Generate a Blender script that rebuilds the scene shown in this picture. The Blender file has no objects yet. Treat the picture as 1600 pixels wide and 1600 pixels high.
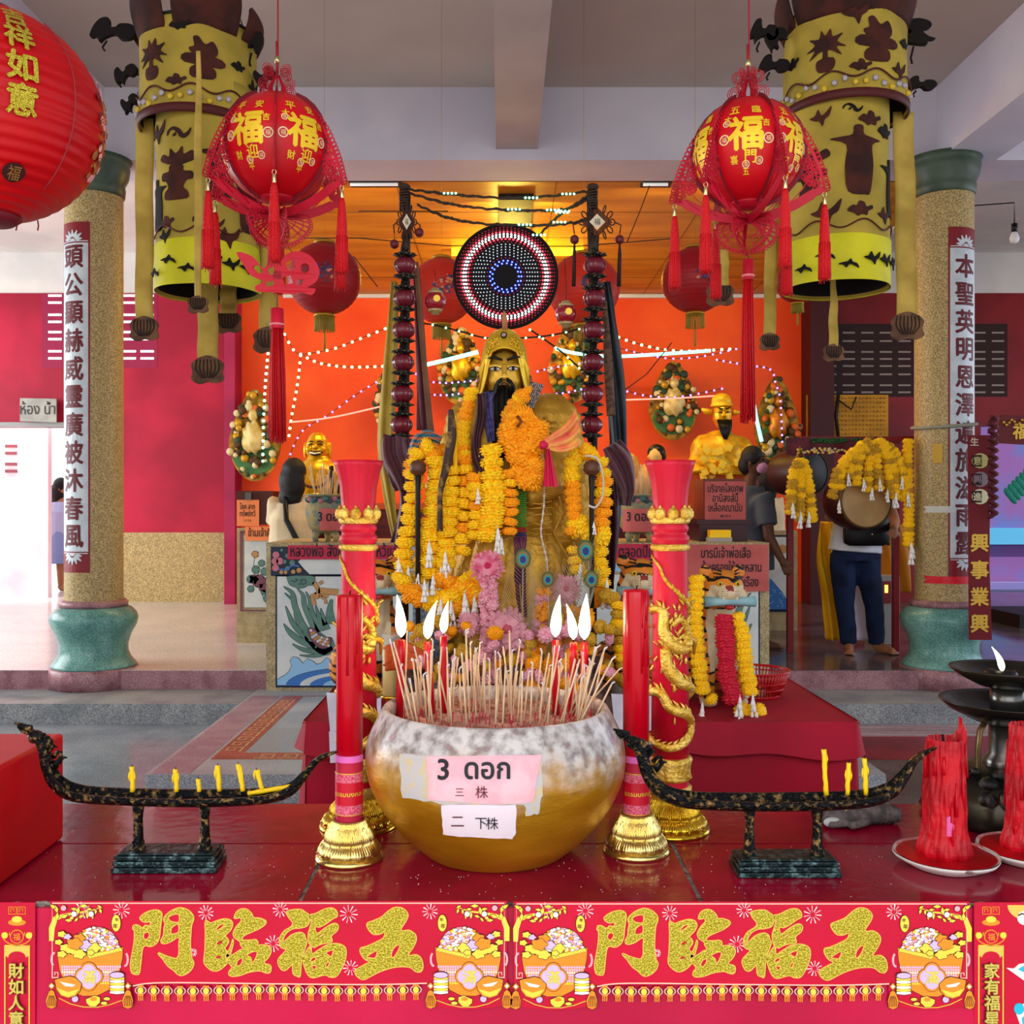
import bpy, bmesh, math, random
from math import pi, sin, cos, radians
from mathutils import Vector, Matrix, noise
from mathutils.geometry import tessellate_polygon
R = random.Random(7)
S = bpy.context.scene
COL = S.collection
F = 1600.0; CX = 785.0; CY = 790.0; CH = 1.5      # focal length in px, principal point, camera height

def P(px, py, d):
    return Vector(((px - CX) / F * d, d, CH - (py - CY) / F * d))
def pxm(d):                                        # a vertical board at distance d, drawn in photo pixels
    return lambda x, y, z: P(x, y, d) + Vector((0, -z, 0))
def plane(o, u, w):
    o = Vector(o); u = Vector(u); w = Vector(w); n = u.cross(w).normalized()
    return lambda x, y, z: o + u * x + w * y + n * z

# ---------- materials ----------
def lin(h):
    h = h.lstrip('#')
    c = [int(h[i:i + 2], 16) / 255 for i in (0, 2, 4)]
    return tuple(x / 12.92 if x <= .04045 else ((x + .055) / 1.055) ** 2.4 for x in c) + (1,)
MC = {}
def M(name, col, rough=.55, metal=0, col2=None, sc=6, bump=0, bsc=60, emit=0, mix=(.4, .6), det=4, coat=0,
      trans=0, alpha=1, sheen=0, kind='noise', col3=None, sub=0, stretch=(1, 1, 1), speck=0):
    if name in MC: return MC[name]
    m = bpy.data.materials.new(name); MC[name] = m; m.use_nodes = True
    nt = m.node_tree; N = nt.nodes; L = nt.links; b = N['Principled BSDF']
    b.inputs['Base Color'].default_value = lin(col)
    b.inputs['Roughness'].default_value = rough; b.inputs['Metallic'].default_value = metal
    b.inputs['Coat Weight'].default_value = coat; b.inputs['Transmission Weight'].default_value = trans
    b.inputs['Specular IOR Level'].default_value = .28; b.inputs['Alpha'].default_value = alpha; b.inputs['Sheen Weight'].default_value = sheen
    if sub:
        b.inputs['Subsurface Weight'].default_value = sub; b.inputs['Subsurface Radius'].default_value = (.02, .008, .004)
    tc = N.new('ShaderNodeTexCoord'); mp = N.new('ShaderNodeMapping'); L.new(tc.outputs['Object'], mp.inputs[0])
    mp.inputs['Scale'].default_value = stretch
    if col2:
        if kind == 'wave':
            n = N.new('ShaderNodeTexWave'); n.inputs['Scale'].default_value = sc; n.inputs['Distortion'].default_value = 4
            n.inputs['Detail'].default_value = det; n.bands_direction = 'Z'
        elif kind == 'vor':
            n = N.new('ShaderNodeTexVoronoi'); n.inputs['Scale'].default_value = sc
        else:
            n = N.new('ShaderNodeTexNoise'); n.inputs['Scale'].default_value = sc; n.inputs['Detail'].default_value = det
        L.new(mp.outputs[0], n.inputs['Vector'])
        r = N.new('ShaderNodeValToRGB'); e = r.color_ramp.elements
        e[0].position = mix[0]; e[1].position = mix[1]; e[0].color = lin(col); e[1].color = lin(col2)
        if col3:
            q = e.new(min(1, mix[1] + .1)); q.color = lin(col3)
        L.new(n.outputs[0], r.inputs[0]); out = r.outputs[0]
        if speck:
            n2 = N.new('ShaderNodeTexNoise'); n2.inputs['Scale'].default_value = speck * .8; n2.inputs['Detail'].default_value = 2
            L.new(mp.outputs[0], n2.inputs['Vector'])
            r2 = N.new('ShaderNodeValToRGB'); q = r2.color_ramp.elements
            q[0].position = .42; q[1].position = .58; q[0].color = (.55, .55, .55, 1); q[1].color = (1.2, 1.2, 1.2, 1)
            L.new(n2.outputs[0], r2.inputs[0])
            mx = N.new('ShaderNodeMix'); mx.data_type = 'RGBA'; mx.blend_type = 'MULTIPLY'; mx.inputs[0].default_value = 1
            L.new(out, mx.inputs[6]); L.new(r2.outputs[0], mx.inputs[7]); out = mx.outputs[2]
        L.new(out, b.inputs['Base Color'])
        if emit: L.new(out, b.inputs['Emission Color'])
    if emit:
        if not col2: b.inputs['Emission Color'].default_value = lin(col)
        b.inputs['Emission Strength'].default_value = emit
    if bump:
        n = N.new('ShaderNodeTexNoise'); n.inputs['Scale'].default_value = bsc; n.inputs['Detail'].default_value = 5
        L.new(mp.outputs[0], n.inputs['Vector'])
        bp = N.new('ShaderNodeBump'); bp.inputs['Strength'].default_value = min(1, bump); bp.inputs['Distance'].default_value = .01
        L.new(n.outputs[0], bp.inputs['Height']); L.new(bp.outputs[0], b.inputs['Normal'])
    return m

# ---------- geometry collector ----------
GC = {}
def glyph(ch, off=0.0, res=3):
    k = (ch, off)
    if k in GC: return GC[k]
    cu = bpy.data.curves.new('t', 'FONT'); cu.body = ch; cu.size = 1; cu.offset = off; cu.resolution_u = res
    cu.align_x = 'CENTER'; cu.align_y = 'CENTER'
    o = bpy.data.objects.new('t', cu); COL.objects.link(o)
    bpy.context.view_layer.update()
    me = bpy.data.meshes.new_from_object(o.evaluated_get(bpy.context.evaluated_depsgraph_get()))
    r = ([(v.co.x, v.co.y) for v in me.vertices], [tuple(p.vertices) for p in me.polygons])
    if r[0] and len(ch) == 1:                       # centre single signs on their own box
        xs = [a[0] for a in r[0]]; ys = [a[1] for a in r[0]]
        mx = (min(xs) + max(xs)) / 2; my = (min(ys) + max(ys)) / 2
        if ord(ch) > 0x2e80: r = ([(a[0] - mx, a[1] - my) for a in r[0]], r[1])
    bpy.data.objects.remove(o); bpy.data.curves.remove(cu); bpy.data.meshes.remove(me)
    GC[k] = r
    return r

class MB:
    def __init__(s): s.v = []; s.f = []; s.m = []; s.s = []
    def add(s, vs, fs, mi=0, sm=True):
        k = len(s.v); s.v += [Vector(a) for a in vs]
        for f in fs: s.f.append(tuple(i + k for i in f)); s.m.append(mi); s.s.append(sm)
        return s
    def box(s, x0, x1, y0, y1, z0, z1, mi=0, map=None):
        vs = [(x, y, z) for x in (x0, x1) for y in (y0, y1) for z in (z0, z1)]
        if map: vs = [map(*v) for v in vs]
        return s.add(vs, [(0, 1, 3, 2), (4, 6, 7, 5), (0, 4, 5, 1), (2, 3, 7, 6), (0, 2, 6, 4), (1, 5, 7, 3)], mi, False)
    def lathe(s, prof, c=(0, 0, 0), n=32, mi=0, rf=None, X=None, cap=True, a0=0, a1=2 * pi, ring=None):
        c = Vector(c); vs = []; fs = []; full = abs(a1 - a0 - 2 * pi) < 1e-6; m = n if full else n + 1
        for j, (r, z) in enumerate(prof):
            for i in range(m):
                a = a0 + (a1 - a0) * i / n; q = r * (rf(a, z, j) if rf else 1)
                v = Vector((q * cos(a), q * sin(a), z)); v = X @ v if X else v
                vs.append(c + v)
        for j in range(len(prof) - 1):
            for i in range(n):
                k = (i + 1) % m; a = j * m + i; b = j * m + k
                fs.append((a, b, b + m, a + m))
        if cap and full:
            if prof[0][0] > 1e-6: fs.append(tuple(range(m))[::-1])
            if prof[-1][0] > 1e-6: fs.append(tuple(range((len(prof) - 1) * m, len(prof) * m)))
        return s.add(vs, fs, mi)
    def tube(s, pts, r, n=8, mi=0, cap=True, fx=1, fy=1, closed=False):
        pts = [Vector(p) for p in pts]; vs = []; fs = []; N = len(pts); up = None
        for i, p in enumerate(pts):
            if closed: t = pts[(i + 1) % N] - pts[i - 1]
            else: t = pts[min(i + 1, N - 1)] - pts[max(i - 1, 0)]
            if t.length < 1e-9: t = Vector((0, 0, 1))
            t.normalize()
            if up is None: up = Vector((0, 1, 0)) if abs(t.y) < .9 else Vector((1, 0, 0))
            a = t.cross(up)
            if a.length < 1e-4: a = t.cross(Vector((1, 0, 0)))
            a.normalize(); b = a.cross(t); up = b
            q = r[i] if isinstance(r, (list, tuple)) else r
            for k in range(n):
                w = 2 * pi * k / n; vs.append(p + a * (q * fx * cos(w)) + b * (q * fy * sin(w)))
        for i in range(N if closed else N - 1):
            for k in range(n):
                a = i * n + k; b = i * n + (k + 1) % n; c = ((i + 1) % N) * n
                fs.append((a, b, c + (k + 1) % n, c + k))
        if cap and not closed: fs += [tuple(range(n))[::-1], tuple(range((N - 1) * n, N * n))]
        return s.add(vs, fs, mi)
    def ball(s, c, r, mi=0, n=12, m=8, X=None, df=None):
        if not isinstance(r, (tuple, list)): r = (r, r, r)
        c = Vector(c); vs = []; fs = []
        for j in range(m + 1):
            t = pi * j / m
            for i in range(n):
                a = 2 * pi * i / n; u = Vector((sin(t) * cos(a), sin(t) * sin(a), cos(t)))
                k = df(u) if df else 1
                v = Vector((u.x * r[0], u.y * r[1], u.z * r[2])) * k
                vs.append(c + (X @ v if X else v))
        for j in range(m):
            for i in range(n):
                a = j * n + i; b = j * n + (i + 1) % n
                fs.append((b, a, a + n, b + n) if 0 else (a, a + n, b + n, b))
        return s.add(vs, fs, mi)
    def grid(s, fn, nu, nv, mi=0, sm=True, th=None):
        vs = [fn(i / nu, j / nv) for j in range(nv + 1) for i in range(nu + 1)]
        fs = [(j * (nu + 1) + i, j * (nu + 1) + i + 1, (j + 1) * (nu + 1) + i + 1, (j + 1) * (nu + 1) + i) for j in range(nv) for i in range(nu)]
        return s.add(vs, fs, mi, sm)
    def shape(s, pts, mp, z0=0, z1=.001, mi=0, maxl=None, sm=False, loops=None):
        """flat outline (with optional holes) mapped onto a surface, with its own thickness"""
        allp = [list(pts)] + [list(h) for h in (loops or [])]
        flat = [q for lp in allp for q in lp]
        tri = tessellate_polygon([[Vector((a, b, 0)) for a, b in lp] for lp in allp])
        flat, tri = refine(flat, [tuple(t) for t in tri], maxl)
        s.add([mp(a, b, z1) for a, b in flat], [orient(flat, t) for t in tri], mi, sm)
        if z1 - z0 > 1e-5:
            for lp in allp:
                lp2 = lp; n = len(lp2)
                if maxl:
                    lp2 = []
                    for i in range(n):
                        a = lp[i]; b = lp[(i + 1) % n]; k = max(1, int(math.hypot(a[0] - b[0], a[1] - b[1]) / maxl))
                        lp2 += [(a[0] + (b[0] - a[0]) * t / k, a[1] + (b[1] - a[1]) * t / k) for t in range(k)]
                    n = len(lp2)
                s.add([mp(a, b, z0) for a, b in lp2] + [mp(a, b, z1) for a, b in lp2],
                      [(i, (i + 1) % n, n + (i + 1) % n, n + i) for i in range(n)], mi, False)
        return s
    def text(s, body, mp, x, y, size, z=.001, mi=0, off=0.0, maxl=None, sx=1, flip=1, z0=None, **kw):
        """lettering: x, y is its centre in the units of mp; flip -1 where y runs downwards"""
        vs, fs = glyph(body, 0.0)
        if not vs: return s
        if off and not kw.get('_c'):                    # heavier strokes: the sign laid down again a hair to each side
            for dx_, dy_ in ((-1, 0), (1, 0), (0, -1), (0, 1)):
                s.text(body, mp, x + dx_ * off * size * .9, y + dy_ * off * size * .9, size, z * (1 + .02 * (dx_ + 2 * dy_)), mi, off, maxl, sx, flip, z0, _c=1)
        pts = [(x + a * size * sx, y + b * size * flip) for a, b in vs]
        if maxl: pts, fs = refine(pts, [tuple(f) for f in fs], maxl)
        s.add([mp(a, b, z) for a, b in pts], [f if flip == 1 else f[::-1] for f in fs], mi, False)
        return s
    def col(s, body, mp, x, y, dy, size, **k):      # vertical writing
        for i, c in enumerate(body): s.text(c, mp, x, y + dy * i, size, **k)
        return s
    def build(s, name, mats, parent=None, loc=None, kind=None, mod=None):
        if not isinstance(mats, (list, tuple)): mats = [mats]
        org = Vector(parent['_o']) if parent is not None and '_o' in parent else Vector((0, 0, 0))
        if parent is None or loc is not None: org = Vector(loc) if loc is not None else org
        me = bpy.data.meshes.new(name)
        me.from_pydata([v - org for v in s.v], [], s.f)
        me.polygons.foreach_set('material_index', s.m); me.polygons.foreach_set('use_smooth', s.s)
        for m in mats: me.materials.append(m)
        me.update()
        o = bpy.data.objects.new(name, me); COL.objects.link(o)
        if parent is not None:
            o.parent = parent
            if loc is not None: o.location = org - Vector(parent['_o'])
        else: o.location = org
        o['_o'] = tuple(org)
        if kind: o['kind'] = kind
        return o
def orient(p, t):
    a, b, c = (p[i] for i in t)
    return t if (b[0] - a[0]) * (c[1] - a[1]) - (b[1] - a[1]) * (c[0] - a[0]) > 0 else t[::-1]
def refine(pts, fs, maxl):
    if not maxl: return pts, fs
    pts = list(pts); tr = []
    for f in fs:
        for i in range(1, len(f) - 1): tr.append((f[0], f[i], f[i + 1]))
    for _ in range(7):
        mid = {}; out = []; ch = False
        def md(a, b):
            A = pts[a]; B = pts[b]
            if math.hypot(A[0] - B[0], A[1] - B[1]) <= maxl: return None
            k = (min(a, b), max(a, b))
            if k not in mid:
                mid[k] = len(pts); pts.append(((A[0] + B[0]) / 2, (A[1] + B[1]) / 2))
            return mid[k]
        for a, b, c in tr:
            x, y, z = md(a, b), md(b, c), md(c, a)
            k = [x is not None, y is not None, z is not None]; n = sum(k)
            if n == 0: out.append((a, b, c)); continue
            ch = True
            if n == 3: out += [(a, x, z), (x, b, y), (z, y, c), (x, y, z)]
            elif n == 1:
                if k[0]: out += [(a, x, c), (x, b, c)]
                elif k[1]: out += [(a, b, y), (a, y, c)]
                else: out += [(a, b, z), (z, b, c)]
            else:
                if not k[0]: out += [(a, b, y), (a, y, z), (z, y, c)]
                elif not k[1]: out += [(a, x, z), (x, b, c), (x, c, z)]
                else: out += [(x, b, y), (a, x, y), (a, y, c)]
        tr = out
        if not ch: break
    return pts, tr
def thing(name, label, cat, loc, group=None):
    o = bpy.data.objects.new(name, None); COL.objects.link(o); o.location = loc; o.empty_display_size = .05
    o['_o'] = tuple(loc); return tag(o, label, cat, group)
def tag(o, label, cat, group=None, kind=None):
    o['label'] = label; o['category'] = cat
    if group: o['group'] = group
    if kind: o['kind'] = kind
    return o
def dup(o, loc=None, rot=None, scale=None, label=None, parent=None, group=None):
    c = o.copy(); COL.objects.link(c)
    if parent is not None: c.parent = parent
    if loc is not None: c.location = loc
    if rot is not None: c.rotation_euler = rot
    if scale is not None: c.scale = (scale,) * 3 if isinstance(scale, (int, float)) else scale
    if label: c['label'] = label
    if group: c['group'] = group
    for ch in [q for q in KIDS.get(o.name, [])]: dup(ch, parent=c)
    return c
KIDS = {}
def kids(o): 
    KIDS[o.name] = [c for c in o.children]
    for c in o.children: kids(c)
    return o
def remesh(mb, vox, sm=2, sub=0):
    """weld the collected solids into one continuous skin"""
    o = mb.build('t', MC[next(iter(MC))]); 
    md = o.modifiers.new('r', 'REMESH'); md.mode = 'VOXEL'; md.voxel_size = vox; md.use_smooth_shade = True
    if sm:
        k = o.modifiers.new('s', 'SMOOTH'); k.iterations = sm; k.factor = .6
    bpy.context.view_layer.update()
    me = bpy.data.meshes.new_from_object(o.evaluated_get(bpy.context.evaluated_depsgraph_get()))
    r = MB(); r.add([v.co.copy() for v in me.vertices], [tuple(p.vertices) for p in me.polygons])
    old = o.data; bpy.data.objects.remove(o); bpy.data.meshes.remove(old); bpy.data.meshes.remove(me)
    return r
def arc(cx, cy, r, a0, a1, n=12, ry=None):
    return [(cx + r * cos(a0 + (a1 - a0) * i / n), cy + (ry or r) * sin(a0 + (a1 - a0) * i / n)) for i in range(n + 1)]
def circ(cx, cy, r, n=20, ry=None): return arc(cx, cy, r, 0, 2 * pi, n, ry)[:-1]
def strip(pts, w):                                  # outline of a brush stroke along pts; w: width per point
    n = len(pts); L = []; Q = []
    for i in range(n):
        a = pts[max(i - 1, 0)]; b = pts[min(i + 1, n - 1)]; dx, dy = b[0] - a[0], b[1] - a[1]; l = math.hypot(dx, dy) or 1
        h = (w[i] if isinstance(w, (list, tuple)) else w) / 2
        L.append((pts[i][0] - dy / l * h, pts[i][1] + dx / l * h)); Q.append((pts[i][0] + dy / l * h, pts[i][1] - dx / l * h))
    return L + Q[::-1]
def spline(pts, k=6):                               # Catmull-Rom through points of any dimension
    out = []; n = len(pts)
    for i in range(n - 1):
        p0 = pts[max(i - 1, 0)]; p1 = pts[i]; p2 = pts[i + 1]; p3 = pts[min(i + 2, n - 1)]
        for j in range(k):
            t = j / k
            out.append(tuple(.5 * (2 * b + (c - a) * t + (2 * a - 5 * b + 4 * c - d) * t * t + (3 * b - a - 3 * c + d) * t ** 3) for a, b, c, d in zip(p0, p1, p2, p3)))
    out.append(tuple(pts[-1])); return out
def nz(p, s=1.0, seed=0): return noise.noise(Vector(p) * s + Vector((seed * 7.3, seed * 3.1, seed)))
# ================= camera, sky, lights =================
cam = bpy.data.cameras.new('camera'); cam.lens = 36; cam.sensor_width = 36; cam.shift_x = 15 / 1600; cam.shift_y = -10 / 1600
co = bpy.data.objects.new('camera', cam); COL.objects.link(co); co.location = (0, 0, CH); co.rotation_euler = (pi / 2, 0, 0)
cam.clip_start = .02; S.camera = co
S.view_settings.view_transform = 'Standard'; S.view_settings.look = 'None'; S.view_settings.exposure = 0.4; S.view_settings.gamma = 1
w = bpy.data.worlds.new('sky'); S.world = w; w.use_nodes = True; n = w.node_tree
bg = n.nodes['Background']; sk = n.nodes.new('ShaderNodeTexSky'); sk.sky_type = 'NISHITA'; sk.sun_disc = False
sk.sun_elevation = radians(42); sk.sun_rotation = radians(250); sk.air_density = 1; sk.dust_density = 3
mxn = n.nodes.new('ShaderNodeMix'); mxn.data_type = 'RGBA'; mxn.inputs[0].default_value = .55
n.links.new(sk.outputs[0], mxn.inputs[6]); mxn.inputs[7].default_value = (4, 4, 4.2, 1)
n.links.new(mxn.outputs[2], bg.inputs[0]); bg.inputs[1].default_value = .30
def area(name, loc, size, power, col, rot, sy=None):
    l = bpy.data.lights.new(name, 'AREA'); l.shape = 'RECTANGLE'; l.size = size; l.size_y = sy or size; l.energy = power; l.color = col
    o = bpy.data.objects.new(name, l); COL.objects.link(o); o.location = loc; o.rotation_euler = rot; return o
def point(name, loc, power, col, r=.05):
    l = bpy.data.lights.new(name, 'POINT'); l.energy = power; l.color = col; l.shadow_soft_size = r
    o = bpy.data.objects.new(name, l); COL.objects.link(o); o.location = loc; return o
sun = bpy.data.lights.new('sun', 'SUN'); sun.energy = 4.2; sun.angle = .02; sun.color = (1, .95, .86)
so = bpy.data.objects.new('sun', sun); COL.objects.link(so); so.rotation_euler = Vector((-.25, -.55, 1.0)).to_track_quat('Z', 'Y').to_euler()
# daylight of the open courtyard in front of the hall
area('courtyard_daylight', (0, -3.4, 3.0), 5, 88, (1, .98, .97), (radians(68), 0, 0), 3)
area('left_yard_daylight', (-7.2, 6.5, 2.2), 4, 190, (.95, .97, 1), (pi / 2, 0, -pi / 2), 2.4)
area('right_yard_daylight', (7.5, 6.0, 2.2), 4, 70, (.72, .8, 1), (pi / 2, 0, pi / 2), 2.4)

for x in (-1.25, 1.5): area('tube_lamp', (x, 7.62, 3.84), 1.1, 22, (1, .66, .3), (radians(28), 0, 0), .08)
point('altar_lamp', (.08, 9.3, 3.55), 42, (1, .74, .12), .12)
area('altar_spot', (.1, 8.0, 3.8), .7, 27, (1, .62, .22), (radians(42), 0, 0), .3)
area('door_panel_fill', (-8.0, 9.4, 2.8), 2.4, 80, (.93, .96, 1), Vector((-.75, -.8, .45)).to_track_quat('Z', 'Y').to_euler(), 1.6)  # added lamp inside the hall, only there to make the door panel glow
area('doorway_fill', (-6.6, 12.0, 3.0), 3, 90, (1, 1, 1), Vector((0, -.25, 1)).to_track_quat('Z', 'Y').to_euler(), .25)  # added strip lamp hidden behind the wall, whitens the doorway and its floor
# ================= the hall =================
YB = 11.7; Z0 = 0.0; ZS1 = CH - 1.3550; ZS2 = CH - 1.2276; ZP = CH - 1.10     # ground, steps, platform
mfloor = M('terrazzo_grey', '#7f8790', .22, col2='#9aa2a8', sc=3, speck=260, mix=(.35, .65), bump=.03, bsc=20)
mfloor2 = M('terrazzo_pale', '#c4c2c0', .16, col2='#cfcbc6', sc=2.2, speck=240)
mpink = M('terrazzo_pink', '#8d5f66', .35, col2='#a87c80', sc=9, speck=210)
mgrey = M('terrazzo_step', '#84888a', .4, col2='#9b9e9c', sc=6, speck=230)
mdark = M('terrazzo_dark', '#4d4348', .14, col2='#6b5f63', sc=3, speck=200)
mtan = M('terrazzo_tan', '#ab935f', .45, col2='#b49c68', sc=30, speck=150)
mred = M('red_wall_paint', '#94062a', .6, col2='#b41238', sc=1.3, mix=(.42, .66), bump=.15, bsc=9, det=8)
mredd = M('deep_red_paint', '#6e0a12', .5, col2='#83131c', sc=1.6, bump=.1, bsc=9)
morg = M('orange_wall_paint', '#e0420c', .5, col2='#f0591a', sc=.9, bump=.1, bsc=7, det=6)
mwhite = M('white_plaster', '#cfccc8', .7, col2='#dedad4', sc=1.5, bump=.05, bsc=20)
mceil = M('lilac_plaster', '#b3a8a2', .75, col2='#bdb3ad', sc=.9, det=6, bump=.06, bsc=18)
mbeam = M('beam_plaster', '#c2bdcb', .7, col2='#cecad4', sc=1.2, det=6, bump=.05, bsc=18)
mochre = M('ochre_board', '#b0701a', .38, col2='#c98a22', sc=1.0, det=5, stretch=(1, 5, 1))
mgreen = M('green_terrazzo', '#5d8f86', .28, col2='#77a89c', sc=7, speck=200)
mgcap = M('green_capital', '#37463a', .4, col2='#475646', sc=8)
mlav = M('lavender_wall', '#76508a', .6, col2='#55609c', sc=2.5, det=8, mix=(.4, .62))
mhot = M('sunlit_white_wall', '#f2f0ee', .8)
def struct(name, mb, mats):
    o = mb.build(name, mats); o['kind'] = 'structure'; return o
ZG = .145
b = MB(); b.box(-9, 9, .2, 6.9, -.1, ZG); struct('floor', b, mfloor)
b = MB(); b.box(-12, 12, -12, .2, -.1, ZG - .005); struct('floor_courtyard', b, M('courtyard_paving', '#b9b4ac', .8, col2='#a7a29a', sc=3))
b = MB(); b.box(-9, -1.63, 6.34, 6.86, ZG, ZS2); b.box(1.75, 9, 6.34, 6.86, ZG, ZS2); struct('trim_2', b, mgrey)
b = MB(); b.box(-1.63, 1.75, 4.67, 6.86, ZG, ZS2 + .001); struct('trim_1', b, M('terrazzo_slab', '#9a9fa3', .3, col2='#b1b5b5', sc=3, speck=260))
b = MB(); b.box(-9, 9, 6.84, 6.95, 0, ZP - .004); struct('trim_3', b, mpink)
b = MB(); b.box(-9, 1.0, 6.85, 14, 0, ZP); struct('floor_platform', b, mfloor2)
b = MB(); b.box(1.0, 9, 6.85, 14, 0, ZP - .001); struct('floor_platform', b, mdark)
# painted floor bands on the right, and the inlaid key border on the left
b = MB(); b.box(1.76, 9, 6.0, 6.335, ZG, ZG + .004); struct('trim_4', b, M('worn_board_paint', '#8d7178', .4, col2='#b3a0a4', sc=3, stretch=(.5, 12, 1), speck=60))
b = MB(); b.box(1.76, 9, 5.45, 6.0, ZG, ZG + .003); struct('trim_5', b, M('oxblood_band', '#8c2233', .35, col2='#6f1a2a', sc=4, speck=100))
b = MB(); b.box(1.76, 9, 3.2, 5.45, ZG, ZG + .002); struct('trim_6', b, M('brown_terrazzo', '#5a4c4c', .4, col2='#6d5e5c', sc=5, speck=200))
# key border
def fl(x, y, z): return Vector((x, y, ZS2 + .001 + z))
b = MB(); x0, x1, y0, y1, wd = -1.41, 1.2, 4.95, 6.6, .13
b.shape([(x0 - .2, y0 - .27), (x0 - .02, y0 - .27), (x0 - .02, y1), (x0 - .2, y1)], fl, 0, .0012, 2)
b.shape([(x0, y0), (x1, y0), (x1, y1), (x0, y1)], fl, 0, .0015, 0, loops=[[(x0 + wd, y0 + wd), (x1 - wd, y0 + wd), (x1 - wd, y1 - .02), (x0 + wd, y1 - .02)]])
def key(ax, ay, dx, dy, n, L):
    for i in range(n):
        q = [(0, .0), (.09, .0), (.09, .075), (.03, .075), (.03, .035), (.06, .035)]
        pts = [(ax + dx * (i * L + u) - dy * v, ay + dy * (i * L + u) + dx * v) for u, v in [(a, c + .02) for a, c in q]]
        b.shape(strip(pts, .011), fl, 0, .0025, 1)
key(x0 + .2, y0, 1, 0, 20, .115); key(x0 + .12, y0 + .15, 0, 1, 12, .115)
b.shape([(x0 + .45, y0 + .42), (x0 + .9, y0 + .42), (x0 + .9, y0 + .8), (x0 + .45, y0 + .8)], fl, 0, .002, 1, loops=[[(x0 + .48, y0 + .45), (x0 + .87, y0 + .45), (x0 + .87, y0 + .77), (x0 + .48, y0 + .77)]])
struct('trim_7', b, [M('border_brick', '#9d4a38', .4, speck=150, col2='#b05a44'), M('border_gold', '#c2a06a', .4), M('stripe_mauve', '#9c7c86', .35, col2='#ab8e95', sc=8, speck=210)])
# back wall
zr = CH + 332 / F * YB; XL = (375 - CX) / F * YB; XR = (1252 - CX) / F * YB; XR2 = (1288 - CX) / F * YB
zw = CH - (832 - CY) / F * YB
def vents(bm, cols, rows, wv, hv, y):                # slotted block screens are cut as dark / bright recess bars
    for cx_ in cols:
        for rz in rows: bm.box(cx_ - wv / 2, cx_ + wv / 2, y - .004, y + .01, rz - hv / 2, rz + hv / 2)
DX0 = -9; DX1 = (104 - CX) / F * YB; dz1 = CH + 130 / F * YB
b = MB(); b.box(DX1, XL, YB, YB + .2, zw, zr); b.box(-9, DX1, YB, YB + .2, dz1, zr)
struct('wall_back_left', b, mred)
b = MB(); b.box(DX1 + .02, XL, YB - .012, YB + .2, ZP, zw); struct('baseboard_left', b, mtan)
b = MB(); b.box(XL, XR, YB, YB + .2, ZP, zr + .1); struct('wall_back', b, morg)
b = MB(); b.box(XR, XR2, YB - .35, YB + .2, ZP, zr + .1); struct('trim_8', b, M('maroon_pier', '#3d0a0d', .5))
b = MB(); b.box(XL - .1, XL + .02, YB - .3, YB + .2, ZP, zr + .1); struct('trim_9', b, M('plum_pier', '#8e1240', .5, col2='#a01c48', sc=2))
R1 = (1512 - CX) / F * YB
b = MB(); b.box(XR2, R1 + .15, YB, YB + .2, ZP, zr); b.box(R1 + .15, 9, YB, YB + .2, CH + 125 / F * YB, zr); struct('wall_back_right', b, mredd)
b = MB(); b.box(-9, 9, YB + .02, YB + .2, zr, 5); struct('wall_back_upper', b, mwhite)
b = MB(); b.box(-9, 9, YB - .03, YB + .05, zr + .47, zr + .49); struct('trim_10', b, mwhite)
# vent blocks
b = MB()
for cx0, cy0 in ((76, 462), (192, 462)):
    for i in range(2 if cx0 > 100 else 1):
        for r in (0, 11, 30, 41, 57, 68, 87, 98):
            p = P(cx0 + i * 28 + 10, cy0 + r, YB); b.box(p.x - .075, p.x + .075, YB - .006, YB, p.z - .012, p.z + .012)
struct('window_1', b, M('daylit_slot', '#ffffff', .5, emit=2.2))
b = MB()
for a, c in ((1285, 1432), (1518, 1578)):
    x = a
    while x < c - 18:
        for r in (572, 585, 602, 613):
            for off in ((-60,) if 0 else (0, -52)):
                p = P(x + 12, r + off, YB); b.box(p.x - .07, p.x + .07, YB - .006, YB, p.z - .01, p.z + .01)
        x += 29
struct('window_2', b, M('dim_slot', '#8f8079', .4))
b = MB()
for a, c, q0, q1 in ((1290, 1430, 506, 620), (1518, 1574, 506, 620), (66, 100, 458, 575), (190, 246, 458, 575)):
    p = P(a, q0, YB); q = P(c, q1, YB); b.box(p.x, q.x, YB - .003, YB, q.z, p.z, 0 if a > 1000 else 1)
struct('trim_11', b, [M('vent_block_brown', '#2a0c0b', .6), M('vent_block_plum', '#8e1440', .6)])
# left doorway: sunlit yard outside, an inner partition, lintel
b = MB(); b.box(-9, DX1 + .06, YB - .03, YB + .22, dz1 - .05, dz1); struct('trim_12', b, M('grey_lintel', '#8f9090', .6))
b = MB(); b.box(-8.2, P(78, 0, 12.3).x, 12.25, 12.35, ZP - .1, 3.2); struct('door_1', b, [M('pale_pink_door', '#f0b8c0', .5, col2='#f7d9da', sc=1)])
b = MB(); b.box(-12, -3, 15.5, 15.6, -.5, 4); struct('wall_yard_left', b, mhot)
b = MB()
for r in (697, 708, 725, 736):
    p = P(17, r, 12.24); b.box(p.x - .07, p.x + .07, 12.235, 12.25, p.z - .018, p.z + .018)
struct('window_3', b, M('slot_maroon', '#74303a', .5))
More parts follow.
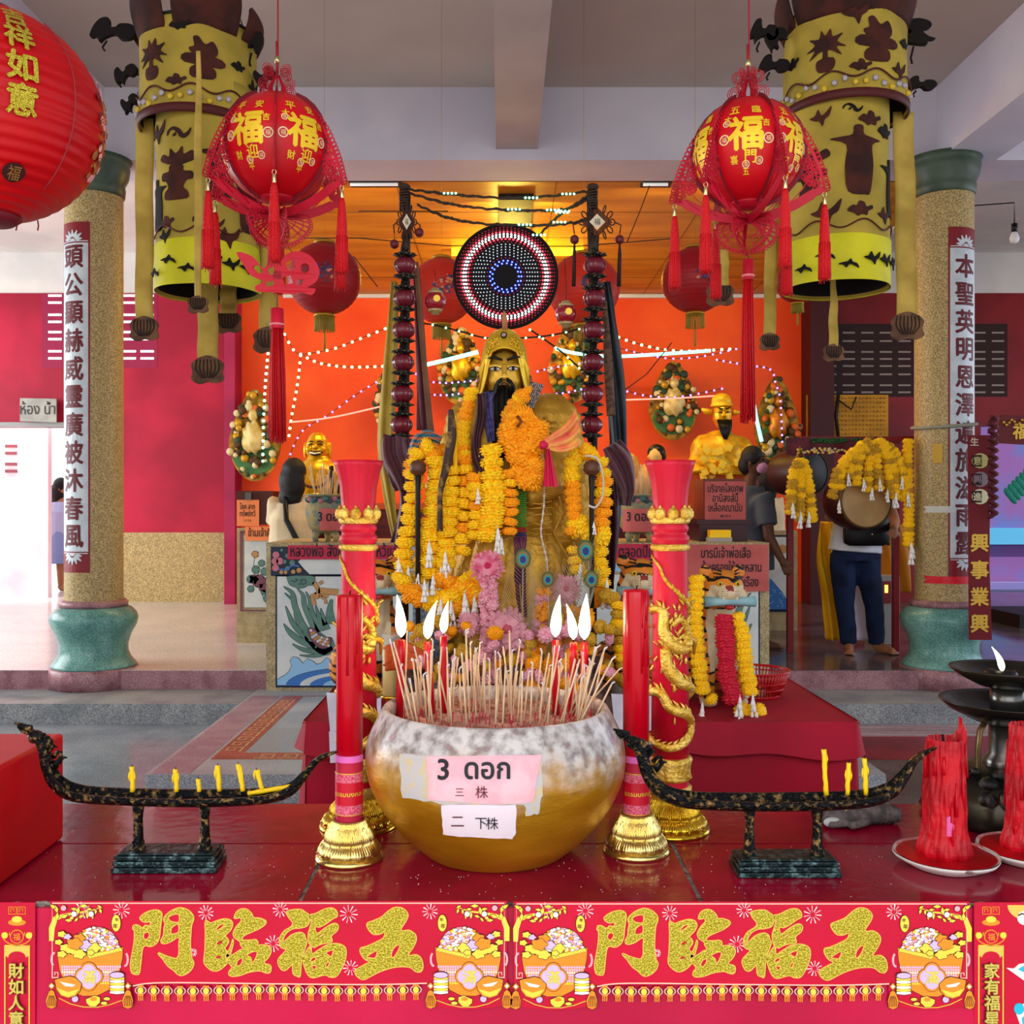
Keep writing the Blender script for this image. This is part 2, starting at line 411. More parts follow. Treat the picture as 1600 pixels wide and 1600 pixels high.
# right opening: lavender wall of the next court
b = MB(); b.box(4.5, 12, 14.6, 14.8, 0, 4.4); struct('wall_right_court', b, mlav)
b = MB(); b.box(4.5, 12, 14.5, 14.6, CH - .55, CH - .32); struct('trim_13', b, M('blue_ledge', '#4f9ec4', .5))
b = MB(); b.box(5.0, 12, 13.2, 14.5, ZP, ZP + .02); struct('floor_court', b, M('court_floor', '#8f93c8', .3))
# ceilings and beams
zc = CH + 2.86
b = MB(); b.box(-9, 9, -1.2, 7.0, zc, zc + .15); struct('ceiling', b, mceil)
b = MB(); b.box(-9, -2.5, 7.0, YB + .1, 4.40, 4.5); b.box(3.42, 9, 7.0, YB + .1, 4.40, 4.5); struct('ceiling_side', b, mwhite)
zb = CH + 540 / F * 7.0; 
b = MB(); b.box(-9, 9, 7.0, 7.45, zb, zc); struct('trim_14', b, mbeam)
b = MB(); b.box((775 - CX) / F * 7, (840 - CX) / F * 7, -1.2, 7.0, CH + 557 / F * 7, zc); struct('trim_15', b, M('beam_centre', '#a39a9c', .7, col2='#b3a9a8', sc=1.2))
b = MB(); b.box(2.966, 3.36, -1.2, 7.0, zb - .01, zc); struct('trim_16', b, mbeam)
b = MB(); b.box(-3.05, -2.722, -1.2, 7.0, zb - .01, zc); struct('trim_17', b, mbeam)
zo = CH + 328 / F * YB + .01
b = MB(); b.box(-2.5, 3.42, 7.45, YB + .1, zo, zo + .06)
for i in range(6): b.box(-2.49, 3.41, 7.6 + i * .8, 7.608 + i * .8, zo - .003, zo, 1)
for i in range(5): b.box(-2.0 + i * 1.2, -1.994 + i * 1.2, 7.46, YB, zo - .003, zo, 1)
struct('ceiling_altar', b, [mochre, M('board_seam', '#6e420f', .6)])
b = MB(); b.box(-2.52, -2.46, 7.45, YB, zo - .01, 4.45); b.box(3.38, 3.44, 7.45, YB, zo - .01, 4.45); b.box(-2.5, 3.4, 7.42, 7.5, zo - .03, zo + .5); struct('trim_18', b, mwhite)
b = MB(); b.box(-2.5, 3.4, YB - .04, YB, zo - .04, zo); struct('trim_19', b, mwhite)
b = MB(); b.box(-9.1, -9, -1, 15.6, 0, .9); b.box(-9.1, -9, -1, 5, 0, 4.5); struct('wall_left', b, mwhite)
b = MB(); b.box(9, 9.1, -1, 15.6, 0, 1.0); struct('wall_right', b, mwhite)
# dark roof hatch and slats above the altar
b = MB(); b.box(-.03, .24, 7.9, 9.8, zo - .05, zo - .004)
for i in range(9): b.box(-.03 + .03 * i, -.012 + .03 * i, 9.4, 9.85, zo - .06, zo - .05)
struct('trim_20', b, M('dull_black', '#17110e', .6))
for x0_, x1_, lb in ((545, 628, 'left fluorescent tube fixture under the beam at the front of the ochre ceiling'), (1003, 1050, 'right fluorescent tube fixture under the beam, partly behind the fan lantern')):
    p = P(x0_, 268, 7.55); q = P(x1_, 290, 7.55); t = thing('tube_light', lb, 'light fixture', (p.x, 7.55, zo)); b = MB(); b.box(p.x, q.x, 7.52, 7.66, q.z + .02, zo); b.build('housing', M('fixture_black', '#1e1a18', .5), t)
    b = MB(); b.tube([(p.x + .01, 7.55, q.z + .008), (q.x - .03, 7.55, q.z + .008)], .012, 8); b.build('tube', M('tube_off', '#d8d4d0', .3, emit=.5), t)
p = P(706, 399, 9.6); q = P(912, 388, 9.6); t = thing('tube_light', 'lit yellow tube lamp behind the light disc under the ochre ceiling', 'light fixture', (p.x, 9.6, p.z)); b = MB(); b.box(p.x, q.x, 9.58, 9.62, p.z, q.z); b.build('tube', M('tube_yellow', '#ffe020', .3, emit=2.2), t); b = MB(); b.box(p.x + .1, p.x + .12, 9.59, 9.61, q.z, zo); b.box(q.x - .12, q.x - .1, 9.59, 9.61, q.z, zo); b.build('hanger', MC['dull_black'], t)
# columns
def column(cx, x, label, chars, sgn, y=7.0):
    base = Vector((x, y, ZS2)); t = thing('terrazzo_column', label, 'column', base)
    b = MB(); r = .19; zt = zb
    b.lathe([(r, ZP + .4), (r, zt - .22)], (x, y, 0), 48, cap=False); b.build('shaft', mtan, t)
    b = MB(); z = ZP - .06; H_ = lambda h: ZP + .004 + h * .865
    b.lathe([(.268, H_(0)), (.278, H_(.01)), (.272, H_(.025)), (.24, H_(.07)), (.222, H_(.12)), (.222, H_(.18)), (.245, H_(.26)), (.278, H_(.33)), (.287, H_(.38)), (.278, H_(.42)), (.245, H_(.46)), (.215, H_(.475))], (x, y, 0), 48); b.build('pedestal', mgreen, t)
    b = MB(); b.lathe([(.22, z + .475), (.222, z + .5), (.205, z + .52), (.19, z + .52)], (x, y, 0), 48)
    b.lathe([(.292, ZS2 + .001), (.292, ZP - .004), (.282, ZP + .006)], (x, y, 0), 48); b.build('collar', mpink, t)
    b = MB(); b.lathe([(.19, zt - .26), (.2, zt - .25), (.205, zt - .2), (.2, zt - .17), (.225, zt - .12), (.235, zt - .06), (.23, zt - .03), (.25, zt), ], (x, y, 0), 48); b.build('capital', mgcap, t)
    # written strip wrapped on the shaft
    dx = (130 if sgn < 0 else 1491) - (147 if sgn < 0 else 1475)
    a0 = dx / F * y / r
    def mp(u, v, zz):
        a = a0 + u / r
        return Vector((x + (r + zz) * sin(a), y - (r + zz) * cos(a), v))
    def zy(py): return CH - (py - CY) / F * (y - r)
    top, bot = (346, 895) if sgn < 0 else (354, 905)
    hw = .122; b = MB()
    pl = lambda w_, y0_, y1_, mi, z_: b.shape([(-w_, zy(y1_)), (w_, zy(y1_)), (w_, zy(y0_)), (-w_, zy(y0_))], mp, 0, z_, mi, maxl=.05)
    pl(hw, top, bot, 0, .002); pl(hw - .012, top + 33, bot - 33, 1, .003)
    for yy, s_ in ((zy(top + 31), 1), (zy(bot - 31), -1)):      # carved lotus ends
        for k in range(-3, 4):
            a = pi / 2 + k * .42; L = .085 if abs(k) < 3 else .07
            c = (cos(a) * L * 1.05, yy + s_ * sin(a) * L * .95)
            b.shape(strip([(cos(a) * .02, yy + s_ * (.012 + sin(a) * .02)), ((cos(a) * .02 + c[0]) / 2, (yy + s_ * .012 + c[1]) / 2), c], [.008, .024, .006]), mp, .003, .005, 1, maxl=.03)
        b.shape([(-hw + .014, yy), (hw - .014, yy), (hw - .014, yy + s_ * .006), (-hw + .014, yy + s_ * .006)], mp, .003, .0045, 1, maxl=.03)
        b.shape(arc(0, yy, .022, 0, s_ * pi, 8), mp, .003, .0052, 1)
    b.build('inscription_strip', [M('strip_maroon', '#7c1420', .4), M('strip_silver', '#b4bec4', .35, col2='#c2cbcf', sc=12)], t)
    n = len(chars); ya = 400 if sgn < 0 else 415; yb = 838 if sgn < 0 else 849
    b = MB()
    for i, c in enumerate(chars):
        b.text(c, mp, 0, zy(ya + (yb - ya) * i / (n - 1)), .165, z=.0045, off=.03, maxl=.03)
    b.build('lettering', M('letter_maroon', '#5e0a18', .5), t)
    return t
tl = column(147, (147 - CX) / F * 7, 'left speckled tan column with a green bulging foot and a silver strip of ten maroon characters', '頭公顯赫威靈廣被沐春風'[:11], -1)
tr_ = column(1475, (1475 - CX) / F * 7, 'right speckled tan column with a green foot, a yellow tag and a ribbon tied round it', '本聖英明恩澤遍施滋雨露', 1)
for t, a in ((tr_, -.62),):
    x, y = 690 / F * 7, 7
    def cp(u, v, zz): return Vector((x + (.19 + zz) * sin(a + u / .19), y - (.19 + zz) * cos(a + u / .19), v))
    b = MB(); zt = CH + 82 / F * 6.8; b.shape([(-.03, zt - .065), (.03, zt - .065), (.03, zt + .065), (-.03, zt + .065)], cp, 0, .006, maxl=.03); b.build('gold_plate', M('brassy_tag', '#b89238', .35, .4), t)
    b = MB(); z = CH + 128 / F * 6.8; b.tube([(x + .205 * cos(k * .26), y + .205 * sin(k * .26), z + .02 * sin(k * .26 + .8)) for k in range(25)], .012, 6); b.build('rope', M('rope_grey', '#8b8a78', .8), t)
    b = MB(); z = CH - 117 / F * 6.8; b.shape([(-.1, z - .025), (.33, z - .025), (.35, z), (.33, z + .025), (-.1, z + .025), (-.075, z)], cp, 0, .003, maxl=.04); b.build('ribbon', M('ribbon_red', '#d2182a', .35), t)
    b = MB(); z = CH - 6 / F * 6.8; b.shape([(-.1, z - .022), (.12, z - .022), (.12, z + .022), (-.1, z + .022), (-.075, z)], cp, 0, .003, maxl=.04); b.build('ribbon', M('ribbon_white', '#d8d8cc', .35, alpha=.8), t)
# ================= the red offering table in front =================
ZT = .9
def tz(py): return (CH - ZT) * F / (py - CY)          # distance of a point of the table top seen at row py
mtile = M('red_tile', '#8c1230', .14, col2='#7a1029', sc=5, det=8, coat=.3, speck=0)
mgrout = M('grout', '#4b4746', .8, col2='#8b8478', sc=60)
t = thing('offering_table', 'long red-tiled offering table across the front of the shrine', 'table', (0, 1.8, ZG))
b = MB(); b.box(-1.7, 1.7, 1.545, 2.065, ZT - .12, ZT - .004); b.box(-1.6, 1.6, 1.62, 2.0, ZG, ZT - .1); b.build('body', M('table_brick', '#7a2430', .7), t)
b = MB()
for i in range(-3, 3):
    for y0, y1 in ((1.552, 1.815), (1.821, 2.06)):
        x0 = -.307 + .609 * i; b.box(x0 + .003, x0 + .605, y0, y1, ZT - .006, ZT + .0)
b.build('tile_top', M('red_tile_mottled', '#9a0a2e', .12, col2='#7c0722', sc=7, det=9, mix=(.35, .7), bump=.06, bsc=40), t)
b = MB(); b.box(-1.7, 1.7, 1.5505, 2.0615, ZT - .008, ZT - .0022)
for i in range(150):
    x = R.uniform(-1.0, 1.1); b.ball((x, 1.548 + R.uniform(-.001, .002), ZT - .003 + R.uniform(-.003, .002)), (R.uniform(.004, .012), .003, .003), 0, 6, 4)
b.build('grout', mgrout, t)
# wax, ash and dust specks on the tiles
b = MB()
for i in range(330):
    x = R.gauss(0, .42); y = R.uniform(1.56, 1.8)
    if abs(x) > .9: continue
    b.ball((x, y, ZT + .0005), (R.uniform(.0003, .0013), R.uniform(.0003, .0011), .0005), R.choice([0, 0, 1]), 5, 3)
tag(b.build('ash_crumbs', [M('crumb_white', '#d8c9c6', .8), M('crumb_dark', '#2b1518', .8)]), 'scattered ash and wax crumbs around the pot', 'crumbs', kind='stuff')
# satin cloth over the front
def clothfn(u, v):
    x = -1.75 + 3.5 * u; k = min(1, v * 2.2)
    f = sin(x * 21 + 2 * sin(x * 4)) * .6 + sin(x * 47 + 1.3 * sin(x * 9)) * .3
    return Vector((x, 1.546 - .0015 - k * k * (.012 + .011 * f), ZT - .007 - v * .72))
b = MB(); b.grid(clothfn, 260, 26)
tag(b.build('satin_tablecloth', M('pink_satin', '#c60440', .35, col2='#b00236', sc=3)), 'shiny pink-red satin cloth hanging down the front of the offering table', 'tablecloth')

mbred = M('banner_red', '#c80030', .5, col2='#bc002c', sc=4)
mglit = M('gold_glitter', '#a88f12', .32, .55, col2='#e0d24c', sc=420, mix=(.42, .58), det=2, bump=.5, bsc=500)
mgedge = M('gold_edge', '#e8c25a', .4, .3)
mgline = M('dark_line', '#5a1f16', .6)
mora = M('print_orange', '#e78d24', .45); myel = M('print_yellow', '#ead64a', .4, .2); mlil = M('print_lilac', '#cfb4dc', .5); mwh = M('print_white', '#efe3e0', .5)
mpale = M('print_pink', '#f2a9b0', .5)
BM = [mbred, mglit, mgedge, mgline, mora, myel, mlil, mwh, mpale]
Z1 = (190, 1400, 1600 / 240); Z2 = (420, 1400, 1600 / 260)
CHAR = [
 (Z1, [(195,215),(260,165),(345,140),(400,150),(425,185),(418,260),(408,340),(400,420),(375,480),(330,515),(290,522),(255,512),(228,535),(215,600),(205,700),(190,800),(150,812),(110,795),(95,730),(100,660),(120,560),(135,450),(135,360),(118,335),(130,300),(170,298),(205,318),(225,325),(250,300),(295,305),(300,265),(250,270),(210,250)],
  [[(240,385),(275,370),(295,400),(270,445),(238,440),(232,410)]]),
 (Z1, [(440,230),(490,170),(560,130),(620,118),(690,138),(745,190),(755,240),(735,300),(725,400),(722,520),(735,640),(757,690),(740,750),(690,800),(625,825),(580,805),(545,770),(490,730),(450,680),(435,655),(385,600),(400,590),(470,620),(540,640),(580,640),(600,590),(600,500),(598,425),(520,470),(460,492),(420,485),(415,450),(440,400),(445,330),(455,280)],
  [[(490,220),(540,190),(600,190),(600,265),(550,268),(510,255)], [(525,330),(575,290),(597,300),(597,370),(550,390),(518,385)]]),
 (Z1, [(875,255),(930,275),(1000,250),(1080,232),(1140,248),(1162,290),(1140,350),(1085,410),(1110,440),(1118,480),(1080,540),(1110,570),(1140,510),(1160,445),(1168,480),(1150,560),(1130,620),(1100,640),(1115,680),(1060,740),(1000,775),(940,770),(880,720),(860,670),(870,560),(875,400)],
  [[(985,345),(1030,295),(1075,290),(1050,320),(1000,352)], [(980,510),(1010,465),(1055,465),(1040,490),(985,515)], [(980,650),(990,620),(1035,618),(1030,640)]]),
 (Z1, [(1175,215),(1200,160),(1250,130),(1310,135),(1360,180),(1380,220),(1440,225),(1500,250),(1505,285),(1440,335),(1350,375),(1280,410),(1260,450),(1330,455),(1400,450),(1425,480),(1420,505),(1500,505),(1550,530),(1560,580),(1530,640),(1490,680),(1500,700),(1550,715),(1562,755),(1545,795),(1500,795),(1440,775),(1330,790),(1230,825),(1150,832),(1118,810),(1125,775),(1150,740),(1120,690),(1090,640),(1100,590),(1150,610),(1230,560),(1265,545),(1240,500),(1235,470),(1180,430),(1165,380),(1200,310),(1245,260),(1240,225),(1190,230)],
  [[(1200,710),(1215,665),(1255,640),(1260,680),(1225,725)], [(1310,610),(1370,575),(1415,578),(1400,640),(1365,690),(1350,640)]]),
 (Z2, [(170,150),(230,128),(310,125),(360,155),(395,185),(395,235),(370,285),(300,305),(240,310),(180,345),(145,400),(135,445),(105,440),(110,390),(150,330),(215,290),(230,250),(195,205)], []),
 (Z2, [(395,180),(450,165),(530,125),(600,110),(650,135),(662,190),(620,215),(550,265),(490,295),(450,290),(455,340),(480,350),(560,290),(630,258),(670,280),(660,330),(605,380),(612,420),(600,440),(520,455),(470,475),(440,490),(405,470),(385,440),(380,360),(400,290),(410,240)],
  [[(475,405),(490,375),(530,352),(545,360),(500,395)]]),
 (Z2, [(105,440),(150,430),(220,370),(300,345),(345,365),(355,400),(370,440),(345,520),(330,560),(330,600),(315,640),(305,765),(270,765),(235,740),(228,660),(215,665),(165,710),(120,700),(90,640),(100,590),(165,515),(120,490)], []),
 (Z2, [(345,555),(385,490),(410,480),(418,550),(470,520),(560,465),(640,452),(710,468),(745,510),(740,600),(700,700),(650,770),(590,775),(540,755),(430,782),(380,755),(345,680),(330,610)],
  [[(553,540),(618,515),(605,575),(575,565)], [(405,610),(430,585),(455,590),(445,615),(410,628)], [(548,665),(565,635),(585,632),(575,665),(555,682)], [(415,665),(462,670),(440,705),(425,690)]]),
 (Z2, [(945,260),(1000,235),(1080,200),(1150,140),(1215,105),(1290,115),(1340,170),(1325,230),(1275,310),(1290,330),(1350,325),(1410,365),(1420,420),(1390,490),(1345,565),(1420,560),(1470,600),(1485,680),(1460,725),(1410,720),(1350,680),(1220,680),(1080,720),(980,770),(910,800),(850,770),(828,720),(860,690),(930,650),(970,630),(920,600),(880,540),(885,495),(940,480),(1030,440),(1100,400),(1115,345),(1060,365),(1000,360),(955,310)],
  [[(945,580),(1040,520),(1025,590),(980,590)], [(1180,580),(1190,520),(1225,475),(1260,470),(1240,530),(1205,580)]])]
def smooth(lp, k=4):
    n = len(lp); q = spline([lp[-1]] + lp + [lp[0], lp[1]], k); return q[k:k + n * k]
def bank(b, mp, mir=1, cx=0):
    """the printed money basket; local units are photo pixels, cx its middle column"""
    def T(p): return [(cx + mir * ((x / 8 + 60) - 143.5), y / 8 + 1400) for x, y in p]
    def sh(p, z, mi, ol=None): 
        if ol: b.shape(strip(T(p + [p[0]]), ol * 2 + 1.0), mp, 0, z, 3)
        b.shape(T(p), mp, 0, z + .00012, mi)
    W = [(240,730),(1060,640),(1050,780),(1020,920),(960,1080),(880,1170),(740,1240),(560,1245),(440,1200),(330,1080),(270,920)]
    sh(W, .0006, 4, .4); sh([(700 + 305 * cos(a), 690 - 300 * sin(a) - 40 * cos(a)) for a in [i * pi / 16 for i in range(17)]], .0006, 8, .3)
    for i in range(13):                                  # woven bands: gold, lilac, violet
        for j in range(26):
            x = 262 + j * 30; y = 800 + i * 34
            if y > 1230 - abs(x - 640) * .55 - 20 or x < 250 + (y - 760) * .22 or x > 1040 - (y - 760) * .25: continue
            b.shape(T([(x, y), (x + 21, y), (x + 21, y + 26), (x, y + 26)]), mp, 0, .0009, [4, 4, 6, 6, 7, 6, 8, 6, 5, 4, 4, 4, 4][i])
    for k in range(11):                                  # rope rim
        x = 640 + k * 38; y = 765 - k * 9
        sh([(x - 30, y - 30), (x + 10, y - 36), (x + 36, y + 6), (x, y + 12)], .001, 5, .25)
    for x, y, q in ((200, 790, 1), (1085, 790, 1)): b.shape(strip(T(arc(x, y, 34, -1.2 + (pi if x < 600 else 0) , 1.8 + (pi if x < 600 else 0), 10, 80)), 3), mp, 0, .0008, 8)
    RR = random.Random(3)
    for i in range(190):                                 # heaped grains
        a = RR.uniform(0, pi); q = RR.uniform(0, 1) ** .5; x = 700 + cos(a) * 300 * q; y = 690 - sin(a) * 300 * q + (x - 700) * -.12
        if y > 700: continue
        sh([(x + 24 * cos(k * pi / 3 + i), y + 17 * sin(k * pi / 3 + i)) for k in range(6)], .001 + (y / 900) * .0006, RR.choice([7, 6, 4, 7, 5]), .2)
    for cx_, cy_, r_, mi in ((460, 590, 95, 4), (520, 520, 70, 4), (590, 600, 70, 6), (430, 660, 80, 5), (340, 640, 60, 5), (520, 720, 75, 5), (370, 500, 45, 6), (300, 470, 50, 5), (260, 570, 45, 5), (700, 640, 80, 5), (480, 580, 50, 6), (660, 700, 45, 5), (300, 720, 55, 5), (540, 560, 34, 4)):
        sh([(cx_ + r_ * (1 + .16 * cos(5 * k * pi / 10)) * cos(k * pi / 10), cy_ + .72 * r_ * (1 + .16 * cos(5 * k * pi / 10)) * sin(k * pi / 10)) for k in range(20)], .0019 + (cx_ % 7) * .00006, mi, .35)
    q = [(635 + 175 * (.78 + .22 * abs(cos(2 * a))) * cos(a), 1000 + 178 * (.78 + .22 * abs(cos(2 * a))) * sin(a)) for a in [k * pi / 24 for k in range(48)]]
    sh(q, .0014, 4, .3); b.shape([(T([(635, 1000)])[0][0] + (x - T([(635, 1000)])[0][0]) * .86, T([(635, 1000)])[0][1] + (y - T([(635, 1000)])[0][1]) * .86) for x, y in T(q)], mp, 0, .0018, 6)
    c = T([(635, 1002)])[0]; b.text('滿', mp, c[0], c[1], 22, z=.0024, mi=5, off=.02, flip=-1)
    sh([(215, 1040), (260, 1025), (340, 1010), (400, 995), (470, 1015), (545, 1085), (530, 1170), (470, 1240), (380, 1265), (290, 1235), (235, 1160)], .0022, 4, .4)
    sh([(280, 1060), (470, 1100), (440, 1125), (340, 1115)], .0026, 7); sh([(240, 1140), (380, 1190), (520, 1150), (460, 1225), (380, 1250), (300, 1225)], .0026, 5)
    for k in range(7): sh([(905 + 0, 975 + k * 34), (1080, 975 + k * 34), (1082, 1000 + k * 34), (990, 1012 + k * 34), (903, 1000 + k * 34)], .0022 + .0001 * k, 5 if k % 2 else 7, .3)
    sh(circ(992, 978, 88, 20, 36), .003, 6, .4)
    sh([(600, 1285), (640, 1270), (700, 1240), (770, 1260), (775, 1320), (720, 1375), (650, 1375), (605, 1330)], .0012, 5, .35); sh(circ(695, 1280, 42, 12, 26), .0016, 4)
    for x, y in ((860, 1280), (825, 1335)): sh(circ(x, y, 40, 12, 20), .0012, 5, .3)
    sh(circ(462, 1282, 40, 14), .0012, 6, .35)
    b.shape(strip(T([(260, 1275), (400, 1345), (560, 1385), (740, 1388), (900, 1355), (1050, 1300)]), .9), mp, 0, .0008, 5)
    for x in (168, 1122):                                # tassels
        sh([(x - 40, 1120), (x, 1075), (x + 42, 1120), (x, 1165)], .001, 4, .3); sh(circ(x, 1120, 20, 8), .0014, 7)
        sh([(x - 30, 1190), (x, 1170), (x + 30, 1190), (x + 62, 1300), (x + 50, 1380), (x, 1405), (x - 55, 1380), (x - 72, 1300)], .001, 4, .35)
        for k in range(-2, 3): b.shape(strip(T([(x + k * 12, 1240), (x + k * 24, 1310), (x + k * 20, 1370)]), .7), mp, 0, .0018, 3)
    RR = random.Random(5)                                # blossom branch
    b.shape(strip(T([(165, 560), (170, 400), (215, 280), (320, 240), (460, 210), (640, 190), (780, 140)]), [7, 9, 8, 5, 3, 2, 1]), mp, 0, .0008, 5)
    for x, y in ((190, 130), (240, 250), (230, 160), (450, 160), (420, 270), (480, 290), (540, 250), (380, 300), (640, 160), (620, 230), (680, 250), (720, 190), (770, 130), (570, 120), (780, 180), (330, 250), (500, 180)):
        a = RR.uniform(0, 6); r_ = RR.uniform(36, 60)
        sh([(x + r_ * cos(a) * .9, y + r_ * sin(a) * .9), (x - r_ * .4 * sin(a), y + r_ * .4 * cos(a)), (x - r_ * cos(a) * .9, y - r_ * sin(a) * .9), (x + r_ * .4 * sin(a), y - r_ * .4 * cos(a))], .0013, 5, .3)
    for x, y, m_ in ((320, 145, 8), (450, 220, 7), (665, 220, 7)): sh(circ(x, y, 34, 12), .0018, m_, .3)
    sh(circ(975, 335, 55, 16, 104), .0012, 5, .5); c = T([(985, 290)])[0]
    b.text('年', mp, c[0], c[1], 6, z=.0016, mi=3, off=.02, flip=-1); c = T([(965, 370)])[0]; b.text('年', mp, c[0], c[1], 8, z=.0016, mi=3, off=.02, flip=-1)
def banner(x0, x1, yo, dx, label):
    d = 1.538; mp = pxm(d); t = thing('fortune_banner', label, 'banner', P((x0 + x1) / 2, 1570, d + .003))
    lp = [(x0, 1408 + yo), (x1, 1408 + yo), (x1, 1540 + yo)]
    a = (1 - 0) * 60
    xm = [x1 - 4 - 120, x0 + 4 + 120]
    lp += [(x1 - 2, 1572 + yo)] + [(x1 - 62 + 58 * cos(q), 1568 + 9 * sin(q) + yo) for q in [k * pi / 8 for k in range(1, 8)]] + [(xm[0], 1572 + yo), (xm[0] - 2, 1538 + yo), (xm[1] + 2, 1538 + yo), (xm[1], 1572 + yo)]
    lp += [(x0 + 62 + 58 * cos(q), 1568 + 9 * sin(q) + yo) for q in [k * pi / 8 for k in range(1, 8)]] + [(x0 + 2, 1572 + yo), (x0, 1540 + yo)]
    b = MB(); b.shape(lp, mp, -.001, .0, 0, maxl=60); b.build('cloth', mbred, t)
    b = MB()
    for z, lp, ho in CHAR:
        T = lambda q: [(z[0] + X / z[2] + dx, z[1] + Y / z[2] + yo) for X, Y in q]
        s_ = smooth(T(lp)); b.shape(s_, mp, 0, .0016, 0, loops=[smooth(T(h), 3) for h in ho])
        for L in [s_] + [smooth(T(h), 3) for h in ho]:
            b.shape(strip(L + [L[0]], 1.3), mp, 0, .0019, 1)
    b.build('characters', [mglit, mgedge], t)
    for mi, c in ((1, x0 + 65.5), (-1, x1 - 62.5)):
        b = MB(); bank(b, lambda x, y, z: mp(x, y + yo, z), mi, c); b.build('basket_print', BM, t)
    b = MB(); L = strip([(x0 + 4, 1528 + yo), (x0 + 4, 1411 + yo), (x1 - 4, 1411 + yo), (x1 - 4, 1528 + yo)], 1.5); b.shape(L, mp, 0, .001, 0)
    for x, s_ in ((x0 + 4, 1), (x1 - 4, -1)): b.shape(strip([(x, 1527 + yo), (x + 9 * s_, 1527 + yo), (x + 9 * s_, 1519 + yo), (x + 4 * s_, 1519 + yo), (x + 4 * s_, 1523 + yo)], 1.3), mp, 0, .001, 0)
    b.shape(strip(spline([(x0 + 130, 1540 + yo), (x0 + 180, 1535 + yo), (x0 + 360, 1537 + yo), (x0 + 500, 1538 + yo), (x1 - 125, 1536 + yo)]), 1.6), mp, 0, .001, 0)
    b.build('border', M('border_cream', '#f0c9b0', .5), t)
    b = MB(); n = 22
    for i in range(n):                                   # printed lantern fringe
        x = x0 + 142 + i * (x1 - x0 - 284) / (n - 1); y = 1547 + yo + 3 * sin(i * .5) * .4
        b.shape(circ(x, y, 9.2, 14, 6.6), mp, 0, .0009, 8); b.shape(circ(x, y, 7.4, 14, 5.4), mp, 0, .0012, 3); b.shape(circ(x, y, 4.6, 12, 5.2), mp, 0, .0016, 5)
        for q in (-7, 6.5): b.shape([(x - 4.5, y + q - 1), (x + 4.5, y + q - 1), (x + 4.5, y + q + 1.6), (x - 4.5, y + q + 1.6)], mp, 0, .0014, 4)
        for q in (-3, 0, 3): b.shape([(x + q - .8, y + 8), (x + q + .8, y + 8), (x + q + .8, y + 16), (x + q - .8, y + 16)], mp, -.001, .001, 4)
    b.build('lantern_fringe', BM, t)
    for x, y, r_ in ((128, 22, 13), (190, 1422 - 1400, 13), (322, 26, 12), (438, 21, 12), (545, 28, 14), (427, 74, 13), (548, 112, 12), (672, 24, 12), (302, 88, 6)):
        b = MB()
        for k in range(11):
            a = k * 2 * pi / 11 + x; X = x + dx; Y = 1400 + y + yo
            b.shape(strip([(X + r_ * .3 * cos(a), Y + r_ * .3 * sin(a)), (X + r_ * cos(a), Y + r_ * sin(a))], [.6, 1.7]), mp, 0, .0008, 7 if k % 2 else 8)
        b.build('firework_print', BM, t)
    return t
banner(78, 792, 0, 0, 'left of the two red banners with big gold characters below the incense pot')
banner(803, 1514, 1, 724.5, 'right of the two red banners with big gold characters below the red wax candle')
def couplet(x0, x1, cx, chars, label, boatman):
    d = 1.54; mp = pxm(d); t = thing('couplet_banner', label, 'banner', P((x0 + x1) / 2, 1640, d + .003))
    b = MB(); b.shape([(x0, 1410), (x1, 1410), (x1, 1700), (x0, 1700)], mp, -.001, 0, 0, maxl=60); b.build('cloth', mbred, t)
    b = MB()
    for k in range(2): 
        q = cx - 13 + k * 14; b.shape(strip([(q, 1417), (q + 12, 1417), (q + 12, 1428), (q, 1428), (q, 1417)], 1.1), mp, 0, .001, 4); b.shape(strip([(q + 3, 1425), (q + 3, 1420), (q + 8, 1420), (q + 8, 1424)], 1), mp, 0, .001, 4)
    for r_, w_ in ((23, 1.6), (12, 1.4)): b.shape(strip(arc(cx, 1456 + (4 if r_ > 20 else 2), r_, -.2, pi + .2, 16, r_ * .72), w_), mp, 0, .001, 4)
    b.shape(circ(cx, 1441, 14, 16, 5), mp, 0, .0012, 4); b.shape(circ(cx, 1436, 8, 14, 5), mp, 0, .0015, 5); b.shape(circ(cx, 1463, 11, 18), mp, 0, .0013, 4); b.shape(circ(cx, 1463, 9.5, 18), mp, 0, .0016, 0)
    for s_ in (-1, 1): b.shape(circ(cx + s_ * 19, 1461, 5, 12), mp, 0, .0016, 5)
    b.text('福', mp, cx, 1463, 12, z=.002, mi=4, off=.01, flip=-1)
    b.shape(strip([(cx - 19, 1477), (cx + 19, 1477), (cx + 19, 1700)], 1.6), mp, 0, .001, 5); b.shape(strip([(cx - 19, 1477), (cx - 19, 1700)], 1.6), mp, 0, .001, 5)
    b.shape([(cx - 18, 1478), (cx + 18, 1478), (cx + 18, 1493)] + arc(cx, 1496, 14, 0, -pi, 10, 10) + [(cx - 18, 1493)], mp, 0, .0008, 2)
    b.build('ornament_print', BM, t)
    b = MB()
    b.col(chars, mp, cx, 1515, 25, 25, z=.0045, mi=0, off=.022, flip=-1); b.col(chars, mp, cx, 1515, 25, 25, z=.003, mi=0, off=.022, flip=-1); b.col(chars, mp, cx - boatman, 1516, 25, 26.5, z=.0006, mi=1, off=.03, flip=-1)
    b.build('characters', [M('pale_gold', '#dccb62', .3, .5), M('dark_red_print', '#7d0a1c', .5)], t); return t, mp
couplet(-60, 55, 27, '財如人意', 'red couplet banner with small gold characters at the far left end of the cloth', -2)
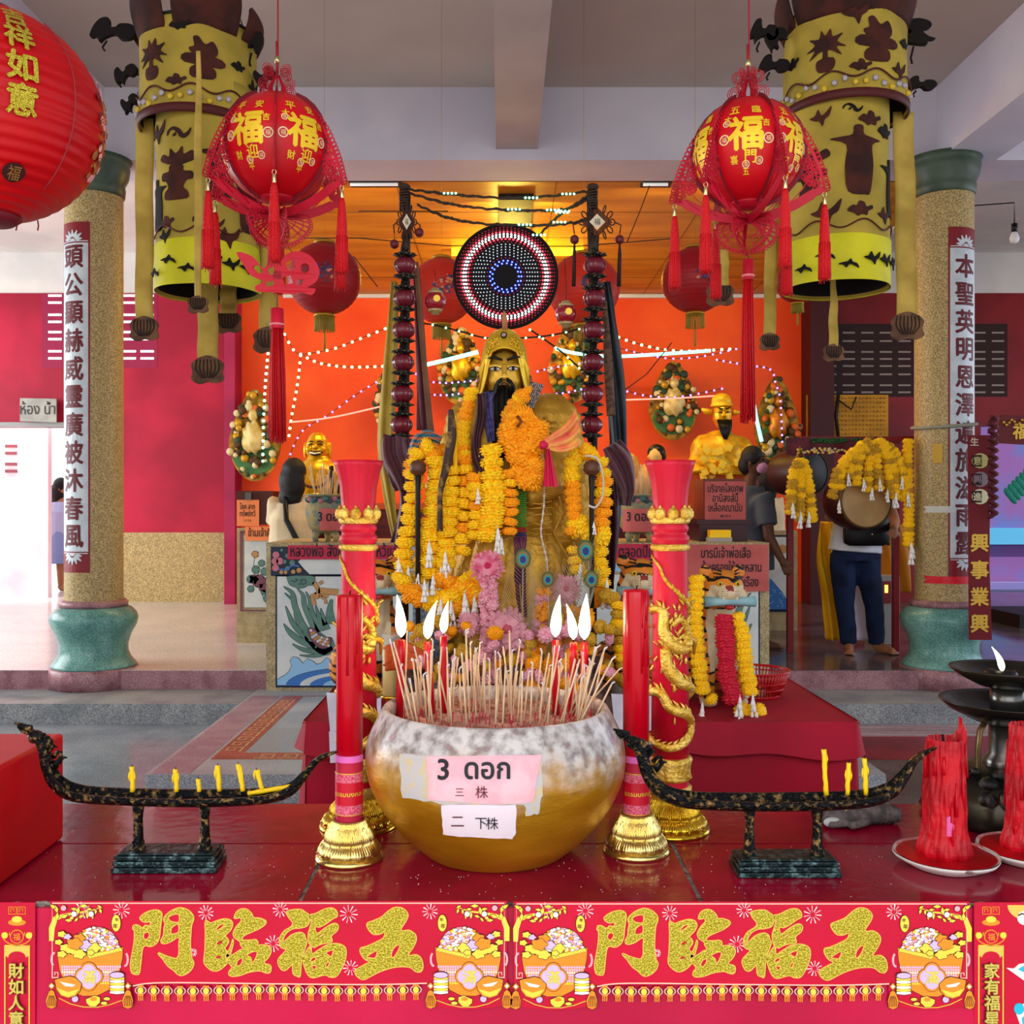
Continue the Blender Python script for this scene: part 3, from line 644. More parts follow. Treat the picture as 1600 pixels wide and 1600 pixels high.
t, mp = couplet(1522, 1660, 1548, '家有福星', 'red couplet banner with small gold characters and blue-sleeved figure at the far right', 2)
b = MB(); b.shape([(1572, 1512), (1584, 1513), (1592, 1506), (1620, 1502), (1640, 1540), (1600, 1532)], mp, 0, .001, 1); b.shape([(1590, 1514), (1600, 1508), (1612, 1512), (1602, 1520)], mp, 0, .0015, 0)
b.shape(circ(1592, 1576, 8, 12, 9), mp, 0, .001, 0); b.shape([(1588, 1585), (1596, 1570), (1620, 1555), (1660, 1620), (1600, 1620)], mp, 0, .0008, 1); b.shape([(1596, 1590), (1620, 1575), (1650, 1620), (1600, 1620)], mp, 0, .0013, 0)
b.shape(arc(1600, 1414, 26, pi, .5 * pi, 8, 22) + [(1640, 1436), (1640, 1414)], mp, 0, .0008, 3)
b.shape(strip([(1590, 1430), (1596, 1427), (1604, 1429)], 2), mp, 0, .0016, 2); b.shape(circ(1600, 1434, 11, 14), mp, 0, .0013, 1)
b.build('figure_print', [M('print_cyan', '#25b7cf', .5), mwh, M('print_black', '#17161c', .5), mgedge], t)

# ================= incense pot =================
pc = Vector((-.012, 1.79, ZT))
def pot_prof(k=1):
    pts = [(.10, 0), (.118, .0), (.135, .012), (.168, .042), (.2, .085), (.221, .13), (.226, .165), (.22, .2), (.208, .228), (.2, .244), (.194, .252), (.187, .25), (.184, .242), (.186, .225)]
    return spline(pts, 5)
t = thing('incense_pot', 'big round gold pot crusted white round the rim, full of incense sticks', 'pot', pc)
mpot = M('gold_lacquer', '#a5700c', .32, .6, col2='#dba324', sc=4, det=8, mix=(.35, .7), bump=.15, bsc=30, stretch=(1, 1, 3))
# crusted rim: the whitish ash wash follows height with noise
nt = mpot.node_tree; N_ = nt.nodes; L_ = nt.links; bs = N_['Principled BSDF']; src = bs.inputs['Base Color'].links[0].from_socket
tc = N_['Texture Coordinate']; sp = N_.new('ShaderNodeSeparateXYZ'); L_.new(tc.outputs['Object'], sp.inputs[0])
nn = N_.new('ShaderNodeTexNoise'); nn.inputs['Scale'].default_value = 14; nn.inputs['Detail'].default_value = 9; L_.new(tc.outputs['Object'], nn.inputs['Vector'])
ma = N_.new('ShaderNodeMath'); ma.operation = 'MULTIPLY_ADD'; ma.inputs[1].default_value = .16; L_.new(nn.outputs[0], ma.inputs[0]); L_.new(sp.outputs[2], ma.inputs[2])
rp = N_.new('ShaderNodeValToRGB'); rp.color_ramp.elements[0].position = .215; rp.color_ramp.elements[1].position = .285; L_.new(ma.outputs[0], rp.inputs[0])
n3 = N_.new('ShaderNodeTexNoise'); n3.inputs['Scale'].default_value = 50; n3.inputs['Detail'].default_value = 6; L_.new(tc.outputs['Object'], n3.inputs['Vector'])
r3 = N_.new('ShaderNodeValToRGB'); r3.color_ramp.elements[0].color = lin('#7c706a'); r3.color_ramp.elements[1].color = lin('#c4bebb'); r3.color_ramp.elements[0].position = .35; r3.color_ramp.elements[1].position = .6
q = r3.color_ramp.elements.new(.3); q.color = lin('#b0707a'); L_.new(n3.outputs[0], r3.inputs[0])
mx = N_.new('ShaderNodeMix'); mx.data_type = 'RGBA'; L_.new(rp.outputs[0], mx.inputs[0]); L_.new(src, mx.inputs[6]); L_.new(r3.outputs[0], mx.inputs[7]); L_.new(mx.outputs[2], bs.inputs['Base Color'])
mm = N_.new('ShaderNodeMath'); mm.operation = 'MULTIPLY_ADD'; mm.inputs[1].default_value = -.55; mm.inputs[2].default_value = .55; L_.new(rp.outputs[0], mm.inputs[0]); L_.new(mm.outputs[0], bs.inputs['Metallic'])
b = MB(); b.lathe([(r, z) for r, z in pot_prof()], pc, 96, rf=lambda a, z, j: 1 + .006 * nz((cos(a) * 3, sin(a) * 3, z * 14)), cap=False); b.build('bowl', mpot, t)
b = MB()
def ashf(r, a): return Vector((pc.x + r * cos(a), pc.y + r * sin(a), ZT + .226 + .008 * nz((r * 30 * cos(a), r * 30 * sin(a), 2)) + .012 * nz((r * 9 * cos(a), r * 9 * sin(a), 5))))
b.grid(lambda u, v: ashf(.187 * v, 2 * pi * u), 60, 16)
for i in range(260):
    q = ashf(.18 * R.random() ** .5, R.uniform(0, 6.28)); b.ball(q, (R.uniform(.002, .006), R.uniform(.002, .006), .003), 0, 6, 4)
b.build('ash_bed', M('ash_rust', '#8d5a4a', .9, col2='#b98f80', sc=30, det=8, bump=.6, bsc=120), t)
# paper notes pasted round the belly
_pp = pot_prof()
def pot_r(z):
    for (r0, z0), (r1, z1) in zip(_pp, _pp[1:]):
        if z0 <= z <= z1 and z1 > z0: return r0 + (r1 - r0) * (z - z0) / (z1 - z0)
    return .2
def potm(px, py, zz):                                # photo pixel -> point of the bowl's front
    z = (CY - py) / F * 1.6 + CH - ZT
    for _ in range(12):
        r = pot_r(max(.001, min(z, .243))); x = (px - CX) / F * (pc.y - r) - pc.x
        y = pc.y - math.sqrt(max(1e-6, r * r - x * x)); x = (px - CX) / F * y - pc.x
        y = pc.y - math.sqrt(max(1e-6, r * r - x * x)); z = CH - (py - CY) / F * y - ZT
    dr = (pot_r(min(z + .005, .243)) - pot_r(max(z - .005, .001))) / .01
    n = Vector((x / r, (y - pc.y) / r, -dr)).normalized()
    return Vector((x + pc.x, y, z + ZT)) + n * zz
b = MB()
rag = lambda lp, k=1.2: [(x + R.uniform(-k, k), y + R.uniform(-k, k)) for i in range(len(lp)) for x, y in [(lp[i][0] + (lp[(i + 1) % len(lp)][0] - lp[i][0]) * q / 6, lp[i][1] + (lp[(i + 1) % len(lp)][1] - lp[i][1]) * q / 6) for q in range(6)]]
b.shape(rag([(624, 1178), (668, 1182), (846, 1182), (848, 1236), (842, 1270), (820, 1276), (820, 1256), (700, 1256), (628, 1246)], 1.6), potm, .0, .0012, 0, maxl=14)
b.shape(rag([(668, 1181), (846, 1181), (832, 1252), (790, 1256), (670, 1249)]), potm, .0005, .0022, 1, maxl=14)
b.shape(rag([(690, 1257), (806, 1257), (806, 1300), (800, 1309), (730, 1306), (694, 1302)], .8), potm, .0, .0030, 2, maxl=14)
b.build('paper_note', [M('note_grey', '#b9b4b2', .8, col2='#c8b48a', sc=60, mix=(.5, .62)), M('note_pink', '#e7b6bd', .7, col2='#dca5ae', sc=30), M('note_white', '#e2d2da', .7)], t)
b = MB(); k = dict(z=.0034, mi=0, off=.022, flip=-1, maxl=4)
b.text('3', potm, 694, 1204, 44, **k); b.text('ดอก', potm, 762, 1203, 44, sx=.95, **k)
b.text('三', potm, 719, 1237, 15, **{**k, 'mi': 1, 'off': 0.0}); b.text('株', potm, 753, 1237, 20, **{**k, 'mi': 1, 'off': 0.0})
k['z'] = .0042; b.text('二', potm, 716, 1281, 22, **{**k, 'mi': 1, 'off': 0.0}); b.text('下', potm, 752, 1284, 20, **{**k, 'mi': 0, 'off': 0.0}); b.text('株', potm, 769, 1284, 20, **{**k, 'mi': 0, 'off': 0.0})
b.build('lettering', [M('ink', '#15151c', .5), M('ink_maroon', '#5a1020', .5)], t)
# incense sticks
mstk = M('incense_paste', '#dcbf9c', .85, col2='#cfab84', sc=40); msred = M('stick_magenta', '#b31540', .6); mashw = M('ash_tip', '#cfc9c4', .9)
def stick(base, tip, curl, ash):
    base = Vector(base); tip = Vector(tip); L = (tip - base).length
    b = MB(); k = min(.25, .028 / L); q = base + (tip - base) * k
    b.tube([base, q], .0010, 6, 1); b.tube([q, tip], .00155, 6, 0)
    o = b.build('incense_stick', [mstk, msred], loc=base)
    o['label'] = 'thin beige incense stick with magenta foot burning in the gold pot'; o['category'] = 'incense stick'; o['group'] = 'incense sticks in the gold pot'
    if ash:
        dd = (tip - base).normalized(); b = MB(); b.tube([tip, tip + dd * ash, tip + dd * ash * 1.5 + Vector((curl, 0, ash * .2))], .0014, 6)
        c = b.build('ash_tip', mashw); c.parent = o; c.matrix_parent_inverse = Matrix.Identity(4); me = c.data
        for v in me.vertices: v.co -= base
RI = random.Random(11)
SP = [(618, 655, 1015), (612, 645, 1010), (628, 650, 1050), (636, 632, 985), (652, 661, 1042), (668, 672, 1030), (676, 670, 1008), (690, 680, 1010), (684, 706, 1040), (662, 668, 1060), (707, 700, 1040), (716, 704, 1028), (642, 648, 1070),
      (728, 735, 990), (735, 738, 1012), (722, 731, 1030), (744, 738, 1020), (741, 745, 1060), (729, 727, 994), (750, 742, 1008), (758, 748, 1020), (765, 765, 1035), (774, 775, 1026), (782, 778, 1030), (786, 800, 1010), (796, 800, 985), (800, 797, 1020), (790, 784, 1040), (806, 800, 1050), (812, 795, 1008), (817, 806, 1018), (826, 816, 1054), (832, 828, 1040), (846, 834, 1026), (858, 838, 1020), (866, 853, 1016), (872, 846, 1020), (842, 856, 1070), (880, 852, 1040), (890, 876, 1052), (898, 872, 1036), (906, 868, 1030), (920, 874, 1030), (930, 905, 1014), (944, 908, 1016), (954, 912, 1035), (966, 930, 1048), (912, 900, 1030), (915, 893, 1062), (940, 920, 1036), (898, 904, 1060), (884, 884, 1020)]
for i in range(112):
    if i < len(SP): tx, bx, ty = SP[i]
    else: bx = RI.uniform(650, 930); tx = bx + (bx - 785) * RI.uniform(-.05, .22) + RI.uniform(-9, 9); ty = RI.uniform(1015, 1085)
    d = RI.uniform(1.66, 1.9); xx = (bx - CX) / F * d
    k = math.hypot(xx - pc.x, d - pc.y)
    if k > .165: d = pc.y + (d - pc.y) * .165 / k; xx = pc.x + (xx - pc.x) * .165 / k
    base = Vector((xx, d, ZT + .216)); dt = d + RI.uniform(-.02, .02); tip = P(tx, ty, dt)
    stick(base, tip, RI.choice([.004, -.003, .006, 0]), RI.uniform(.003, .009) if RI.random() < .65 else 0)
# thin lit red candles with flames
mwax = M('red_wax', '#b80018', .3, coat=.2); mflame = M('flame', '#fff0c8', .5, emit=8); mwick = M('wick', '#120c0a', .9)
def flame(t, p, h, lean=.0):
    pts = [(0, 0), (.35, .1), (.5, .28), (.42, .5), (.25, .75), (0, 1.0)]
    b = MB(); n = 10; vs = []
    b.tube([p + Vector((lean * h * q * q, 0, h * q)) for _, q in spline(pts, 3)], [max(.0004, r * h * .26) for r, _ in spline(pts, 3)], 10)
    b.build('flame', mflame, t)
for i, (px, py, d, fh, ln, yb) in enumerate(((627, 1000, 1.84, 66, -.1, 0), (668, 1003, 1.86, 60, .25, 0), (693, 994, 1.84, 50, .15, 0), (868, 1000, 1.86, 66, .1, 0), (896, 1004, 1.84, 56, -.2, 0), (913, 1004, 1.88, 72, .05, 0))):
    p = P(px, py, d); base = Vector((p.x + R.uniform(-.004, .008), d, ZT + .215))
    t = thing('red_candle', ['lit red taper candle at the left edge of the pot', 'lit red taper candle, second from left in the pot', 'lit red taper candle, third from left in the pot', 'lit red taper candle, left of the right-hand trio in the pot', 'lit red taper candle, middle of the right-hand trio in the pot', 'lit red taper candle with the tallest flame, rightmost in the pot'][i], 'candle', base, 'lit red candles in the pot')
    b = MB(); b.tube([base, base.lerp(p, .4), base.lerp(p, .8), p], [.0075, .007, .0068, .0062], 14); b.tube([base.lerp(p, .99) + Vector((.004, -.004, 0)), base.lerp(p, .7) + Vector((.0065, -.005, 0))], .0016, 6); b.build('wax', mwax, t)
    b = MB(); b.tube([p, p + Vector((.0005, 0, .008))], .0008, 6); b.build('wick', mwick, t)
    flame(t, p + Vector((0, 0, .005)), fh / F * d, ln)
    if i in (1, 4): point('candle_glow', p + Vector((0, 0, .04)), .55, (1, .6, .25), .02)
# ================= lotus stands and long red candles =================
mgchr = M('gold_chrome', '#dcc474', .2, .95, bump=.08, bsc=90); mgchr2 = M('yellow_gold', '#cfa62a', .18, .9)
def lotus(b, c, r, h, n=16, mi=0):
    """cup ringed with ribbed petals"""
    def rf(a, z, j): return 1 + .035 * abs(sin(a * n / 2)) + .034 * (j > 2) * sin(a * n * 5)
    prof = [(r, 0), (r * 1.02, h * .06), (r * .97, h * .12), (r * .9, h * .16), (r * .93, h * .2), (r * .9, h * .3), (r * .78, h * .42), (r * .7, h * .47), (r * .73, h * .52), (r * .7, h * .64), (r * .58, h * .82), (r * .5, h * .93), (r * .5, h), (r * .44, h), (r * .44, h * .9), (0, h * .88)]
    b.lathe(prof[:4], c, 64, mi); b.lathe(prof[3:], c, n * 30, mi, rf=rf)
    for ring, (z0, z1, r0, r1) in enumerate(((.18, .46, .95, .72), (.48, .86, .76, .56))):
        for k in range(n):
            a = 2 * pi * (k + ring * .5) / n; hw = pi / n * 1.0
            pt = []
            for q in range(9):
                u = -1 + q / 4; zz = z0 + (z1 - z0) * (1 - abs(u) ** 1.6) * (1 if ring == 0 else 1)
                rr = (r0 + (r1 - r0) * (zz - z0) / (z1 - z0)) * r * 1.03
                pt.append(Vector(c) + Vector((rr * cos(a + u * hw), rr * sin(a + u * hw), zz * h)))
            b.tube(pt, r * .014, 5, mi)
def front_candle(px, top, botline, label, lab2, gtop=None):
    d = tz(botline) + .05; X = (px - CX) / F * d; c = Vector((X, d, ZT))
    t = thing('lotus_candle_holder', lab2, 'candle holder', c, 'gold lotus holders for the long candles')
    b = MB(); lotus(b, c, .057, .068, 14); b.build('lotus_cup', mgchr, t)
    zt = CH - (top - CY) / F * d; c2 = c + Vector((0, 0, .061))
    t = thing('long_red_candle', label, 'candle', c2)
    b = MB(); r = .0225; z0 = c2.z
    b.lathe([(r, z0), (r, zt - .004), (r * .97, zt), (r * .5, zt + .002), (0, zt + .001)], (X, d, 0), 36, rf=lambda a, z, j: 1 + (.02 * sin(9 * a) if j > 0 else 0))
    for k in range(7):
        a = -pi / 2 + R.uniform(-1.2, 1.2); L = R.uniform(.04, .16); b.tube([(X + r * cos(a), d + r * sin(a), zt - .002), (X + r * 1.01 * cos(a), d + r * 1.01 * sin(a), zt - L)], [.0016, .0022], 6)
    b.build('wax', mwax, t)
    b = MB(); b.tube([(X, d, zt), (X + .002, d, zt + .008)], .0012, 6); b.build('wick', mwick, t)
    def mp(u, v, zz): return Vector((X + (r + zz) * sin(u / r), d - (r + zz) * cos(u / r), v))
    zc_ = CH - (1235 - CY) / F * d; b = MB()
    b.lathe([(r + .0005, zc_ - .055), (r + .001, zc_ + .06)], (X, d, 0), 36, 3, cap=False)
    for q0, q1, mi in ((-.036, .034, 0), (-.02, .018, 1), (.052, .063, 2)): 
        b.shape([(-.03, zc_ + q0), (.03, zc_ + q0), (.03, zc_ + q1), (-.03, zc_ + q1)], mp, .0, .0014 + .0004 * mi, mi, maxl=.006)
    b.text('ธรรมเมตตา' if 0 else 'ธรรมมงคล', mp, .0, zc_ - .001, .0105, z=.0026, mi=4, off=.02, maxl=.004); 
    for q in (-.037, .033): b.shape([(-.03, zc_ + q), (.03, zc_ + q), (.03, zc_ + q + .0012), (-.03, zc_ + q + .0012)], mp, .0, .0022, 4, maxl=.006)
    b.build('label_wrapper', [M('label_rose', '#e07a92', .4, col2='#c7304f', sc=300), M('label_red', '#c50f2c', .35), M('label_violet', '#e06ab8', .4), M('cellophane', '#e83a60', .12, alpha=.45), M('label_gold', '#e8c040', .3, .4)], t)
front_candle(546, 930, 1357, 'long red candle with a violet label band, left of the gold pot', 'gold lotus candle holder at the left foot of the gold pot')
front_candle(994, 922, 1346, 'long red candle with a domed top, right of the gold pot', 'gold lotus candle holder at the right foot of the gold pot')
# ================= brass boats that carry small candles =================
mbr = M('tarnished_bronze', '#16181a', .32, .75, col2='#9a7c4a', sc=105, det=9, mix=(.53, .7), bump=1, bsc=120)
mbr2 = M('verdigris_bronze', '#1d2c2e', .34, .6, col2='#6f8f8e', sc=80, det=9, mix=(.5, .72), bump=.5, bsc=110)
mycan = M('yellow_wax', '#eec414', .4, sub=.1)
def boat(path, d, posts, base, flat, label, cands, flip):
    """path: (px, py, half height px, half depth px, cavity)"""
    c0 = P((base[0] + base[1]) / 2, base[3], d); c0.z = ZT
    t = thing('boat_candle_stand', label, 'candle stand', c0)
    b = MB(); sp_ = spline([tuple(p) for p in path], 6); n = len(sp_); vs = []; K = 11
    for i, (px, py, h, w_, cv) in enumerate(sp_):
        p = P(px, py, d); q0 = P(*sp_[max(i - 1, 0)][:2], d); q1 = P(*sp_[min(i + 1, n - 1)][:2], d); tt = (q1 - q0).normalized()
        up = Vector((-tt.z, 0, tt.x)); up = up if flip * 0 + up.z >= 0 or abs(tt.z) > .85 else -up
        if abs(tt.z) > .5 and i < n / 2: up = Vector((-tt.z, 0, tt.x))
        h *= d / F; w_ *= d / F; ring = []
        for k in range(K): a = pi * k / (K - 1); ring.append(p + Vector((0, -w_ * cos(a), 0)) - up * (2 * h * sin(a) ** .8 - h * .2))
        for k in range(K): a = pi * (K - 1 - k) / (K - 1); ring.append(p + Vector((0, -w_ * .8 * cos(a), 0)) + up * (h * .2 - 2 * h * cv * sin(a)))
        vs += ring
    m = 2 * K; fs = [(i * m + k, i * m + (k + 1) % m, (i + 1) * m + (k + 1) % m, (i + 1) * m + k) for i in range(n - 1) for k in range(m)]
    fs += [tuple(range(m)), tuple(range((n - 1) * m, n * m))[::-1]]
    b.add(vs, fs)
    b.build('hull', mbr, t)
    b = MB(); (hx, hy), s_ = flat, (1 if path[0][0] < path[-1][0] else 1)
    hd = P(hx, hy, d); k = d / F                          # serpent head: snout, brow, curled crest
    e1 = P(path[1][0], path[1][1], d); e3 = P(path[3][0], path[3][1], d)
    b.ball(e1.lerp(e3, .35), (14 * k, 9 * k, 10 * k), 0, 12, 8, df=lambda u: 1 + .15 * sin(7 * u.x + 9 * u.z)); b.ball(e1.lerp(e3, .8) + Vector((.004, 0, .006)), (11 * k, 9 * k, 9 * k), 0, 12, 8, df=lambda u: 1 + .2 * sin(8 * u.z))
    b.tube([e1, e1.lerp(Vector((hd.x, d, hd.z)), .6), hd], [7 * k, 4 * k, 1.2 * k], 8); b.tube([e1 - Vector((0, 0, 6 * k)), e1.lerp(hd, .5) - Vector((0, 0, 8 * k)), e1.lerp(hd, .8) - Vector((0, 0, 4 * k))], [4 * k, 3 * k, 1.2 * k], 8)
    for q in range(5): 
        a = e1.lerp(e3, .5 + q * .28); b.tube([a, a + Vector((9 * k, -2 * k * (q % 2), 9 * k)), a + Vector((15 * k, 0, 4 * k + q * k))], [4 * k, 3 * k, .8 * k], 6)
    a = P(path[4][0], path[4][1], d); b.tube([a + Vector((4 * k, 0, 0)), a + Vector((12 * k, 0, 6 * k)), a + Vector((17 * k, 0, 22 * k))], [8 * k, 5 * k, .8 * k], 6)
    b.build('serpent_head', mbr, t)
    for px in posts:
        p = P(px, 0, d); z1 = CH - (base[4] - CY) / F * d; z0 = CH - (base[2] - CY) / F * d
        b = MB(); b.lathe([(.0125, 0), (.0125, .004), (.009, .008), (.0105, .014), (.0085, .018), (.0078, .04), (.0072, (z1 - z0) * .7), (.0085, (z1 - z0) * .85), (.0095, (z1 - z0) * .92), (.009, z1 - z0 + .003)], (p.x, d, z0 - .002), 20)
        b.build('post', mbr, t)
    b = MB(); xa = P(base[0], 0, d).x; xb = P(base[1], 0, d).x; H = CH - (base[2] - CY) / F * d - ZT
    for g, a0, a1 in ((0, 0, .3), (.004, .3, .42), (.0015, .42, .62), (.006, .62, .72), (.003, .72, .9), (.007, .9, 1)):
        b.box(xa + g, xb - g, d - .034 + g, d + .034 - g, ZT + .0005 + H * a0, ZT + .0005 + H * a1)
    o = b.build('plinth', mbr2, t); bv = o.modifiers.new('bevel', 'BEVEL'); bv.width = .002; bv.segments = 2
    for i, (x0, y0, x1, y1, lb) in enumerate(cands):
        p0 = P(x0, y0, d); p1 = P(x1, y1, d); L = (p1 - p0).length
        b = MB(); r = .0038
        b.tube([p0.lerp(p1, q / 8) + Vector((R.uniform(-.0006, .0006), 0, 0)) for q in range(9)], [r * R.uniform(.88, 1.15) for q in range(9)], 12)
        if L > .03:
            for q in range(2): a = p1.lerp(p0, R.uniform(.02, .3)); s2 = R.choice([-1, 1]); b.tube([a + Vector((s2 * r, 0, .002)), a + Vector((s2 * r * 1.25, -.001, -.006)), a + Vector((s2 * r * 1.1, 0, -.014))], [.001, .0018, .001], 6)
        o = b.build('yellow_candle', mycan, loc=p0); tag(o, lb, 'candle', 'small yellow candles on the boats'); 
        b = MB(); dd = (p1 - p0).normalized(); b.tube([p1 - dd * .001, p1 + dd * .004 + Vector((.0005, 0, 0))], .0006, 5); w_ = b.build('wick', mwick); w_.parent = o
        for v in w_.data.vertices: v.co -= p0
DB = 1.70
boat([(30, 1135, 1.5, 3, 0), (48, 1140, 4, 5, 0), (64, 1152, 7, 7, 0), (74, 1172, 8, 8, 0), (80, 1196, 9, 9, .1), (93, 1219, 10, 14, .5), (120, 1234, 10, 22, .8), (180, 1240, 9, 27, .85), (300, 1243, 9, 30, .85), (400, 1240, 9, 27, .85), (445, 1231, 9, 20, .8), (468, 1212, 7, 12, .5), (488, 1190, 5, 8, .1), (505, 1179, 4, 6, 0), (526, 1174, 1.5, 4, 0)],
     DB, (216, 320), (185, 346, 1326, 1368, 1256), (22, 1129), 'black and gold boat-shaped candle stand with seven yellow candles, left of the gold pot',
     [(207, 1237, 206, 1198, 'upright yellow candle alone nearest the head of the left boat'), (276, 1237, 274, 1202, 'upright yellow candle second from the head of the left boat'), (311, 1237, 310, 1217, 'shortest yellow candle stump on the left boat'), (343, 1236, 340, 1196, 'dripping yellow candle just right of the stump on the left boat'), (380, 1236, 372, 1194, 'tallest yellow candle on the left boat'), (410, 1235, 401, 1203, 'yellow candle propped leaning over beside the tallest on the left boat'), (387, 1240, 460, 1228, 'yellow candle lying flat along the left boat')], 1)
boat([(962, 1143, 1.5, 3, 0), (982, 1149, 5, 6, 0), (1000, 1162, 8, 8, 0), (1010, 1180, 9, 9, 0), (1018, 1202, 10, 10, .1), (1034, 1226, 11, 15, .5), (1065, 1241, 11, 22, .8), (1120, 1247, 10, 27, .85), (1230, 1248, 10, 30, .85), (1340, 1244, 10, 26, .85), (1385, 1233, 9, 20, .8), (1408, 1212, 7, 12, .5), (1424, 1190, 5, 8, .1), (1438, 1178, 4, 6, 0), (1462, 1167, 1.5, 4, 0)],
     DB - .02, (1171, 1277), (1146, 1305, 1335, 1376, 1262), (958, 1139), 'black and gold boat-shaped candle stand with three yellow candles, right of the gold pot',
     [(1291, 1242, 1287, 1171, 'tallest yellow candle on the right boat'), (1324, 1242, 1326, 1192, 'dripping yellow candle in the middle of the right boat'), (1353, 1242, 1351, 1185, 'yellow candle nearest the tail of the right boat')], 1)

# ================= melted red candle, plates, oil lamp, glove, red box =================
def wax_plate(cx, y, r, h, label, lab2, dx=0):
    t = thing('wax_plate', lab2, 'plate', (cx, y, ZT), 'enamel plates of red wax')
    b = MB(); b.lathe([(r * .62, 0), (r * .7, .003), (r * .97, .016), (r, .019), (r * 1.0, .0165), (r * .97, .013), (r * .7, .0)], (cx, y, ZT + .001), 64, 0, rf=lambda a, z, j: 1 + .02 * nz((cos(a) * 2, sin(a) * 2, z * 40)), cap=False)
    b.lathe([(r * .98, .0195), (r * .86, .0135), (r * .6, .0095), (0, .009)], (cx, y, ZT + .001), 64, 1, cap=False)
    b.build('dish', [M('enamel_chipped', '#d9d2cd', .4, col2='#6f4640', sc=40, mix=(.6, .72)), M('pink_enamel', '#c0585e', .5, col2='#c9b6ae', sc=22, mix=(.45, .6))], t)
    b = MB(); b.lathe([(0, .0178), (r * .4, .0178), (r * .9, .0178), (r * .93, .0172)], (cx, y, ZT + .001), 64, rf=lambda a, z, j: 1 + .05 * nz((cos(a) * 2.4, sin(a) * 2.4, 1))); b.build('wax_pool', M('red_wax_pool', '#b0000f', .4, col2='#8c0008', sc=20), t)
    c = Vector((cx + dx, y + .004, ZT + .013)); t = thing('melted_candle', label, 'candle', c)
    def rf(a, z, j):
        q = .5 + .5 * sin(a * 9 + .9 * sin(z * 60)); w_ = .5 + .5 * sin(a * 23 + 1.7 * sin(z * 80))
        return 1 + .09 * q ** 2 + .045 * w_ + .10 * nz((cos(a) * 2, sin(a) * 2, z * 11)) + .05 * nz((cos(a) * 9, sin(a) * 9, z * 30))
    b = MB(); pr = spline([(.037, 0), (.040, .012), (.038, .026), (.035, .036), (.0325, .06), (.031, .10), (.029, h * .75), (.0275, h * .93), (.026, h)], 7)
    vs = []; n = 150
    b.lathe(pr, c, n, rf=rf, cap=False)
    def topf(u, v):
        a = 2 * pi * u; r0 = .026 * rf(a, h, 0); rr = r0 * (1 - v) ; sp2 = max(0, cos(a - (-.15))) ** 9
        return c + Vector((rr * cos(a), rr * sin(a), h - .018 * min(1, v * 4) + (sp2 * .036 + .006 * nz((cos(a) * 3, sin(a) * 3, 8))) * max(0, 1 - v * 7)))
    b.grid(topf, n, 24)
    for q in range(26):
        a = R.uniform(0, 6.28); z = R.uniform(.03, h); L = R.uniform(.02, .09); r_ = .030
        b.tube([c + Vector((r_ * (1.05 + (h - zz) * .9) * cos(a), r_ * (1.05 + (h - zz) * .9) * sin(a), zz)) for zz in (z, z - L * .5, max(.004, z - L))], [.0012, .0024, .0032], 8)
    a = -.15; b.tube([c + Vector((.026 * cos(a), .026 * sin(a), h - .03)), c + Vector((.0275 * cos(a), .0275 * sin(a), h + .012)), c + Vector((.0245, 0, h + .036))], [.007, .006, .0006], 8, fx=1.3)
    b.build('wax', M('old_red_wax', '#be0218', .42, col2='#a00214', sc=18, bump=.3, bsc=60), t)
    b = MB(); b.tube([c + Vector((-.004, 0, h - .022)), c + Vector((-.003, 0, h - .004)), c + Vector((-.004, 0, h + .006))], .0022, 7); b.build('wick', mwick, t)
    if dx > -1:
        b = MB(); f = lambda u, v, zz: c + Vector((-.006 + u, -.036 - zz + v * .0, .062 + v)); b.shape([(-.007, -.016), (.004, -.018), (.005, .002), (-.001, .006), (-.0005, .016), (-.006, .014)], f, -.003, .001); b.build('paper_scrap', M('scrap_pink', '#d55a9a', .6), t)
mx_ = P(1478, 0, 1.71).x
wax_plate(mx_, 1.71, .084, .198, 'thick red candle melted into ridged drips with a raised spike, on an enamel plate', 'round enamel plate of red wax under the thick melted candle', .0)
mx_ = P(1607, 0, 1.72).x
wax_plate(mx_ + .012, 1.74, .084, .215, 'second melted red candle, cut off by the right edge of the photo', 'enamel plate of red wax at the right edge of the photo', -.0)
dl = 2.0; lc = Vector(((1566 - CX) / F * dl, dl - .02, ZT)); md_ = M('lamp_bronze', '#2a2a28', .26, .8, col2='#4b4636', sc=7, det=8, mix=(.35, .7), bump=.1, bsc=30)
t = thing('oil_lamp_stand', 'tall dark bronze two-tiered oil lamp burning at the right end of the table', 'oil lamp', lc)
k = dl / F; zz = lambda py: (CY - py) * k + CH - ZT
b = MB(); b.lathe([(.15, 0), (.158, .012), (.15, .03), (.152, .04), (.13, .075), (.1, .09), (.05, .1)], lc, 56, rf=lambda a, z, j: 1 + .02 * nz((cos(a) * 3, sin(a) * 3, z * 20))); b.build('base', md_, t)
b = MB(); b.lathe([(.036, .06), (.036, zz(1232)), (.034, zz(1225)), (.034, zz(1210)), (.042, zz(1200)), (.044, zz(1190)), (.042, zz(1180)), (.034, zz(1172)), (.033, zz(1110))], lc, 36); b.lathe([(.031, zz(1112)), (.031, zz(1070))], lc, 36); b.build('stem', M('lamp_steel', '#5a5854', .24, .85, col2='#6f7a3c', sc=5, mix=(.55, .7)), t)
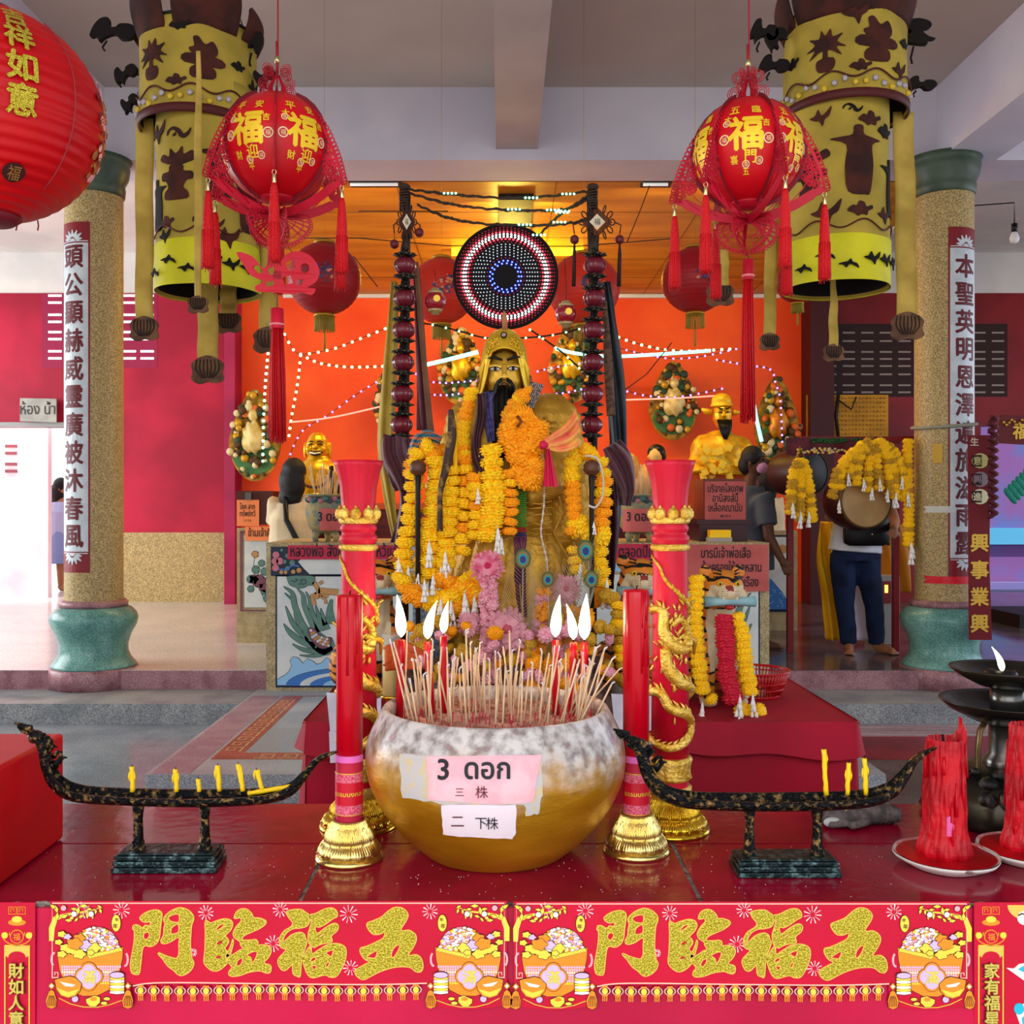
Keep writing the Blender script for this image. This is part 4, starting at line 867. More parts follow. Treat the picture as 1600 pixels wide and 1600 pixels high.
for r_, yt, yb_, nm in ((.123, 1092, 1125, 'lower_dish'), (.105, 1042, 1070, 'upper_dish')):
    b = MB(); a = zz(yt); c_ = zz(yb_); b.lathe([(.03, c_), (r_ * .5, c_ + .003), (r_ * .85, (a + c_) / 2 + .004), (r_, a), (r_ * 1.0, a + .002), (r_ * .94, a - .002), (r_ * .8, (a + c_) / 2 + .007), (r_ * .4, c_ + .009), (0, c_ + .008)], lc, 64); b.build(nm, md_, t)
b = MB(); b.lathe([(.02, zz(1066)), (.028, zz(1062)), (.031, zz(1050)), (.024, zz(1043)), (.022, zz(1045)), (0, zz(1048))], lc + Vector((-.012, 0, 0)), 28, rf=lambda a, z, j: 1 + .1 * nz((cos(a) * 3, sin(a) * 3, z * 50))); b.build('oil_cup', M('sooty_cup', '#141212', .35), t)
for s_, a in ((0, pi + .25), (1, 2 * pi - .25), (2, pi / 2)):
    b = MB(); b.tube([lc + Vector((r_ * cos(a), r_ * sin(a), zz(py))) for r_, py in ((.046, 1118), (.062, 1135), (.067, 1165), (.066, 1215), (.068, 1240))], [.007] * 5, 8, fx=.6, fy=1.3); b.build('bracket', M('dark_brass', '#5b4a2c', .35, .7), t)
flame(t, lc + Vector((-.012, -.004, zz(1046))), .047, -.42)
b = MB()
for i in range(22):
    a = R.uniform(2.2, 5.4); r_ = R.uniform(.08, .15); s_ = R.uniform(.008, .022); b.ball(lc + Vector((r_ * cos(a), r_ * sin(a), .06 + (.15 - r_) * .6)), (s_, s_, s_ * .8), 0, 9, 6, df=lambda u: 1 + .3 * nz((u.x * 2, u.y * 2, u.z * 2 + i)))
o = b.build('wax_debris', M('debris_black', '#1c1a1a', .4, .2, col2='#5c5048', sc=40, mix=(.55, .7), bump=.5), t); o['kind'] = 'stuff'
# work glove
g = MB(); gd = 1.93; gc = P(1345, 0, gd); gc.z = ZT
for a, c_, r0, r1 in (((-.05, -.01), (.03, 0), .02, .024), ((.02, 0), (.058, .002), .023, .02), ((-.04, -.028), (-.066, -.034), .0105, .009), ((-.035, -.012), (-.07, -.012), .0105, .009), ((-.035, .006), (-.066, .01), .011, .009), ((-.03, .02), (-.055, .028), .01, .009), ((0, -.022), (-.03, -.042), .011, .009)):
    p0 = gc + Vector((a[0], a[1], r0 * .8)); p1 = gc + Vector((c_[0], c_[1], r1 * .8)); g.tube([p0, p0.lerp(p1, .5), p1], [r0, (r0 + r1) / 2, r1], 12); g.ball(p1, r1, 0, 10, 8); g.ball(p0, r0, 0, 10, 8)
g = remesh(g, .003, 3); q0 = min(v.z for v in g.v)
g.v = [Vector((v.x, v.y, ZT + .001 + (v.z - q0) * .85 + .0016 * sin((v.x - gc.x) * 700) * (1 if v.x > gc.x + .015 else 0))) for v in g.v]
t = thing('work_glove', 'crumpled grey knitted work glove lying behind the right boat stand', 'glove', gc)
g.build('knit', M('glove_knit', '#6e6462', .9, col2='#4b4444', sc=50, bump=.6, bsc=200), t)
b = MB(); b.ball(gc + Vector((-.062, -.03, .012)), (.018, .010, .0095), 0, 14, 8); b.build('rubber_tip', M('glove_tip', '#b7bdbd', .5), t)
b = MB(); b.tube([gc + Vector((-.04, -.03, .034)), gc + Vector((-.01, -.03, .045)), gc + Vector((0, -.02, .05))], .0009, 5); b.build('thread', M('thread_tan', '#b09a55', .8), t)
tag(MB().box(P(1330, 0, 2.0).x, P(1385, 0, 2.0).x, 2.0, 2.05, ZT + .001, ZT + .028).build('grey_box', M('grey_card', '#6c6a70', .8), loc=(P(1355, 0, 2).x, 2.02, ZT)), 'small grey box behind the glove on the table', 'box')
# red covered box on the left end
b = MB(); xr = -.79; b.box(-1.35, xr, 1.575, 1.845, ZT + .0015, ZT + .19)
o = b.build('red_box', M('box_red', '#c4040f', .42, col2='#b0040c', sc=5), loc=(-1.05, 1.7, ZT)); bv = o.modifiers.new('bevel', 'BEVEL'); bv.width = .006; bv.segments = 3
tag(o, 'bright red cloth-covered box at the left end of the offering table', 'box')

# ================= dragon candle pillars =================
mdr = M('dragon_gold', '#c99a2c', .35, .6, col2='#e8c45e', sc=30, bump=.5, bsc=160)
mpil = M('pillar_red', '#ae0220', .45, col2='#c2082c', sc=9, bump=.12, bsc=40)
def pillar(px, d, label, lab2):
    X = (px - CX) / F * d; c = Vector((X, d, ZT)); k = d / F; Z = lambda py: CH - (py - CY) / F * d
    t = thing('lotus_pillar_base', lab2, 'pillar base', c, 'large gold lotus bases behind the pot'); b = MB(); zb_ = Z(1243) - ZT
    lotus(b, c, .072, zb_, 18); b.build('lotus_cup', mgchr2, t)
    c2 = Vector((X, d, ZT + zb_ * .905)); t = thing('dragon_pillar', label, 'pillar', c2)
    z0 = c2.z; pr = [(.034, z0), (.038, Z(1236)), (.039, Z(1226))]
    b = MB(); b.lathe(pr, (X, d, 0), 56, 0, rf=lambda a, z, j: 1 + .03 * sin(24 * a)); b.lathe([(.034, Z(1226)), (.034, Z(1216))], (X, d, 0), 40, 1, cap=False)
    b.lathe([(.037, Z(1216)), (.04, Z(1212)), (.037, Z(1205)), (.0385, Z(1190)), (.041, Z(1184)), (.037, Z(1180))], (X, d, 0), 56, 0, rf=lambda a, z, j: 1 + .025 * sin(16 * a)); b.build('foot_band', [mdr, mpil], t)
    b = MB(); rs = lambda z: .0315 + (Z(860) - z) * .010
    b.lathe([(rs(Z(1184)), Z(1184)), (rs(Z(1000)), Z(1000)), (rs(Z(860)), Z(860)), (.031, Z(850)), (.035, Z(845)), (.0355, Z(838)), (.031, Z(835)), (.031, Z(831)), (.034, Z(828)), (.034, Z(823)), (.031, Z(820)), (.032, Z(815))], (X, d, 0), 56, rf=lambda a, z, j: 1 + .004 * nz((cos(a) * 3, sin(a) * 3, z * 40))); b.build('shaft', mpil, t)
    b = MB(); b.lathe([(.033, Z(860)), (.0365, Z(857)), (.0365, Z(853)), (.033, Z(850))], (X, d, 0), 48, rf=lambda a, z, j: 1 + .03 * sin(24 * a), cap=False)
    b.lathe([(.034, Z(818)), (.037, Z(815)), (.037, Z(810)), (.034, Z(808))], (X, d, 0), 48, cap=False)
    for q in range(9):
        a = 2 * pi * q / 9 - pi / 2; n_ = Vector((cos(a), sin(a), 0)); b.ball(Vector((X, d, Z(803))) + n_ * .0335, (.0105, .0105, .0125), 0, 12, 8); b.ball(Vector((X, d, Z(794))) + n_ * .0345, (.003, .003, .006), 0, 8, 6)
    b.build('lotus_band', mdr, t)
    b = MB(); b.lathe([(.0325, Z(815)), (.031, Z(800)), (.0315, Z(785)), (.034, Z(760)), (.0385, Z(740)), (.043, Z(728)), (.0455, Z(720)), (.0435, Z(720)), (.036, Z(738)), (.03, Z(760)), (0, Z(765))], (X, d, 0), 144, rf=lambda a, z, j: 1 + (.018 + .03 * max(0, (z - Z(770)) / .06)) * abs(sin(a * 7)) * (1 if j < 9 else .5) + (.012 * cos(14 * a) if j in (5, 6, 7) else 0)); b.build('flared_capital', mpil, t)
    b = MB()                                            # coiled dragon in relief
    def mp(u, v, zq):
        a = u; r = rs(v) + zq; return Vector((X + r * sin(a), d - r * cos(a), v))
    # pixel helper: front-facing px,py -> angle, height
    def A(x, y):
        s_ = max(-.98, min(.98, (x - 1047) * k / .0335)); return (math.asin(s_), Z(y))
    def coil(pts, w_, h_=.0045):
        L = spline([A(*p) if len(p) == 2 else (p[2], Z(p[1])) for p in pts], 8); n = len(L)
        wv = [w_[min(int(i / n * (len(w_) - 1)), len(w_) - 2)] + (w_[min(int(i / n * (len(w_) - 1)) + 1, len(w_) - 1)] - w_[min(int(i / n * (len(w_) - 1)), len(w_) - 2)]) * ((i / n * (len(w_) - 1)) % 1) for i in range(n)]
        b.tube([mp(a, v, .0015) for a, v in L], wv, 10, fy=1, fx=1)
        for i in range(2, n - 1, 3):                    # scales / mane spikes along the back
            a, v = L[i]; q = mp(a, v, .003); nxt = mp(*L[i - 1], .003); dv = (nxt - q).normalized(); up = Vector((0, 0, 1)); s_ = wv[i]
            b.tube([q + up * s_ * .5, q + up * s_ * 1.3 + dv * s_ * .4, q + up * s_ * 1.9 + dv * s_ * 1.4], [s_ * .45, s_ * .35, .0003], 5)
            b.ball(q + (q - Vector((X, d, q.z))).normalized() * s_ * .5, s_ * .45, 0, 6, 4)
    coil([(0, 868, -1.6), (1026, 882), (1036, 905), (1060, 930), (1074, 950), (0, 975, 1.9), (0, 985, 3.2)], [.002, .003, .0042, .005, .005])
    coil([(0, 960, -2.4), (1030, 950), (1034, 985), (1048, 1005), (1066, 1010), (1070, 985), (1058, 965), (1046, 975)], [.006, .0085, .011, .0115, .01, .008, .006, .005])
    coil([(1036, 1010), (1040, 1040), (1058, 1062), (1076, 1074), (0, 1085, 1.8), (0, 1090, 3)], [.010, .012, .0105, .009, .008])
    coil([(0, 1085, -2.2), (1028, 1078), (1042, 1100), (1066, 1112), (1078, 1130), (1066, 1152), (1044, 1162), (1026, 1158), (0, 1150, -1.8)], [.007, .009, .0095, .009, .0085, .0075, .0065, .004])
    RR = random.Random(4)
    for i in range(60):
        a0, v0 = A(RR.gauss(1048, 16), RR.gauss(1000, 36)); s_ = RR.uniform(.0015, .0035); q = mp(a0, v0, .004); r_ = RR.uniform(-.006, .006)
        b.tube([q, q + Vector((r_, 0, .007)), q + Vector((r_ * 2.0, .001, .010)), q + Vector((r_ * 1.2, .001, .013))], [s_, s_, s_ * .7, .0003], 5)
    b.ball(mp(*A(1066, 1002), .008), (.009, .008, .008)); b.tube([mp(*A(1060, 990), .006), mp(*A(1080, 1000), .012), mp(*A(1078, 1022), .01)], [.006, .006, .002], 8)
    b.build('dragon_relief', mdr, t)
pillar(1047, 1.9, 'tall red pillar with a coiled gold dragon, behind the right-hand long red candle', 'big gold lotus base under the right dragon pillar')
pillar(560, 1.92, 'tall red pillar half hidden behind the left-hand long red candle', 'big gold lotus base under the left dragon pillar')
# ================= flower garlands =================
def inst(proto, parent, pos, sc, rot=(0, 0, 0), name=None):
    o = bpy.data.objects.new(name or proto.name, proto); COL.objects.link(o)
    if parent is not None: o.parent = parent; o.location = Vector(pos) - Vector(parent['_o'])
    else: o.location = pos
    o.scale = sc if isinstance(sc, (tuple, list)) else (sc,) * 3; o.rotation_euler = rot
    return o
def protomesh(name, mb, mats):
    o = mb.build(name, mats); me = o.data; bpy.data.objects.remove(o); return me
def ruff(seed, lay=5, n=13, flat=.55):
    """a plump flower head of frilled petal layers"""
    b = MB(); RR = random.Random(seed); ph = [RR.uniform(0, 6) for _ in range(16)]
    prof = []
    for L in range(lay):
        t = -1 + 2 * (L + .5) / lay; r = (max(.05, 1 - abs(t * .9) ** 2.3)) ** .5
        prof += [(r * .80, t * flat - flat * .8 / lay), (r * 1.0, t * flat - flat * .15 / lay), (r * .97, t * flat + flat * .45 / lay)]
    prof = [(0, -flat)] + prof + [(0, flat * .95)]
    def rf(a, z, j):
        q = (j - 1) // 3; edge_ = ((j - 1) % 3) > 0
        return 1 + (.13 * sin(n * a + ph[q % 16]) + .06 * sin((n * 2 - 5) * a + ph[(q + 5) % 16])) * (1 if edge_ else .4)
    b.lathe(prof, (0, 0, 0), n * 5, rf=rf, cap=False)
    for i, v in enumerate(b.v): v.z += .09 * flat * sin(6 * math.atan2(v.y, v.x) + ph[i % 3]) * math.hypot(v.x, v.y)
    return b
mmy = M('marigold_yellow', '#ffb400', .6, col2='#ffda18', sc=3.5, sub=.0); mmo = M('marigold_orange', '#fa9200', .6, col2='#ffb010', sc=3.5)
mfr = M('petal_red', '#b8102c', .6, col2='#d01a38', sc=3); mjas = M('jasmine_white', '#ece8e0', .6); mpk = M('petal_pink', '#e2849a', .6, col2='#f0b3ba', sc=3); mgld = M('garland_gold_dim', '#b98a1e', .65, col2='#d6a528', sc=3)
FY = [protomesh('marigold', ruff(i), mmy) for i in (1, 2)]; FO = [protomesh('marigold', ruff(i), mmo) for i in (3, 4)]
FR = [protomesh('red_blossom', ruff(5, 4, 9, .6), mfr)]; FP = [protomesh('pink_blossom', ruff(6, 4, 11, .5), mpk)]; FD = [protomesh('marigold', ruff(7), mgld)]
b = MB()                                                # jasmine tassel: buds hanging in tiers, 1 unit long
for tier, (n, r, z) in enumerate(((1, 0, 0), (3, .09, -.2), (4, .17, -.45), (3, .2, -.72))):
    for q in range(n):
        a = 2 * pi * q / n + tier; r *= .62; b.tube([(r * cos(a), r * sin(a), z), (r * 1.2 * cos(a), r * 1.2 * sin(a), z - .12), (r * 1.35 * cos(a), r * 1.35 * sin(a), z - .25), (r * 1.1 * cos(a), r * 1.1 * sin(a), z - .28)], [.03, .06, .085, .04], 7)
        b.tube([(0, 0, z + .1), (r * cos(a), r * sin(a), z)], .012, 4)
JT = protomesh('jasmine_tassel', b, mjas)
def strand(t, pts, d, w, fl, gap=.62, jit=.08, dy=0):
    """flowers threaded along a pixel path; w is the flower width in px"""
    L = spline([tuple(p) for p in pts], 10); acc = 0; last = L[0]; step = w * gap
    dist = [0]
    for a, c in zip(L, L[1:]): dist.append(dist[-1] + math.hypot(c[0] - a[0], c[1] - a[1]))
    n = max(1, int(dist[-1] / step)); k = d / F
    for i in range(n + 1):
        s_ = dist[-1] * i / n; j = next((q for q in range(1, len(dist)) if dist[q] >= s_ - 1e-6), len(dist) - 1)
        u = (s_ - dist[j - 1]) / max(1e-6, dist[j] - dist[j - 1]); x = L[j - 1][0] + (L[j][0] - L[j - 1][0]) * u; y = L[j - 1][1] + (L[j][1] - L[j - 1][1]) * u
        dx = L[j][0] - L[j - 1][0]; dyy = L[j][1] - L[j - 1][1]; ang = math.atan2(dx, dyy)
        p = P(x + R.uniform(-1, 1) * w * jit * .5, y, d) + Vector((0, dy + R.uniform(-.003, .003), 0)); s2 = w / 2 * k * R.uniform(1.02, 1.2)
        inst(R.choice(fl), t, p, (s2, s2, s2), (R.uniform(-.15, .15), -ang + R.uniform(-.15, .15), R.uniform(0, 6.28)))
def jas(t, px, py, d, ln, dy=-.02): inst(JT, t, P(px, py, d) + Vector((0, dy, 0)), ln * d / F, (0, 0, R.uniform(0, 6)))
def garland(label, d, strands, tassels, loc=None, group=None, cat='garland'):
    p0 = strands[0][0][0]; t = thing('marigold_garland', label, cat, P(p0[0], p0[1], d), group)
    for s_ in strands: strand(t, s_[0], d, s_[1], s_[2], s_[3] if len(s_) > 3 else .62, dy=s_[4] if len(s_) > 4 else 0)
    for x, y, ln in tassels: jas(t, x, y, d, ln, -.045)
    return t

# ================= red cloth table with the statue =================
ZR = .85; DR0, DR1 = 3.06, 3.84; XR0, XR1 = -.585, 1.055
msat = M('crimson_satin', '#94001e', .7, col2='#a80026', sc=2.5)
t = thing('draped_altar_table', 'low altar table under crimson satin cloth, behind the gold pot', 'table', (.24, 3.45, ZG))
b = MB(); b.box(XR0 + .03, XR1 - .03, DR0 + .03, DR1 - .03, ZR - .06, ZR - .012); b.build('table_top', M('dark_wood', '#3a1612', .5), t)
for x in (XR0 + .06, XR1 - .06):
    for y in (DR0 + .06, DR1 - .06): MB().box(x - .025, x + .025, y - .025, y + .025, ZG, ZR - .05).build('leg', MC['dark_wood'], t)
b = MB()
W_ = XR1 - XR0; D_ = DR1 - DR0; PER = 2 * (W_ + D_)
def edge(s_, off, z):
    s_ = s_ % PER; 
    if s_ < W_: p = (XR0 + s_, DR0 - off)
    elif s_ < W_ + D_: p = (XR1 + off, DR0 + s_ - W_)
    elif s_ < 2 * W_ + D_: p = (XR1 - (s_ - W_ - D_), DR1 + off)
    else: p = (XR0 - off, DR1 - (s_ - 2 * W_ - D_))
    return Vector((p[0], p[1], z))
def skirt(u, v):
    s_ = u * PER; k = min(1, v * 3); f = sin(s_ * 26 + 1.5 * sin(s_ * 7)) * .5 + sin(s_ * 61) * .2
    z = ZR - .004 - v * (ZR - ZG - .03)
    return edge(s_, .004 + .022 * v + .016 * k * (f + .6), z)
b.grid(skirt, 420, 16); b.box(XR0 - .004, XR1 + .004, DR0 - .004, DR1 + .004, ZR - .008, ZR - .001)
def over(u, v):
    s_ = u * PER; h = .085 + .012 * sin(s_ * 5) + .006 * sin(s_ * 17); f = 1.5 * sin(s_ * 23 + 2 * sin(s_ * 3))
    return edge(s_, .012 + .03 * v + .006 * f * v, ZR + .002 - v * h + (.004 if v < .01 else 0))
b.grid(over, 420, 5); b.grid(lambda u, v: Vector((XR0 - .012 + (W_ + .024) * u, DR0 - .012 + (D_ + .024) * v, ZR + .002 + .0025 * nz((u * 9, v * 5, 1)))), 40, 16)
b.build('satin_cloth', msat, t)
mpp = M('paper_white', '#d7d3dc', .6, col2='#c3bfcb', sc=12)
for i, (x0, x1, y0, y1, lb) in enumerate(((510, 596, 1082, 1192, 'white paper sheets pinned to the crimson cloth behind the left red pillar'), (955, 1026, 1084, 1192, 'white paper sheets pinned to the crimson cloth behind the right red pillar'))):
    t = thing('paper_sheets', lb, 'paper', P((x0 + x1) / 2, y1, 2.985))
    for q in range(2):
        mp = pxm(2.99 - .012 * q); ym = (y0 + y1) / 2 + 6; b = MB(); b.shape([(x0 + q * 4, y0 + q * (ym - y0)), (x1 - q * 6, y0 + 3 + q * (ym - y0)), (x1 - 2 - q * 5, ym + q * (y1 - ym) - 3), (x0 + 6, ym + q * (y1 - ym))], mp, -.001, .001); b.build('sheet', mpp, t)
# ================= central statue =================
mgs = M('statue_gold', '#a87a20', .5, .45, col2='#d0a23a', sc=7, det=8, bump=1, bsc=32, mix=(.3, .65)); mgf = M('face_gold', '#cf9c2a', .3, .5, col2='#e0b545', sc=5); mblk = M('lacquer_black', '#0b0908', .4)
DS = 3.5; kS = DS / F
def q(px, py, dy=0): v = P(px, py, DS); v.y += dy; return v
t = thing('deity_statue', 'golden bearded deity statue in a gold cap, garlanded at the centre of the shrine', 'statue', (q(795, 0).x, DS, ZR))
b = MB(); b.ball(q(797, 770), (.185, .13, .30)); b.ball(q(738, 672), (.10, .10, .11)); b.ball(q(858, 670), (.115, .11, .125)); b.ball(q(797, 655), (.12, .09, .09)); b.tube([q(790, 650), q(789, 610)], .05, 14)
b.tube([q(872, 680, -.02), q(884, 760, -.04), q(885, 830, -.03), q(880, 890, 0)], [.08, .088, .09, .07], 20); b.tube([q(722, 690, -.03), q(705, 760, -.06), q(735, 800, -.12), q(775, 790, -.15)], [.085, .085, .075, .05], 20)
b.tube([q(870, 700, -.04), q(850, 760, -.12), q(815, 775, -.15)], [.07, .065, .045], 16)
b.lathe([(.2, ZR + .001), (.23, ZR + .05), (.225, ZR + .2), (.21, ZR + .4), (.18, ZR + .55), (.1, ZR + .62)], (q(795, 0).x, DS, 0), 48)
b = remesh(b, .0085, 9)
cx_ = q(795, 0).x
def fold(v):
    a = math.atan2(v.y - DS, v.x - cx_); z = v.z - ZR; k = max(0, min(1, (.78 - z) / .3))
    f = (abs(sin(a * 9 + 2.2 * sin(z * 5))) ** .6) * .014 * k + .003 * nz(v, 30) + .002 * sin(z * 160) * (1 - k)
    n = Vector((v.x - cx_, v.y - DS, 0)); n = n.normalized() if n.length > 1e-4 else n
    return v + n * f
b.v = [fold(v) for v in b.v]; b.build('body', mgs, t)
b = MB(); b.tube([q(872, 690, -.115), q(866, 760, -.14), q(876, 800, -.14), q(862, 830, -.14), q(884, 870, -.12), q(880, 905, -.1)], .004, 6); b.tube([q(838, 720, -.15), q(845, 800, -.155), q(850, 880, -.15)], .0035, 6)
for i in range(16): 
    y = 745 + i * 10; b.tube([q(822 + 4 * sin(i), y, -.17), q(840, y + 3 * sin(i * 2), -.175), q(858, y - 2, -.165)], .003, 5)
for i in range(14): b.tube(arc(0, 0, 1, 0, 1) and [q(835 + i * 2 + 14 * cos(w_ / 2.5 + i), 655 + (i % 5) * 18 + 10 * sin(w_ / 2.5 + i * 1.3), -.115 - .004 * (i % 3)) for w_ in range(8)], .0022, 5)
b.build('robe_trim', mgs, t)
# head
b = MB(); hc = q(788, 588)
b.ball(hc, (.064, .068, .088), 0, 32, 24); b.ball(hc + Vector((0, -.012, -.045)), (.042, .05, .04)); b.ball(hc + Vector((-.03, -.035, -.018)), (.026, .022, .026)); b.ball(hc + Vector((.03, -.035, -.018)), (.026, .022, .026))
b.tube([hc + Vector((0, -.062, .03)), hc + Vector((0, -.075, .0)), hc + Vector((0, -.083, -.012))], [.008, .009, .012], 12); b.ball(hc + Vector((0, -.078, -.013)), (.015, .012, .009))
for s_ in (-1, 1): b.ball(hc + Vector((s_ * .03, -.054, .026)), (.024, .013, .012)); b.ball(hc + Vector((s_ * .071, .005, .0)), (.012, .018, .032))
b = remesh(b, .0028, 2); b.build('head', mgf, t)
for i, (ex, ey) in enumerate(((773.5, 580.5), (801, 580))):
    e = q(ex, ey, -.0655); b = MB(); b.ball(e, (.0185, .006, .0072), 1, 16, 10); b.ball(e + Vector((.001, -.004, 0)), (.0062, .0035, .0062), 0, 12, 8)
    b.tube([e + Vector((-.02, -.002, -.001)), e + Vector((-.008, -.0055, .0068)), e + Vector((.006, -.0055, .0068)), e + Vector((.02, -.001, .001))], .0016, 6, 0); b.tube([e + Vector((-.019, -.002, -.001)), e + Vector((0, -.005, -.0075)), e + Vector((.019, -.001, 0))], .0009, 6, 0)
    b.build('eye', [mblk, M('eye_white', '#b9b4a8', .25)], t)
for sx, pts in ((0, [(764, 563.5), (772, 562.5), (785, 567)]), (1, [(792, 567), (802, 563), (812, 561.5)])):
    b = MB(); b.tube([q(x, y, -.068 + (abs(x - 788) > 20) * .010) for x, y in pts], [.0045, .0062, .004], 8, fy=.9, fx=.9); b.build('eyebrow', mblk, t)
b = MB(); RR = random.Random(2)
for i in range(150):                                    # beard: many fine locks in a tapering fall
    a = RR.uniform(-1, 1); x0 = 787 + a * 21; y0 = 600 + abs(a) * 14 + RR.uniform(0, 10); x1 = 782 + a * 12; y1 = 738 - abs(a) * 30 - RR.uniform(0, 14)
    yy = RR.uniform(-.012, .004); w_ = RR.uniform(.003, .0055)
    b.tube([q(x0, y0, -.072 + yy + abs(a) * .02), q(x0 + a * 3, y0 + 25, -.095 + yy + abs(a) * .02), q((x0 + x1) / 2, (y0 + y1) / 2, -.13 + yy), q(x1, y1, -.155 + yy)], [w_, w_ * 1.3, w_, .0008], 5)
for s_ in (-1, 1):
    for i in range(14): b.tube([q(788 + s_ * 4, 596 + i * .3, -.088), q(788 + s_ * (10 + i * .35), 600 + i * .6, -.086), q(788 + s_ * (13 + i * .4), 618 + i, -.08), q(788 + s_ * 14, 650 + i * 2, -.10)], [.0035, .004, .0035, .001], 5)
b.build('beard', mblk, t)
b = MB(); b.ball(q(788, 605, -.084), (.009, .004, .0045), 0, 10, 8); b.build('lips', M('lip_brown', '#7a3f38', .5), t)
b = MB()                                                # cap with side flaps, open over the face
def capf(u, v):
    a = -pi / 2 + (u - .5) * 2 * pi; fa = abs(u - .5) * 2                # fa 0 in front, 1 behind
    low = .088 - .016 * (fa / .2) ** 2 if fa < .2 else (.072 - (fa - .2) / .09 * .105 if fa < .29 else (-.033 - (fa - .29) / .05 * .03 if fa < .34 else -.063))
    top = .165; z = top - (top - low) * v; zz_ = z - .02
    rr = .079 * math.sqrt(max(0, 1 - max(0, (zz_ - .02) / .126) ** 2.2)) if zz_ > .02 else .079 + (.02 - zz_) * (.10 if .2 < fa < .6 else .0)
    return hc + Vector((rr * cos(a), .006 + rr * .98 * sin(a), z))
b.grid(capf, 96, 30); 
for a0, ln in ((-.5, 9), (.5, 9)):
    pass
L = [capf(u / 96, 1) + Vector((0, -.003, 0)) for u in range(97)]; b.tube(L, .0042, 8, cap=False)
L = [capf(u / 64, .72) * 1 for u in range(65)]
for s_ in (-1, 1):
    for cx2, cz2, r_, st in ((.024, .103, .011, 0), (.045, .095, .011, 1.5), (.05, .118, .008, 3), (.03, .125, .009, 2), (.06, .075, .010, 1)):
        pts = []
        for i in range(14):
            an = st + i * .5; r2 = r_ * (1 - i / 16); X2 = s_ * (cx2 + r2 * cos(an)); Z2_ = cz2 + r2 * sin(an) * 1.2
            zz_ = Z2_ - .02; rr = .079 * math.sqrt(max(0.01, 1 - max(0, (zz_ - .02) / .126) ** 2.2)) + .0035; pts.append(hc + Vector((X2, .006 - math.sqrt(max(1e-5, rr * rr - X2 * X2)) * .98, Z2_)))
        b.tube(pts, .003, 6)
for s_ in (-1, 1):
    for i in range(6): b.tube([capf(.5 + s_ * (.1 + i * .02), .35 + .05 * i) + Vector((0, -.003, 0)), capf(.5 + s_ * (.17 + i * .018), .6) + Vector((s_ * .003, -.002, 0)), capf(.5 + s_ * (.2 + i * .02), .97) + Vector((s_ * .003, 0, 0))], .0026, 6)
b.build('cap', M('cap_gold', '#d8ac26', .3, .5, col2='#ecca3e', sc=8, bump=.12, bsc=70), t)
b = MB(); e = hc + Vector((-.002, -.0635, .131)); b.ball(e, (.0115, .006, .0115), 1, 14, 8); b.ball(e + Vector((0, -.004, 0)), (.0075, .004, .0075), 0, 14, 8); b.build('cap_jewel', [M('jewel_mauve', '#a58a86', .3), mblk], t)
for s_ in (-1, 1): 
    b = MB(); b.lathe([(.02, -.006), (.022, 0), (.016, .006), (.010, .004), (.006, .008), (0, .008)], hc + Vector((s_ * .087, .0, -.015)), 20, X=Matrix.Rotation(s_ * pi / 2, 3, 'Y')); b.tube([hc + Vector((s_ * .093, -.005, -.02)), hc + Vector((s_ * .096, -.01, -.075))], .0022, 6); b.build('cap_tassel', M('old_brass', '#8a5a34', .4, .5), t)
b = MB(); b.tube([q(789, 516, -.02), q(788, 500, -.03), q(788, 489, -.03)], [.009, .010, .004], 10); b.build('cap_spire', M('spire_tan', '#a9744a', .5), t)

# garlands on the statue
g = garland
Y, O = FY, FO
g('marigold garland strand hanging down the far left of the statue', DS - .2, [([(668, 700), (655, 705), (648, 740), (644, 790), (634, 850), (630, 900)], 27, Y), ([(668, 700), (682, 720), (680, 760), (672, 800), (662, 850), (658, 905)], 24, Y + O)], [(625, 872, 34), (640, 885, 32), (655, 893, 30)])
g('marigold garland strand, second from the left on the statue', DS - .22, [([(684, 722), (688, 760), (682, 800), (676, 850), (674, 895)], 33, Y, .55)], [(672, 846, 40)])
g('marigold garland strand of neat stacked flowers beside the dark wooden staff', DS - .24, [([(706, 735), (704, 780), (700, 830), (697, 880)], 26, Y, .62)], [(697, 862, 40), (690, 885, 26)])
g('orange and yellow marigold garland over the statue shoulder, left of the beard', DS - .22, [([(736, 612), (730, 640), (722, 680), (728, 720)], 20, Y + O, .5), ([(728, 715), (728, 760), (724, 810), (722, 860)], 27, Y + O, .6)], [(726, 893, 38)])
g('broad marigold garland hanging below the end of the beard', DS - .25, [([(765, 705), (768, 740), (770, 775), (768, 805), (763, 835)], 38, Y, .45), ([(742, 745), (745, 800), (742, 835)], 24, O + Y), ([(795, 740), (798, 790), (796, 830)], 22, O + Y)], [(747, 764, 24), (778, 825, 40), (784, 840, 26)])
g('marigold chain round the statue neck on the right of the beard', DS - .16, [([(822, 612), (806, 630), (796, 650), (792, 665)], 22, Y + O, .4)], [])
t = g('dense round orange marigold wreath on the statue chest', DS - .24, [([(817 + 20 * cos(a), 678 + 27 * sin(a)) for a in [k * pi / 6 for k in range(13)]], 36, O, .28), ([(820, 660), (815, 680), (818, 700)], 30, O, .3), ([(808, 712), (826, 722), (838, 738), (826, 752), (812, 742)], 34, O, .3)], [])
b = MB(); b.tube([q(806, 662, -.30), q(812, 670, -.305), q(806, 678, -.305)], .005, 6); b.build('twig', M('twig_brown', '#7a3a12', .7), t)
